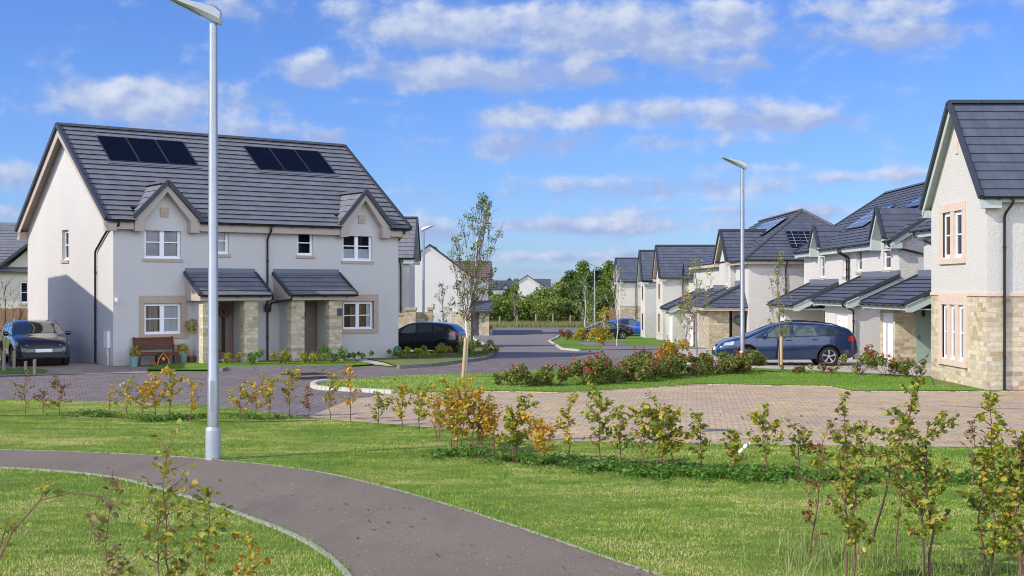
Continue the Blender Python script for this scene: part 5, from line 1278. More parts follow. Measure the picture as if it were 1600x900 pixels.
def clump_tree(x, y, H, label, crown, trunk_r=.06, leaf=.12, n=2500, mat='leaf_tree', bark='bark_grey', name='tree', group=None, seed=1, limbs=7, lean=(0, 0), hb=.3, clumps=26, spread=.30, sparse=False, cat='tree', leaf_up=.2, limb=None):
    """tapered trunk, limbs out to leaf clumps; crown = (half width, bottom z fraction, shape power)"""
    rg = np.random.default_rng(seed); z = gz(y); o = empty(name, (x, y, z), 0, label, cat, group); tr = MB(); lm = MB(); hw, cb, pw = crown
    n_ = 9; pts = [Vector((lean[0]*(i/n_)+rg.normal()*.012*H*(i > 1), lean[1]*(i/n_)+rg.normal()*.008*H*(i > 1), H*.96*i/n_)) for i in range(n_+1)]
    tr.tube(pts, [trunk_r*(1-.86*(i/n_))+.004 for i in range(n_+1)], 8); C = []; RV = []
    per = max(3, n//clumps)
    for k in range(clumps):
        t = cb+(1-cb)*((k+rg.random())/clumps); prof = math.sin(math.pi*min(.98, ((t-cb)/(1-cb))**pw*.86+.12)); a = k*2.4+rg.normal()*.5; rr = hw*prof*(.30+.75*math.sqrt(rg.random()))
        f = t*n_*.96; i = min(int(f), n_-1); base = pts[i].lerp(pts[i+1], f-i); c = Vector((base.x+math.cos(a)*rr, base.y+math.sin(a)*rr, H*t))
        t0 = max(hb*.8, t-.22-.15*rg.random()); f = t0*n_; i = min(int(f), n_-1); st = pts[i].lerp(pts[i+1], f-i); m = st.lerp(c, .55)+Vector((0, 0, -.04*H))
        lm.tube([st, m, c], [trunk_r*.20*(1-t*.6)+.002, trunk_r*.12*(1-t*.6)+.002, .002], 5)
        if sparse:
            for q in range(3):
                e = c+Vector((rg.normal(), rg.normal(), abs(rg.normal())))*hw*spread*.9; lm.tube([m.lerp(c, .6), c.lerp(e, .6), e], [.005, .004, .002], 4)
        cr = hw*spread*(.65+.7*rg.random()); cc = rg.normal(size=(per, 3)); cc *= (cr*.62*rg.random(per)**.2/np.maximum(.35, np.linalg.norm(cc, axis=1)))[:, None]*np.array([1, 1, .82])
        cc = cc*1.25+np.array(c); C.append(cc); RV.append(np.clip(rg.normal(.42+.16*rg.normal(), .22, per), 0, 1))
    tr.build('trunk', M[bark], o, smooth=True, fix=False); lm.build('limbs', M[limb or bark], o, fix=False); leaf_mesh('crown', np.concatenate(C), leaf, mat, o, np.concatenate(RV), seed, up=leaf_up)
    return o

def bush(x, y, hw, hd, H, label, mat, leaf, n, name='shrub', group=None, seed=1, tips=0, tipmat='leaf_redtip', stemmat='stem_red', cat='shrub', rough=.5, z=None):
    """rounded shrub: stems and leaves through the volume with an uneven outline, coloured new shoots on top"""
    n = int(n*2.4); leaf *= 1.15; rg = np.random.default_rng(seed); z = gz(y) if z is None else z; o = empty(name, (x, y, z), 0, label, cat, group); st = MB()
    nc = max(4, int(hw*hd*22)+4); cc = np.stack([rg.uniform(-hw, hw, nc), rg.uniform(-hd, hd, nc), H*(.25+.6*rg.random(nc))], 1); cr = H*.26*(.6+.8*rg.random(nc))
    i = rg.integers(0, nc, n); d = rg.normal(size=(n, 3)); d /= np.linalg.norm(d, axis=1)[:, None]; p = cc[i]+d*(cr[i]*rg.random(n)**.45)[:, None]; p[:, 2] = np.abs(p[:, 2])
    for k in range(nc): st.tube([(cc[k][0]*.08, cc[k][1]*.08, 0), tuple(cc[k]*np.array([.8, .8, .6])), tuple(cc[k])], [.008, .006, .003], 4)
    tp = []
    for k in range(tips):
        j = rg.integers(0, nc); b = Vector(cc[j])+Vector((rg.normal()*.1, rg.normal()*.08, cr[j]*.6)); e = b+Vector((rg.normal()*.06, rg.normal()*.06, H*(.14+.22*rg.random()))); st.tube([cc[j], b, e], [.004, .004, .002], 4)
        for q in range(9): tp.append(b.lerp(e, .3+.75*rg.random())+Vector(rg.normal(size=3))*.018)
    st.build('stem', M[stemmat], o, fix=False)
    q = np.concatenate([p, np.array([tuple(t) for t in tp])]) if tp else p
    lf = leaf_mesh('foliage', q, leaf, mat, o, seed=seed, up=.15)
    if tp: lf.data.materials.append(M[tipmat]); lf.data.polygons.foreach_set('material_index', np.concatenate([np.zeros(2*len(p), np.int32), np.ones(2*len(tp), np.int32)]))
    return o

# ================================================================== ground sheets
def sheet(name, poly, mat, off=.004, kind='structure', parent=None):
    bm = bmesh.new(); vs = [bm.verts.new((x, y, 0)) for x, y in poly]; bm.faces.new(vs)
    for yc in (44, 105):
        bmesh.ops.bisect_plane(bm, geom=bm.verts[:]+bm.edges[:]+bm.faces[:], plane_co=(0, yc, 0), plane_no=(0, 1, 0))
    bmesh.ops.triangulate(bm, faces=bm.faces[:])
    for v in bm.verts: v.co.z = gz(v.co.y)+off
    bmesh.ops.recalc_face_normals(bm, faces=bm.faces)
    if bm.faces and sum(f.normal.z for f in bm.faces) < 0: bmesh.ops.reverse_faces(bm, faces=bm.faces)
    me = bpy.data.meshes.new(name); bm.to_mesh(me); bm.free(); me.materials.append(M[mat]); o = bpy.data.objects.new(name, me); link(o); tag(o, kind=kind); return o
def curve(pts, n=2):
    for _ in range(n):
        o = [pts[0]]
        for a, b in zip(pts, pts[1:]): o += [(a[0]*.75+b[0]*.25, a[1]*.75+b[1]*.25), (a[0]*.25+b[0]*.75, a[1]*.25+b[1]*.75)]
        o.append(pts[-1]); pts = o
    return pts
def kerb(name, pts, w, h, mat, low=-.05, side=0, seg=.92):
    """kerb stones along a line of ground points, with a joint every stone"""
    P = [Vector((x, y, 0)) for x, y in pts]; mb = MB(); nrm = []
    for i in range(len(P)):
        d = (P[min(i+1, len(P)-1)]-P[max(i-1, 0)]).normalized(); nrm.append(Vector((-d.y, d.x, 0)))
    A = [p+n*(w/2+side*w/2) for p, n in zip(P, nrm)]; B = [p-n*(w/2-side*w/2) for p, n in zip(P, nrm)]
    Z = lambda p, k: (p.x, p.y, gz(p.y)+k)
    acc = 0
    for i in range(len(P)-1):
        L = (P[i+1]-P[i]).length; k = max(1, round(L/seg))
        for j in range(k):
            a0 = A[i].lerp(A[i+1], j/k); a1 = A[i].lerp(A[i+1], (j+1)/k-.012/max(.1, L)); b0 = B[i].lerp(B[i+1], j/k); b1 = B[i].lerp(B[i+1], (j+1)/k-.012/max(.1, L))
            q = [Z(a0, h), Z(a1, h), Z(b1, h), Z(b0, h)]; l = [Z(a0, low), Z(a1, low), Z(b1, low), Z(b0, low)]
            mb.quad(q)
            for e in range(4): mb.quad([l[e], l[(e+1) % 4], q[(e+1) % 4], q[e]])
    o = mb.build(name, M[mat]); tag(o, kind='structure'); return o
def inpoly(P, poly):
    x, y = P[:, 0], P[:, 1]; ins = np.zeros(len(P), bool); n = len(poly)
    for i in range(n):
        x0, y0 = poly[i]; x1, y1 = poly[(i+1) % n]
        c = ((y0 > y) != (y1 > y)) & (x < (x1-x0)*(y-y0)/((y1-y0) if y1 != y0 else 1e-9)+x0); ins ^= c
    return ins
PX = lambda L: [at(*p) for p in L]
# ================================================================== sky, sun, camera
def make_world():
    w = bpy.data.worlds.new('World'); SC.world = w; w.use_nodes = True; t = w.node_tree; n = t.nodes; bg = n['Background']
    def add(typ, **kw):
        q = n.new(typ)
        for k, v in kw.items(): setattr(q, k, v)
        return q
    def mth(op, a, b=0.0, c=None, clamp=False):
        q = add('ShaderNodeMath', operation=op); q.use_clamp = clamp
        for i, v in enumerate((a, b) if c is None else (a, b, c)):
            if hasattr(v, 'is_output'): t.links.new(v, q.inputs[i])
            else: q.inputs[i].default_value = v
        return q.outputs[0]
    sky = add('ShaderNodeTexSky'); sky.sky_type = 'NISHITA'; sky.sun_disc = False; sky.sun_elevation = R(SUN_EL); sky.sun_rotation = math.atan2(SUN_X, SUN_Y)
    sky.altitude = 50; sky.air_density = SKY['air']; sky.dust_density = SKY['dust']; sky.ozone_density = SKY['ozone']
    hs = add('ShaderNodeMix', data_type='RGBA', blend_type='MULTIPLY'); hs.inputs[0].default_value = 1; hs.inputs[7].default_value = (*SKY['tint'], 1); t.links.new(sky.outputs[0], hs.inputs[6])
    co = add('ShaderNodeTexCoord'); sp = add('ShaderNodeSeparateXYZ'); t.links.new(co.outputs['Generated'], sp.inputs[0])
    az = mth('ARCTAN2', sp.outputs[0], sp.outputs[1]); el = mth('ARCSINE', sp.outputs[2])
    blobs = [(760,42,300,48,1.0),(1010,48,290,60,1.05),(720,114,290,34,1.0),(500,108,66,32,1.15),(900,118,130,24,.8),(950,180,290,27,.9),(850,228,220,28,.8),(1050,292,260,26,.85),(240,158,180,38,1.05),(340,204,190,24,.8),
             (10,272,70,30,.9),(1440,52,150,26,.85),(1360,12,220,26,.85),(1268,52,66,32,.9),(1150,102,90,24,.8),(1200,188,190,22,.85),(900,352,340,15,.85),(690,366,120,20,.8),(1290,332,170,20,.9),(520,214,80,20,.8),(1330,276,130,14,.75),
             (1000,402,440,12,.8),(350,15,60,22,.7),(1100,330,180,11,.7),(1000,220,200,16,.7),(0,330,100,14,.7),(560,160,120,12,.55),(720,302,160,10,.5),(1180,262,120,12,.7),(880,425,300,8,.7)]
    D = None; SH = None
    for (px, py, hw, hh, s) in blobs:
        a0 = math.atan2(px-800, F); e0 = math.atan2(450-py, F)*math.cos(a0); wa = hw/F; we = hh/F
        u = mth('MULTIPLY', mth('SUBTRACT', az, a0), 1/wa); v = mth('MULTIPLY', mth('SUBTRACT', el, e0), 1/we)
        r2 = mth('ADD', mth('MULTIPLY', u, u), mth('MULTIPLY', v, v)); g = mth('MULTIPLY', mth('POWER', 2.718, mth('MULTIPLY', r2, -.9)), s)
        D = g if D is None else mth('SMOOTH_MAX', D, g, .25)
        h = mth('MULTIPLY', g, mth('MULTIPLY', v, 1.0)); SH = h if SH is None else mth('ADD', SH, h)
    cb = add('ShaderNodeCombineXYZ'); t.links.new(az, cb.inputs[0]); t.links.new(mth('MULTIPLY', el, 1.45), cb.inputs[1])
    def noise(off, sc, det=7, rough=.58):
        m = add('ShaderNodeMapping'); m.inputs['Location'].default_value = off; t.links.new(cb.outputs[0], m.inputs[0])
        q = add('ShaderNodeTexNoise'); q.inputs['Scale'].default_value = sc; q.inputs['Detail'].default_value = det; q.inputs['Roughness'].default_value = rough; t.links.new(m.outputs[0], q.inputs[0]); return q.outputs['Fac']
    n1 = noise((3.1, 1.7, 0), 24, 8, .56); n2 = noise((3.1-.008, 1.7+.014, 0), 24, 8, .56); wide = noise((9.2, 4.4, 0), 9, 3)
    # added broken cloud behind the viewer, unseen, boosted to fill the shaded walls
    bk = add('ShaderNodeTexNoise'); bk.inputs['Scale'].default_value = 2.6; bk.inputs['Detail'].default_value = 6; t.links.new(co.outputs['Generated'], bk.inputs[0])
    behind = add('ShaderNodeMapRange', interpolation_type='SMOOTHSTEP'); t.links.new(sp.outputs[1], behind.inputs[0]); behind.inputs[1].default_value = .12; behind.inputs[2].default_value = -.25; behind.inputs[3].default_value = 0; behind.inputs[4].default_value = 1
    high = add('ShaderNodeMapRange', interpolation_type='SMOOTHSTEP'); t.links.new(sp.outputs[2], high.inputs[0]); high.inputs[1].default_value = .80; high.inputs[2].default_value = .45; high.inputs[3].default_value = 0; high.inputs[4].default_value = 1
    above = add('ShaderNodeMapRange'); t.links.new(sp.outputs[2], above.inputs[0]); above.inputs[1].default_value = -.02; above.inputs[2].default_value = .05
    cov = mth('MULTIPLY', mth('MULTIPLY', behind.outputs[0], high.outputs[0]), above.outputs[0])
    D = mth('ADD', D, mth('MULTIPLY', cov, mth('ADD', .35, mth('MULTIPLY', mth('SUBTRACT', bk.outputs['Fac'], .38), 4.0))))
    dens = mth('ADD', D, mth('MULTIPLY', mth('SUBTRACT', n1, .5), 1.7)); dens = mth('ADD', dens, mth('MULTIPLY', mth('SUBTRACT', wide, .48), 1.1))
    mr = add('ShaderNodeMapRange', interpolation_type='SMOOTHERSTEP'); t.links.new(dens, mr.inputs[0]); mr.inputs[1].default_value = .24; mr.inputs[2].default_value = 1.0; mr.inputs[3].default_value = 0; mr.inputs[4].default_value = .93
    sh = mth('ADD', mth('MULTIPLY', mth('SUBTRACT', n1, n2), 2.3), mth('ADD', mth('MULTIPLY', SH, .42), .30))
    r = add('ShaderNodeValToRGB'); e = r.color_ramp.elements; K = SKY['cloud']
    e[0].position = .10; e[0].color = (.37*K, .47*K, .76*K, 1); e[1].position = .95; e[1].color = (.73*K, .78*K, .90*K, 1); m = e.new(.5); m.color = (.53*K, .62*K, .83*K, 1); t.links.new(mth('ADD', sh, 0, clamp=True), r.inputs[0])
    br = add('ShaderNodeMix', data_type='RGBA', blend_type='MULTIPLY'); br.inputs[0].default_value = 1; t.links.new(r.outputs[0], br.inputs[6]); fill_gain = mth('MULTIPLY', cov, SKY['back']); cbx = add('ShaderNodeCombineXYZ'); [t.links.new(mth('ADD', 1.0, mth('MULTIPLY', fill_gain, q)), cbx.inputs[i]) for i, q in enumerate((1.16, 1.0, .80))]; t.links.new(cbx.outputs[0], br.inputs[7]); mx = add('ShaderNodeMix', data_type='RGBA'); t.links.new(mr.outputs[0], mx.inputs[0]); t.links.new(hs.outputs[2], mx.inputs[6]); t.links.new(br.outputs[2], mx.inputs[7])
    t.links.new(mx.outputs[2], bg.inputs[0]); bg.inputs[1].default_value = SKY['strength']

SKY = dict(air=1.0, dust=.3, ozone=3.0, tint=(.40, .55, .92), strength=.13, cloud=5.6, back=3.5)  # back: extra brightness of the added fill clouds behind the viewer
SUN_STR = 3.3; EXPO = .46

def make_camera():
    c = bpy.data.cameras.new('camera'); c.sensor_width = 36; c.lens = 36*F/1600; c.clip_start = .1; c.clip_end = 6000
    o = bpy.data.objects.new('camera', c); link(o); o.location = (0, 0, CH); o.rotation_euler = (R(90), 0, 0); SC.camera = o
    l = bpy.data.lights.new('sun', 'SUN'); l.energy = SUN_STR; l.angle = R(.5); l.color = (1, .92, .79); s = bpy.data.objects.new('sun', l); link(s)
    d = Vector((-SUN_X*math.cos(R(SUN_EL)), -SUN_Y*math.cos(R(SUN_EL)), -math.sin(R(SUN_EL)))); s.rotation_euler = d.to_track_quat('-Z', 'Y').to_euler(); s.location = (-30, -10, 30)
    v = SC.view_settings; SC.display_settings.display_device = 'sRGB'; v.view_transform = 'Standard'; v.look = 'None'; v.gamma = 1; v.exposure = EXPO; v.use_curve_mapping = False
    SC.cycles.pixel_filter_type = 'BLACKMAN_HARRIS'; SC.cycles.filter_width = 1.0; SC.cycles.max_bounces = 8; SC.cycles.transparent_max_bounces = 24; SC.cycles.use_adaptive_sampling = False; SC.cycles.use_denoising = True; SC.cycles.caustics_reflective = False; SC.cycles.caustics_refractive = False

# ================================================================== the ground
PATH_UP = [(-420,695),(-200,700),(0,703),(100,706),(200,710),(290,715),(345,720),(420,727),(500,738),(560,751),(640,772),(720,796),(800,822),(880,849),(950,874),(1010,893),(1080,920),(1180,975),(1240,1040)]
PATH_LO = [(-420,722),(-200,727),(0,731),(100,737),(180,746),(240,760),(300,778),(370,801),(430,823),(480,845),(512,866),(535,885),(550,902),(562,930),(570,980),(560,1040)]
ROAD_NEAR = [(-330,618),(0,624),(170,628),(320,633),(400,642),(487,654)]
BAY = [(480,652),(545,626),(612,615),(775,611),(880,613),(940,610),(1050,603),(1090,600),(1295,603),(1332,611),(1700,612),(1800,612),(1800,706),(1600,700),(1300,697),(1040,693),(940,691),(859,689),(780,681),(708,672),(620,664),(540,658)]
ISLAND = [(486,606),(492,600),(530,595),(640,588),(775,584),(860,579),(1000,569),(1085,573),(1250,579),(1455,590),(1458,603),(1535,612),(1332,612),(1295,604),(1090,601),(1050,604),(940,611),(880,614),(775,612),(612,615),(560,612),(520,610),(495,609)]
LAWN_A = [(228,580),(345,580),(352,577),(440,576),(540,574),(585,571),(520,560),(300,567),(240,573)]
LAWN_B = [(618,574),(690,570),(764,560),(770,553),(740,545),(640,552),(560,556),(575,563)]
def ground():
    big = MB(); ys = [-400, 44, 105, 4000]
    for a, b in zip(ys, ys[1:]): big.quad([(-3000, a, gz(a)), (3000, a, gz(a)), (3000, b, gz(b)), (-3000, b, gz(b))])
    tag(big.build('ground', M['lawn']), kind='structure')
    up, lo = curve(PX(PATH_UP)), curve(PX(PATH_LO)); path = lo+up[::-1]
    sheet('path', path, 'tarmac', .004)
    kerb('path_edging', up, .035, .014, 'edging', side=1, seg=.9); kerb('path_edging', lo, .06, .024, 'edging', side=-1, seg=.9)
    road = PX(ROAD_NEAR)+PX([(545,630),(612,618),(775,612),(1000,590),(1130,574),(1105,552),(1040,547)])+PX([(930,547),(880,547),(858,533),(872,526),(1010,517),(960,510),(850,510),(752,509.2)])+PX([(735,519),(745,533),(772,546),(772,560),(700,572),(620,577),(585,572),(540,575),(440,577),(352,579),(340,582),(230,583),(0,588),(-330,592)])
    sheet('road', road, 'paving_purple', .004)
    sheet('road', PX([(774,560),(1012,560),(1100,560),(1105,552),(1040,547),(930,547),(880,547),(858,533),(872,526),(1010,517),(960,510),(850,510),(752,509.2),(735,519),(745,533),(772,546)]), 'road_tarmac', .008)
    sheet('parking_bay', PX(BAY), 'paving_beige', .008)
    sheet('driveway', PX([(-330,592),(0,588),(230,583),(232,579),(236,574),(178,573.5),(60,560),(-60,553),(-330,556)]), 'paving_tan', .016)
    sheet('garden_path', PX([(520,560),(560,556),(575,563),(618,574),(585,571)]), 'slab', .03)
    sheet('driveway', PX([(1075,572),(1455,591),(1480,575),(1452,561),(1340,548),(1180,543),(1060,545),(1055,552)]), 'slab', .013)
    sheet('driveway', [(-9, 50.5), (-2.6, 52.5), (-2.2, 60.5), (-9, 60.5)], 'paving_tan', .018)
    sheet('driveway', PX([(945,541),(1110,541),(1110,545),(935,547)]), 'road_tarmac', .023); sheet('driveway', PX([(900,535),(955,534),(985,540),(915,541)]), 'road_tarmac', .028)
    sheet('gravel_strip', [(12.6, 32.05), (24, 32.05), (24, 32.68), (12.6, 32.68)], 'gravel_red', .010)
    sheet('verge', PX([(752,508.6),(960,509.2),(1010,509),(1010,503),(700,503),(740,508)]), 'field', .012)
    # raised lawns with their kerbs
    isl = PX(ISLAND); sheet('lawn', isl, 'lawn_bright', .03)
    kerb('kerb', curve(PX([(515,597.5),(494,600),(486.5,604.5),(497,609),(520,610.5),(560,612.5),(614,615.5)]), 2), .13, .10, 'pale_kerb')
    kerb('kerb', PX([(614,615.5),(775,612.5),(880,614.5),(940,611.5),(1050,604.5),(1090,601.5),(1295,604.5),(1332,612.5),(1700,613.5)]), .05, .028, 'paving_beige')
    sheet('lawn', PX(LAWN_A), 'lawn_bright', .05); sheet('lawn', PX(LAWN_B), 'lawn', .06)
    kerb('kerb', PX([(345,580.5),(354,578),(440,577),(545,575)]), .12, .10, 'shaded_kerb'); kerb('kerb', curve(PX([(622,576),(690,571.5),(752,563.5),(769,557),(772,547)]), 1), .12, .11, 'shaded_kerb')
    kerb('kerb', PX([(735,519),(745,533),(772,546)]), .12, .10, 'pale_kerb'); kerb('kerb', PX([(905,549),(878,546.5),(858,533.5),(872,526),(905,520)]), .12, .10, 'pale_kerb')
    kerb('kerb', PX([(752,509.3),(850,510.3),(950,510.3)]), .3, .12, 'pale_kerb')
    sheet('lawn', PX([(-330,580),(0,586),(70,584),(76,580),(60,577),(0,577),(-330,570)]), 'lawn_bright', .03)
    sheet('lawn', PX([(862,534),(880,546),(930,547),(990,541),(1110,541),(1110,530),(1000,524),(905,520),(874,527)]), 'lawn_bright', .02)
    # line of setts across the mouth of the drive at the right
    kerb('sett_line', PX([(1334,612),(1400,622),(1470,634)]), .10, .012, 'edging', seg=.25); kerb('sett_line', PX([(1470,634),(1540,638),(1640,641)]), .14, .012, 'gravel_red', seg=.2)
    # bare soil along the hedging plants
    rg = np.random.default_rng(5)
    def strip(pts, w):
        P = curve(PX(pts), 2); a, b = [], []
        for x, y in P: a.append((x, y+w*(.7+.6*rg.random()))); b.append((x, y-w*(.7+.6*rg.random())))
        return a+b[::-1]
    s1 = strip([(-100,648),(0,650),(120,650),(230,655),(330,660),(430,659),(500,657)], .10); s2 = strip([(690,706),(760,713),(850,723),(950,730),(1010,733)], .34)
    sheet('soil', s1, 'soil', .006); sheet('soil', s2, 'soil', .006)
    # mown grass: real blades, denser near the camera
    rg = np.random.default_rng(11); n = 1350000; d = 8.0+(30-8.0)*rg.random(n)**1.2; x = (rg.random(n)*2-1)*(d*.43+4.5); P = np.stack([x, d], 1)
    ok = ~inpoly(P, path) & ~inpoly(P, road) & ~inpoly(P, PX(BAY)); soil = inpoly(P, s1) | inpoly(P, s2); ok &= ~(soil & (rg.random(n) < .82)); P = P[ok]
    def patch(P, sx, sy, seed):
        r_ = np.random.default_rng(seed); g = r_.random((64, 64)); u = (P[:, 0]*sx) % 63; v = (P[:, 1]*sy) % 63; i, j = u.astype(int), v.astype(int); a, b = u-i, v-j; a = a*a*(3-2*a); b = b*b*(3-2*b)
        return (g[i, j]*(1-a)+g[i+1, j]*a)*(1-b)+(g[i, j+1]*(1-a)+g[i+1, j+1]*a)*b-.5
    f = patch(P, .55, 1.1, 1)*.55+patch(P, 1.4, 3.1, 2)*.55+patch(P, 4, 8, 3)*.45+patch(P, 12, 16, 4)*.35
    rnd = np.clip(.50+.85*f+rg.normal(size=len(P))*.16, 0, 1); h = .021+.007*np.sin(P[:, 0]*2.2+P[:, 1])*np.sin(P[:, 1]*1.7)
    o = blades_mesh('lawn_grass', np.column_stack([P, np.zeros(len(P))]), h, .0060+.00035*P[:, 1], 'grass_blade', 1.0, 3, rnd); tag(o, kind='stuff', label='short mown green lawn grass with straw coloured patches', cat='grass')
    n = 60000; px = 486+rg.random(n)*1050; d = 30+rg.random(n)*10; P = np.stack([(px-800)/F*d, d], 1); P = P[inpoly(P, isl)]
    o = blades_mesh('lawn_grass', np.column_stack([P, np.full(len(P), .028)]), .034, .018, 'grass_blade', .9, 4, np.clip(rg.normal(.30, .16, len(P))+np.clip((1.5-P[:, 0])*.12, 0, .36)+.3*patch(P, .6, 1.5, 5), 0, 1)); tag(o, kind='stuff', label='short bright green grass on the kerbed island', cat='grass')
    # unmown fringe on the path edges
    E = []
    for L, s in ((up, 1), (lo, -1)):
        A = np.array(L); 
        for a, b in zip(A, A[1:]):
            ln = np.linalg.norm(b-a); k = int(ln*260); t = rg.random(k)[:, None]; nn = np.array([-(b-a)[1], (b-a)[0]])/max(ln, 1e-6)*s; E.append(a+(b-a)*t+nn*(-.028+np.abs(rg.normal(size=(k, 1)))*.10))
    E = np.concatenate(E); E = E[(E[:, 1] > 9) & (E[:, 1] < 24)]
    o = blades_mesh('edge_grass', np.column_stack([E, np.zeros(len(E))]), +.052, .010, 'grass_blade', 1.0, 8, np.clip(rg.normal(.28, .16, len(E)), 0, 1)); tag(o, kind='stuff', label='longer dark green grass along the path edgings', cat='grass')
    # clover and weeds under the hedging plants
    C = []
    for (px, py, wx, wd, k) in ((150,650,40,.25,900),(250,657,40,.3,1600),(300,655,30,.2,700),(400,655,50,.2,500),(720,712,60,.35,1500),(830,722,60,.35,1800),(950,733,60,.4,2600),(1040,741,60,.42,3600),(1130,744,60,.38,3200),(1220,748,60,.35,2600),(1330,752,60,.3,1500),(1440,752,60,.3,1300),(1540,752,50,.3,1200)):
        x, d = at(px, py); k = int(k*.62); q = rg.normal(size=(k, 2)); ph = rg.random()*6; C.append(np.column_stack([x+q[:, 0]*wx*d/F*.6, d+q[:, 1]*wd*.6*(1+.6*np.sin(q[:, 0]*4+ph))+.18*np.sin(q[:, 0]*2.3+ph*2), .02+.08*rg.random(k)]))
    o = leaf_mesh('ground_cover', np.concatenate(C), .05, 'leaf_cover', seed=9, up=1.2, aspect=.8); tag(o, kind='stuff', label='low dark green clover and weeds under the hedging plants', cat='ground cover')
    n = 420; px = rg.random(n)*1600; d = 10+rg.random(n)**1.3*17; P = np.column_stack([(px-800)/F*d, d, .012+.012*rg.random(n)]); keep = inpoly(P, path) | (rg.random(n) < .45); P = P[keep]
    o = leaf_mesh('fallen_leaves', P, .05, 'leaf_dry', seed=19, up=3.0, round_=True, aspect=.7); tag(o, kind='stuff', label='small brown fallen leaves scattered over path and lawn', cat='leaves')
    # dry grass along the far fence, and tall grass among the near right plants
    n = 14000; px = 690+rg.random(n)*330; d = 134+rg.random(n)*9; P = np.column_stack([(px-800)/F*d, d, np.full(n, -1.55)])
    o = blades_mesh('dry_grass', P, .50, .05, 'grass_dry', .6, 12); tag(o, kind='stuff', label='tall dry grass along the far fence', cat='grass')
    C = []
    for (px, py, sx, k) in ((1275,876,40,150),(1330,886,40,150),(1390,892,40,70),(1480,896,40,40),(1565,900,40,80),(1250,905,40,70)):
        x, d = at(px, py); q = rg.normal(size=(k, 2)); C.append(np.column_stack([x+q[:, 0]*sx*d/F, d+q[:, 1]*.22, np.zeros(k)]))
    o = blades_mesh('tall_grass', np.concatenate(C), +.30, .007, 'grass_long', .85, 14, bend=True); tag(o, kind='stuff', label='tall wispy unmown grass around the near right hedging plants', cat='grass')

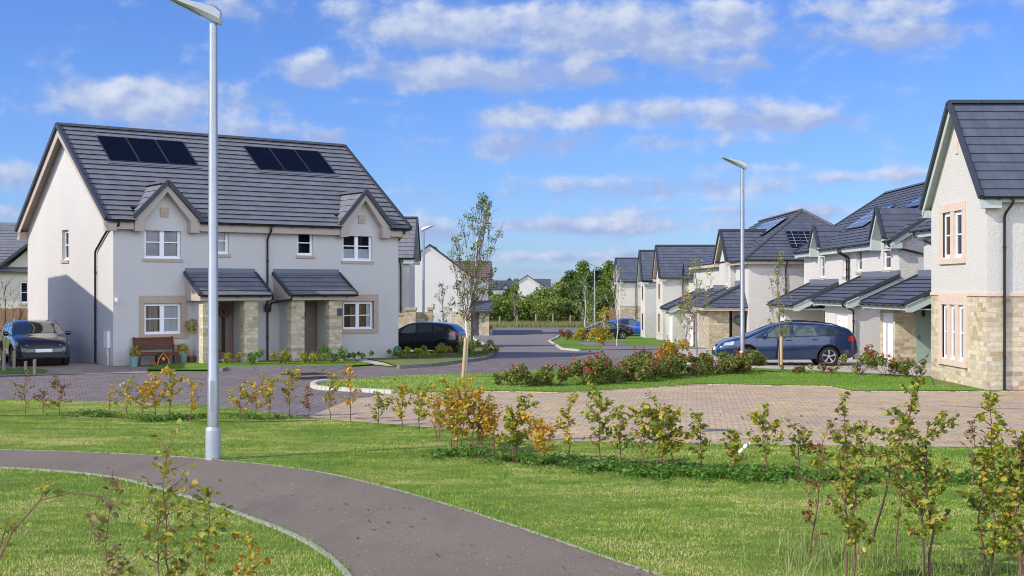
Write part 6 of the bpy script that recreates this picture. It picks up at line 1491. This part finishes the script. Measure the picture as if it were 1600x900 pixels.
# ================================================================== the plants
def plants():
    G = 'hedging plants along the edge of the lawn'
    A = sapling
    #      px  base top   label
    A(40,648,598,'thin greyish hedging plant, leftmost of the row beyond the path','leaf_dry',50,.045,.5,group=G)
    A(68,646,612,'small bare reddish hedging plant, second from the left edge','leaf_red',26,.04,.5,group=G)
    A(93,650,594,'upright red brown hedging plant, third from the left edge','leaf_red',30,.045,.7,group=G)
    A(170,646,606,'very small sparse hedging plant in front of the driveway','leaf_orange',20,.04,.4,group=G)
    A(198,655,600,'yellow hedging plant in front of the blue plant pot','leaf_yellow',40,.05,.8,group=G)
    A(222,652,606,'low orange hedging plant below the garden bench','leaf_orange',42,.05,1.0,group=G)
    A(242,654,590,'dense amber hedging plant right below the hose reel','leaf_orange',44,.05,1.1,group=G)
    A(266,650,588,'golden hedging plant next left of the reddish one by the lamp post','leaf_yellow',46,.05,1.0,group=G)
    A(299,660,596,'slim red tinged hedging plant just left of the big lamp post','leaf_orange',24,.045,.9,group=G)
    A(376,656,607,'small yellow hedging plant just right of the big lamp post','leaf_yellow',36,.05,.8,group=G)
    A(400,656,602,'low bushy orange hedging plant, second right of the big lamp post','leaf_orange',46,.05,1.0,group=G)
    A(422,652,592,'golden hedging plant, third right of the big lamp post','leaf_yellow',34,.05,.9,group=G)
    A(452,652,577,'tall narrow yellow hedging plant below the right hand front door','leaf_yellow',30,.05,1.0,group=G)
    A(482,655,606,'weak brownish hedging plant at the nose of the kerbed island','leaf_red',24,.045,.5,group=G)
    A(516,657,588,'yellow hedging plant growing in front of the white kerb','leaf_yellow',30,.05,.9,group=G)
    A(548,660,572,'slim tall olive brown hedging plant on the right of the white kerb','leaf_orange',32,.05,.8,group=G)
    A(592,666,622,'low rounded green yellow hedging plant at the edge of the paving','leaf_olive',36,.055,.9,group=G)
    A(628,671,607,'pale yellow hedging plant left of the big orange thicket','leaf_yellow',36,.055,1.1,group=G)
    A(655,674,612,'mustard yellow hedging plant touching the orange thicket','leaf_olive',44,.055,1.1,group=G)
    T = 'orange hedging plants of the central thicket'
    for i, (px, py, yt, m, w) in enumerate(((688,690,614,'leaf_orange',50),(706,702,612,'leaf_yellow',54),(722,706,604,'leaf_orange',60),(738,708,618,'leaf_yellow',54),(752,708,622,'leaf_orange',56),(772,710,640,'leaf_orange',40))):
        A(px,py,yt,['leftmost brown orange plant of the central thicket','yellow plant, second from the left in the central thicket','tallest orange plant in the middle of the central thicket','golden plant just right of the tallest in the thicket','orange plant, second from the right in the thicket','short orange plant at the right end of the central thicket'][i],m,w,.056,.62,stems=2,group=T)
    A(808,720,632,'green yellow hedging plant just right of the orange thicket','leaf_olive',52,.058,1.2,stems=2,group=G)
    A(842,728,664,'low wide orange hedging plant over the bare soil','leaf_orange',60,.06,1.2,group=G)
    A(890,724,624,'slender yellow hedging plant right of the bare soil','leaf_yellow',34,.058,.7,group=G)
    A(938,728,614,'tall bushy olive yellow hedging plant, first of the right half','leaf_olive',46,.06,1.1,group=G)
    A(968,734,642,'small olive hedging plant beside the tall bushy one','leaf_green',36,.06,.8,group=G)
    A(1002,736,640,'thin stemmed olive hedging plant left of a dense pair','leaf_olive',34,.06,.8,group=G)
    A(1030,737,632,'dense yellow green hedging plant, left of the close pair','leaf_olive',50,.06,1.2,stems=2,group=G)
    A(1052,736,640,'dense yellow green hedging plant, right of the close pair','leaf_yellow',46,.06,1.0,group=G)
    A(1096,737,652,'neat little yellow green hedging plant standing on its own','leaf_olive',32,.06,.9,group=G)
    A(1148,740,682,'short rounded hedging plant beside the scrap of plastic','leaf_green',34,.06,1.0,group=G)
    A(1198,744,646,'yellow green hedging plant leaning right of the plastic scrap','leaf_olive',54,.06,1.0,lean=-.06,group=G)
    A(1247,742,670,'small single hedging plant, last before the tall near plants','leaf_green',40,.06,.7,group=G)
    A(1312,742,668,'far small hedging plant seen behind the near red leaved one','leaf_olive',40,.06,.8,group=G); A(1520,758,655,'far thin hedging plant with a grey stem at the right','leaf_dry',30,.05,.4,group=G)
    N = 'tall hedging plants close to the camera'
    A(1266,868,662,'dry leaning hedging plant with red brown leaves at the near right','leaf_red',60,.065,.55,lean=.14,stems=1,bare=.05,group=N,r0=.012)
    A(1322,905,632,'tall near hedging plant with yellow orange top, left of the leaning dark stem','leaf_green',96,.066,1.15,stems=2,bare=.15,group=N,r0=.012)
    A(1362,872,588,'tallest near hedging plant with a dark bare leaning stem','leaf_green',70,.066,.75,lean=.27,bare=.45,group=N,bark='bark_dark',r0=.016)
    A(1400,880,640,'near hedging plant with wide green twigs, right of the leaning stem','leaf_green',90,.066,.8,bare=.3,group=N,lean=.04)
    A(1452,905,660,'near dark stemmed hedging plant with olive leaves, third from the right edge','leaf_green',104,.068,1.1,bare=.25,stems=2,bark='bark_dark',group=N,r0=.014)
    A(1548,900,616,'tall leafy yellow green hedging plant near the right edge','leaf_olive',80,.068,1.3,stems=2,bare=.12,group=N,r0=.013)
    A(1592,905,672,'broad green hedging plant cut by the right edge','leaf_green',100,.068,1.4,stems=2,bare=.12,group=N,r0=.013)
    # foreground left, rooted below the frame
    K = 'nearest hedging plants at the bottom left'
    A(252,1110,700,'nearest upright hedging plant with curled green leaves, bottom left','leaf_green',140,.066,.42,d=7.9,stems=2,bare=.40,group=K,r0=.009)
    A(172,1110,752,'brown leaved hedging plant left of the nearest upright one','leaf_dry',80,.052,.5,d=7.9,bare=.5,group=K,r0=.007)
    A(320,1110,764,'right leaning hedging plant right of the nearest upright one','leaf_green',90,.055,.7,d=7.7,bare=.5,lean=.04,group=K,r0=.007)
    A(392,1110,846,'low hedging plant showing only its reddish top at the path corner','leaf_orange',80,.05,.6,d=7.7,bare=.55,group=K,r0=.007)
    # arching bramble-like shoot at the left edge
    d = 7.6; o = empty('sapling', ((-10-800)/F*d, d, 0), 0, 'long arching bare shoot with a few green leaves at the left edge', 'sapling', K); k = d/F
    W = lambda px, py, dy=0: Vector(((px+10)*k, dy, CH-(py-450)*k))
    m = MB(); m.tube([W(-30,1100), W(-14,900), W(20,830), W(62,782), W(110,770), W(150,775), W(176,790)], [.008,.007,.006,.005,.004,.003,.002], 6); m.tube([W(62,782), W(72,760), W(84,748)], [.004,.003,.002], 5); m.tube([W(-14,900), W(2,840,.03), W(8,810,.05)], [.005,.004,.002], 5); m.build('stem', M['stem_red'], o, fix=False)
    rg = np.random.default_rng(77); C = [tuple(W(px+rg.normal()*10, py+rg.normal()*9, rg.normal()*.02)) for px, py, c in ((74,752,8),(82,764,5),(6,826,9),(18,818,7),(2,862,6),(176,790,3)) for _ in range(c)]; leaf_mesh('foliage', C, .058, 'leaf_green', o, seed=78)
    # red tipped hedge on the island
    def hb(px, py, wpx, H, n, tips, label, dep=.55, mat='leaf_photinia', lf=.06, name='hedge_shrub', cat='shrub', g='red tipped shrubs of the island hedge', seed=1, tm='leaf_redtip'):
        x, d = at(px, py); bush(x, d+dep*.6, wpx*d/F/2, dep, H*.74, label, mat, lf, n, name, g, seed, tips, tm, cat=cat, z=gz(d)+.02)
    hb(795,606,46,.62,700,2,'small dark shrub at the far left end of the island hedge',seed=21); hb(832,606,58,.72,1100,3,'dark bushy shrub, second from the left end of the hedge',seed=22); hb(872,605,56,.66,1000,6,'low shrub with pink shoots, third from the left end',seed=23)
    hb(915,603,74,.92,1900,22,'shrub with vivid red shoots in the left half of the hedge',seed=24); hb(965,599,80,1.0,2200,26,'reddest shrub of the hedge, below the navy car',seed=25); hb(1015,595,80,.98,2200,12,'dense green shrub in the middle of the hedge',seed=26)
    hb(1068,590,80,.92,2200,12,'dense shrub below the orange bush in the hedge',seed=27); hb(1120,587,70,.72,1600,5,'lower green shrub in front of the nose of the blue car',seed=28); hb(1172,584,74,.84,1700,12,'shrub with russet shoots at the foot of the middle lamp post',seed=29)
    hb(940,602,56,.74,900,8,'low filler shrub between the two reddest shrubs of the hedge',seed=31); hb(990,598,50,.8,900,8,'shrub right of the reddest one in the hedge',seed=32); hb(1042,593,56,.8,1000,6,'shrub just left of the orange bush in the hedge',seed=33); hb(1094,589,52,.72,900,5,'shrub just right of the orange bush in the hedge',seed=34); hb(1147,586,50,.66,800,4,'low shrub just left of the middle lamp post',seed=35)
    hb(1052,574,50,1.15,900,8,'orange red bush standing up behind the hedge',.45,'leaf_orange',seed=30,tm='leaf_red')
    for i, (px, py, w, H, n, t, lb) in enumerate(((1240,585,44,.38,170,4,'thin low shrub below the staked tree by the car'),(1290,586,50,.42,120,5,'low sparse shrub in front of the rear wheel'),(1345,588,54,.95,520,16,'upright open shrub with red shoots behind the tail of the car'),(1390,590,52,.78,480,10,'open shrub in front of the white garage door'),(1432,592,44,.72,420,5,'last open shrub before the stone corner'))):
        hb(px,py,w,H,n,t,lb,dep=.4,seed=40+i)
    # planting in the gardens
    g = 'small shrubs behind the dark kerb'
    for i, (px, py, w, H, n, lb, mt) in enumerate(((362,572,26,.45,260,'yellow green shrub just right of the lamp post by the kerb','leaf_olive'),(392,571,30,.5,300,'green shrub below the left porch pier','leaf_cover'),(436,571,36,.55,360,'leafy shrub below the downpipe between the porches','leaf_olive'),(488,570,40,.52,420,'bushy shrub in front of the right door','leaf_olive'),(520,569,32,.6,330,'taller green shrub below the number plaque','leaf_cover'),(560,567,50,.36,500,'low bright green mound under the right window','leaf_cover'))):
        x, d = at(px, py); bush(x, d, w*d/F/2, .3, H, lb, mt, .055, n, 'shrub', g, 60+i, z=.05)
    for i, (px, py, w, H, n, lb) in enumerate(((640,562,62,.42,700,'leftmost shrub of the bed in front of the black car'),(680,560,62,.42,700,'second shrub of the bed in front of the black car'),(716,558,56,.42,650,'shrub below the rear wheel of the black car'),(748,555,52,.60,800,'tallest round shrub at the corner of the bed'))):
        x, d = at(px, py); bush(x, d, w*d/F/2, .4, H, lb, 'leaf_olive' if i != 3 else 'leaf_green', .06, n, 'shrub', 'shrubs in the bed by the black car', 70+i, z=gz(d)+.05)
    g = 'autumn shrubs on the far verge'
    for i, (px, py, w, H, n, lb, mt) in enumerate(((886,531,18,.9,200,'small red shrub at the left end of the far verge','leaf_red'),(910,534,26,1.0,260,'yellow brown shrub on the far verge, second from left','leaf_yellow'),(932,536,26,1.05,260,'orange shrub on the far verge below the lamp post','leaf_orange'),(944,540,26,1.3,300,'tallest orange yellow shrub at the right end of the far verge','leaf_yellow'))):
        x, d = at(px, py); bush(x, d, w*d/F/2, .5, H, lb, mt, .11, n, 'shrub', g, 80+i)
    # ---- street trees
    x, d = at(725, 591); t = clump_tree(x, d, 5.25, 'slender young birch with white trunk and airy crown, tied to a low stake', (.80, .44, .85), .042, .056, 2600, 'leaf_birch', 'bark_white', 'birch_tree', None, 3, hb=.40, clumps=60, spread=.21, sparse=True, lean=(.55, .1), limb='bark_dark')
    st = MB(); st.tube([(x-.02, d-.09, .0), (x-.02, d-.09, .07), (x+.05, d-.09, 1.15), (x+.05, d-.09, 1.17)], [.055, .05, .045, .03], 10); s = st.build('tree_stake', M['stake_wood'], None, smooth=True); tag(s, 'short round timber stake beside the birch', 'stake')
    T = clump_tree
    d = 55.0; x = (740-800)/F*d; T(x, d, 3.4, 'dark stemmed young tree with a drooping green crown, right behind the birch', (.85, .42, .9), .045, .10, 420, 'leaf_green', 'bark_grey', 'young_tree', None, 4, clumps=22, spread=.26, sparse=True)
    d = 76.0; x = (692-800)/F*d; T(x, d, 3.7, 'thin young tree in front of the big white gable', (.75, .25, .9), .03, .10, 420, 'leaf_olive', 'bark_grey', 'young_tree', None, 5, clumps=24, spread=.26, sparse=True)
    x, d = at(1217, 573); T(x, d, 3.75, 'staked thin young tree with yellow leaves, in front of the blue car', (.42, .28, .8), .026, .075, 420, 'leaf_olive', 'bark_grey', 'young_tree', None, 6, clumps=30, spread=.32, sparse=True)
    st = MB(); st.tube([(x+.07, d-.06, 0), (x+.07, d-.06, .98), (x+.07, d-.06, 1.0)], [.045, .045, .03], 10); s = st.build('tree_stake', M['stake_wood'], None, smooth=True); tag(s, 'short round timber stake beside the thin tree by the car', 'stake')
    x, d = at(1089, 556); T(x, d, 4.1, 'young tree with sparse yellow green crown, right one of the two before the porch', (.95, .42, .8), .026, .085, 420, 'leaf_olive', 'bark_grey', 'young_tree', None, 7, clumps=28, spread=.22, sparse=True)
    x, d = at(1074, 549); T(x, d, 2.9, 'young tree with a small orange crown, left one of the two before the porch', (.42, .35, .8), .028, .085, 420, 'leaf_orange', 'bark_grey', 'young_tree', None, 8, clumps=22, spread=.34, sparse=True)
    x, d = at(964, 541); T(x, d, 4.6, 'pale thin young tree in front of the rear of the navy car', (.6, .50, .8), .028, .10, 170, 'leaf_green', 'bark_white', 'young_tree', None, 9, clumps=20, spread=.3, sparse=True)
    d = 84.0; x = (944-800)/F*d; T(x, d, 2.35, 'little tree with an orange crown in front of the navy car', (.42, .55, .8), .028, .11, 260, 'leaf_orange', 'bark_white', 'young_tree', None, 10, clumps=14, spread=.45)
    d = 118.0; x = (914-800)/F*d; T(x, d, 4.8, 'thin pale stemmed tree just left of the far lamp post', (1.0, .25, .8), .05, .15, 380, 'leaf_tree', 'bark_white', 'young_tree', None, 11, clumps=20, spread=.3, sparse=True)
    d = 136.0; x = (804-800)/F*d; T(x, d, 4.8, 'young tree with yellow crown in front of the dark trees by the fence', (1.0, .45, .8), .07, .18, 500, 'leaf_olive', 'bark_grey', 'young_tree', None, 12, clumps=24, spread=.3)
    # ---- trees beyond the fence
    rows = [(752,446,46,150,'leaf_tree','dark green tree showing left of the yellow young tree'),(778,462,40,147,'leaf_willow','low grey green tree below the far grey roof'),(828,462,46,148,'leaf_willow','low willow right of the yellow young tree'),(800,452,40,152,'leaf_tree_dark','dark rounded tree directly behind the yellow young tree'),
            (850,448,60,150,'leaf_willow','pale grey green willow in the middle of the tree belt'),(876,438,52,153,'leaf_willow','taller pale willow right of the middle'),(866,470,44,145,'leaf_birch','bright green low tree in front of the pale willows'),(893,436,44,158,'leaf_tree_dark','dark tree behind the two pale willows'),
            (912,420,42,155,'leaf_tree','tallest pointed dark green tree of the belt'),(934,432,40,156,'leaf_tree_dark','dark tree right behind the far lamp post'),(952,420,36,150,'leaf_tree','tall green tree next to the last house'),(940,462,46,146,'leaf_willow','light green lower tree below the far grey roof on the right'),(978,424,40,153,'leaf_tree','tree whose crown touches the farthest grey roof'),(905,466,40,147,'leaf_tree_dark','low dark tree beneath the tallest one'),(735,440,40,156,'leaf_tree_dark','tree glimpsed between the white gable and the birch crown')]
    for i, (px, yt, w, d, mt, lb) in enumerate(rows):
        H = zat(yt-(9 if px > 880 else -6 if px > 820 else 0), d)-gz(d); T((px-800)/F*d, d, H, lb, (w*d/F/2*1.25, .06, .75), .12, .25, 4600, mt, 'bark_dark', 'tree', 'trees beyond the far fence', 100+i, clumps=50, spread=.36, hb=.1)
    rg = np.random.default_rng(41)
    for i in range(9):
        px = 742+i*29; d = 145.5+rg.random()*2; bush((px-800)/F*d, d, 1.6, 1.0, 2.3+rg.random()*.9, ['low olive bush below the far trees, %s' % s for s in ('next to the porch of the white gable','left of the yellow young tree','under the yellow young tree','right of the yellow young tree','under the middle willow','at the third fence post','under the tallest tree','left of the far lamp post','right of the far lamp post')][i], ['leaf_willow','leaf_tree'][i % 2], .24, 1300, 'bush', 'bushes along the far fence', 200+i, cat='bush')
    for i, (px, yt) in enumerate(((768,437),(795,437),(808,438))):
        d = 300; H = zat(yt, d)+1.55; T((px-800)/F*d, d, H, ['far conifer left above the grey roof','far conifer above the small gablet','far conifer next to the far white gable'][i], (1.6, .1, .45), .15, .5, 900, 'leaf_conifer', 'bark_dark', 'conifer_tree', 'far conifers', 300+i, clumps=26, spread=.4)
    # bare twiggy tree at the left edge before the fence
    d = 46.0; x = (8-800)/F*d; T(x, d, 2.9, 'bare twiggy young tree at the left edge in front of the fence', (.7, .3, .8), .025, .06, 60, 'leaf_dry', 'bark_dark', 'young_tree', None, 13, clumps=16, spread=.4, sparse=True)

# ================================================================== things
def things():
    lamp_post(333, 718, 19.4, 6.88, 'tall galvanised street lamp standing by the path, nearest to the camera', big=True)
    lamp_post(1160, 572, 42.6, zat(256, 42.6)+.1, 'street lamp behind the red tipped hedge, at the nose of the blue car')
    lamp_post(929, 516, 126.0, zat(414, 126)+.1, 'small far street lamp in front of the trees at the end of the road')
    lamp_post(662, 520, 75.0, zat(357, 75)+.1, 'far street lamp with its head pointing right, beside the big white semi', head=1)
    lamp_post(707, 520, 118.0, zat(407, 118), 'thin grey street lamp standing against the big white gable', head=-1, ang=R(70))
    # on the left: bench, pots and hose in front of the wall (house axes)
    hx = Vector((-13.284, 42.641, 0)); c, s = math.cos(.639), math.sin(.639)
    loc = lambda a, b: (hx.x+c*a-s*b, hx.y+s*a+c*b)
    bench(*loc(1.33, -.22), .639)
    def pot(a, b, r, h, mat, label, plant=None, tall=0, name='plant_pot', seed=1):
        x, y = loc(a, b); o = empty(name, (x, y, 0), 0, label, 'plant pot'); p = MB(); p.lathe([(0, 0), (r*.72, 0), (r, h-.03), (r*1.06, h-.03), (r*1.06, h), (r*.92, h), (r*.9, h-.05), (0, h-.05)], n=18); p.build('pot', M[mat], o, smooth=True)
        rg = np.random.default_rng(seed); C = rg.normal(size=(260, 3))
        C /= np.linalg.norm(C, axis=1)[:, None]
        if tall:
            t = MB(); t.tube([(0, 0, h-.05), (.01, 0, tall-.2)], .012, 6); t.build('stem', M['bark_white'], o); C = C*np.array([.24, .24, .25])*rg.random((260, 1))**.3+np.array([0, 0, tall])
        else: C = C*np.array([r*1.3, r*1.3, .22])*rg.random((260, 1))**.4+np.array([0, 0, h+.12])
        leaf_mesh('foliage', C, .07, plant, o, seed=seed)
    pot(.42, -.78, .16, .34, 'teal_pot', 'blue green plant pot with spiky plant left of the bench', 'leaf_yellow', seed=1); pot(2.28, -.35, .17, .40, 'green_pot', 'grey green pot with a yellow leaved plant right of the bench', 'leaf_yellow', seed=2)
    pot(2.62, -.30, .14, .26, 'brown_pot', 'brown pot with a round topped standard tree by the window', 'leaf_yellow', 1.3, seed=3); pot(3.2, -.95, .16, .3, 'brown_pot', 'brown pot with variegated plant beside the left porch pier', 'leaf_birch', seed=4)
    # hose reel under the bench
    x, y = loc(1.36, -.80); o = empty('hose_reel', (x, y, 0), .639, 'black and orange garden hose reel standing in front of the bench', 'hose reel')
    b = MB(); b.lathe([(.05, -.12), (.21, -.12), (.21, -.10), (.15, -.09), (.17, -.05), (.18, 0), (.17, .05), (.15, .09), (.21, .10), (.21, .12), (.05, .12)], (0, 0, .24), 22, 'y'); b.build('drum', M['trim_black'], o, smooth=True)
    f = MB()
    for sy in (-.15, .15): f.tube([(-.22, sy, .01), (-.16, sy, .24), (0, sy, .44), (.16, sy, .24), (.22, sy, .01)], .022, 6)
    f.build('frame', M['orange_plastic'], o, smooth=True); a = MB(); a.lathe([(0, -.175), (.06, -.17), (.06, -.15)], (0, 0, .24), 14, 'y'); a.build('hub', M['orange_plastic'], o)
    x, y = loc(10.85, -.35); o = empty('hose_reel', (x, y, 0), .639+.3, 'small round green hose reel at the right corner of the white semi', 'hose reel'); b = MB(); b.lathe([(0, -.10), (.15, -.09), (.19, -.05), (.19, .05), (.15, .09), (0, .10)], (0, 0, .20), 20, 'y'); b.build('drum', M['green_plastic'], o, smooth=True); f = MB(); f.box(-.2, -.12, 0, .2, .12, .04); f.build('foot', M['green_plastic'], o)
    x, y = loc(3.42+.66, .05); o = empty('door_wreath', (x-.06, y-.09, 1.78), .639, 'brown dried flower wreath hanging on the left front door', 'wreath'); w = MB(); w.tube([(.17*math.cos(t), 0, .17*math.sin(t)) for t in [i*math.pi/8 for i in range(17)]], [.055+.012*(i % 2) for i in range(17)], 7); w.build('ring', M['wreath_brown'], o)
    # timber posts at the drive, left edge
    for px, py, hpx, lb in ((6,580,33,'timber post at the far left edge, in front of the suv'),(22,578,30,'second timber post from the left edge'),(40,580,16,'short timber post on the grass before the suv'),(54,585,24,'timber post in front of the wheel of the suv')):
        x, d = at(px, py); h = hpx*d/F; m = MB(); w = .038; m.box(-w, -w, 0, w, w, h-.03); m.quad([(-w,-w,h-.03),(w,-w,h-.03),(w,w,h),(-w,w,h)]); m.quad([(w,-w,h-.03),(w,w,h-.03),(w,w,h)]); m.quad([(-w,-w,h-.03),(-w,w,h),(-w,w,h-.03)])
        p = m.build('bollard', M['post_wood']); p.location = (x, d, gz(d)); tag(p, lb, 'bollard', 'timber posts by the left driveway')
    # timber fence behind the suv
    d = 50.5; x0 = (-40-800)/F*d; o = empty('timber_fence', (x0, d, 0), .05, 'brown vertical board fence with a lower and a higher panel behind the suv', 'fence'); L = (66+40)*d/F
    for nm, a, b, top, y in (('board_panel', 0, L, zat(504, d), 0), ('board_panel', .2, L*.77, zat(482, d), .5)):
        m = MB(); n = int((b-a)/.15)
        for i in range(n): xx = a+(b-a)*i/n; m.box(xx+.006, y+(.012 if i % 2 else -.012), 0, xx+(b-a)/n-.006, y+.02+(.012 if i % 2 else -.012), top-.015*(i % 3 == 0))
        m.build(nm, M['fence_wood'], o)
        for i in range(int((b-a)/1.4)+1): p = MB(); p.box(a+i*1.4-.04, y+.04, 0, a+i*1.4+.04, y+.12, top+.03); p.build('post', M['fence_wood'], o)
    m = MB(); m.lathe([(0,.0),(.22,.03),(.28,.12),(.22,.22),(0,.26)], (0,0,0), 12); 
    # garden wall of tan stone between the houses
    d = 63.0; X = lambda px: (px-800)/F*d; o = empty('garden_wall', (X(620), d, 0), 0, 'tan stone garden wall with two capped piers behind the black car', 'wall')
    rel = lambda px: X(px)-X(620)
    boxpart('wall_panel', 'stone', o, rel(612), -.1, -1.2, rel(633), .1, zat(493, d)); boxpart('coping', 'cast_stone', o, rel(612), -.14, zat(493, d)+.002, rel(633), .14, zat(489, d))
    boxpart('pier', 'stone', o, rel(633), -.28, -1.2, rel(650), .28, zat(485, d)); boxpart('pier_cap', 'cast_stone', o, rel(632), -.33, zat(485, d)+.002, rel(651), .33, zat(480.5, d))
    boxpart('wall_panel', 'stone_dark', o, rel(650.2), .1, -1.2, rel(668), .3, zat(488, d)); boxpart('pier', 'stone_dark', o, rel(668), -.05, -1.2, rel(676), .45, zat(484, d)); boxpart('pier_cap', 'cast_stone', o, rel(667), -.1, zat(484, d)+.002, rel(677), .5, zat(480, d))
    # post and wire fence before the trees
    d = 143.0; o = empty('post_and_wire_fence', (0, d, -1.55), 0, 'low post and wire fence in dry grass at the end of the road', 'fence')
    pxs = [757,781,808,837,864,891,918,945,968]
    for i, px in enumerate(pxs):
        p = MB(); xx = (px-800)/F*d; hh = 1.15+.15*math.sin(i*5); p.tube([(xx, 0, 0), (xx+.02, 0, hh), (xx+.02, 0, hh+.01)], [.085, .08, .06], 8); p.build('post', M['post_wood'], o)
    w = MB()
    for z in (.35, .65, .95): w.tube([((px-800)/F*d, .08, z) for px in pxs], .012, 4)
    w.build('wire', M['dark_metal'], o)
    d = 130.0; o = empty('timber_fence', ((952-800)/F*d, d, gz(d)), 0, 'small far timber fence beside the farthest house', 'fence'); m = MB()
    for i in range(14): m.box(i*.115, 0, 0, i*.115+.10, .03, 2.15)
    m.build('board_panel', M['fence_wood'], o)
    # plant pot by the white gable, wheelie bin shape, manholes, scraps
    d = 113.0; x = (765.5-800)/F*d; o = empty('plant_pot', (x, d, gz(d)), 0, 'grey plant pot with orange flowers at the corner by the porch of the white gable', 'plant pot'); p = MB(); p.lathe([(0, 0), (.2, 0), (.28, .5), (.25, .5), (0, .45)], n=14); p.build('pot', M['galv_base'], o, smooth=True); rg = np.random.default_rng(3); leaf_mesh('foliage', rg.normal(size=(120, 3))*np.array([.14, .14, .1])+np.array([0, 0, .62]), .13, 'leaf_orange', o, seed=4)
    for i, (px, py, lb) in enumerate(((476,585,'rusty square manhole cover in the paved road, upper one'),(490,591,'rusty square manhole cover in the paved road, lower one'))):
        x, d = at(px, py); m = MB(); m.box(-.62, -.45, 0, .62, .45, .008)
        for k in range(7): m.box(-.55, -.38+k*.12, .0081, .55, -.34+k*.12, .016)
        q = m.build('manhole_cover', M['iron']); q.location = (x, d, .006); q.rotation_euler.z = R(38); tag(q, lb, 'manhole cover', 'manhole covers')
    x, d = at(1160, 716); m = MB(); g = np.random.default_rng(6)
    pts = [[(.028*i-.10, .05*math.sin(i*1.3)+.06*j, .06+.16*(i/8)+.03*math.sin(i*2+j*2)) for j in range(3)] for i in range(9)]
    for i in range(8):
        for j in range(2): m.quad([pts[i][j], pts[i+1][j], pts[i+1][j+1], pts[i][j+1]])
    q = m.build('plastic_scrap', M['white_plastic']); q.location = (x, d, 0); tag(q, 'scrap of white plastic caught among the hedging plants', 'litter')
    x, d = at(1062, 533); d = 92.0; x = (1061-800)/F*d; o = empty('storage_box', (x, d, gz(d)), R(15), 'small white box with a blue stripe beside the far white garage door', 'box'); boxpart('tub', 'white_plastic', o, -.55, -.3, 0, .55, .3, .52, bevel=.03); boxpart('stripe', 'blue_plastic', o, -.56, -.31, .52, .56, .31, .66, bevel=.02)
    d = 45.5; x = (1336-800)/F*d

# ================================================================== build
make_materials(); make_world(); make_camera(); ground()
semi_left(); house_near_right(); semi_right(); hip_house(); houses_right_far(); houses_left_far()
cars(); things(); plants()
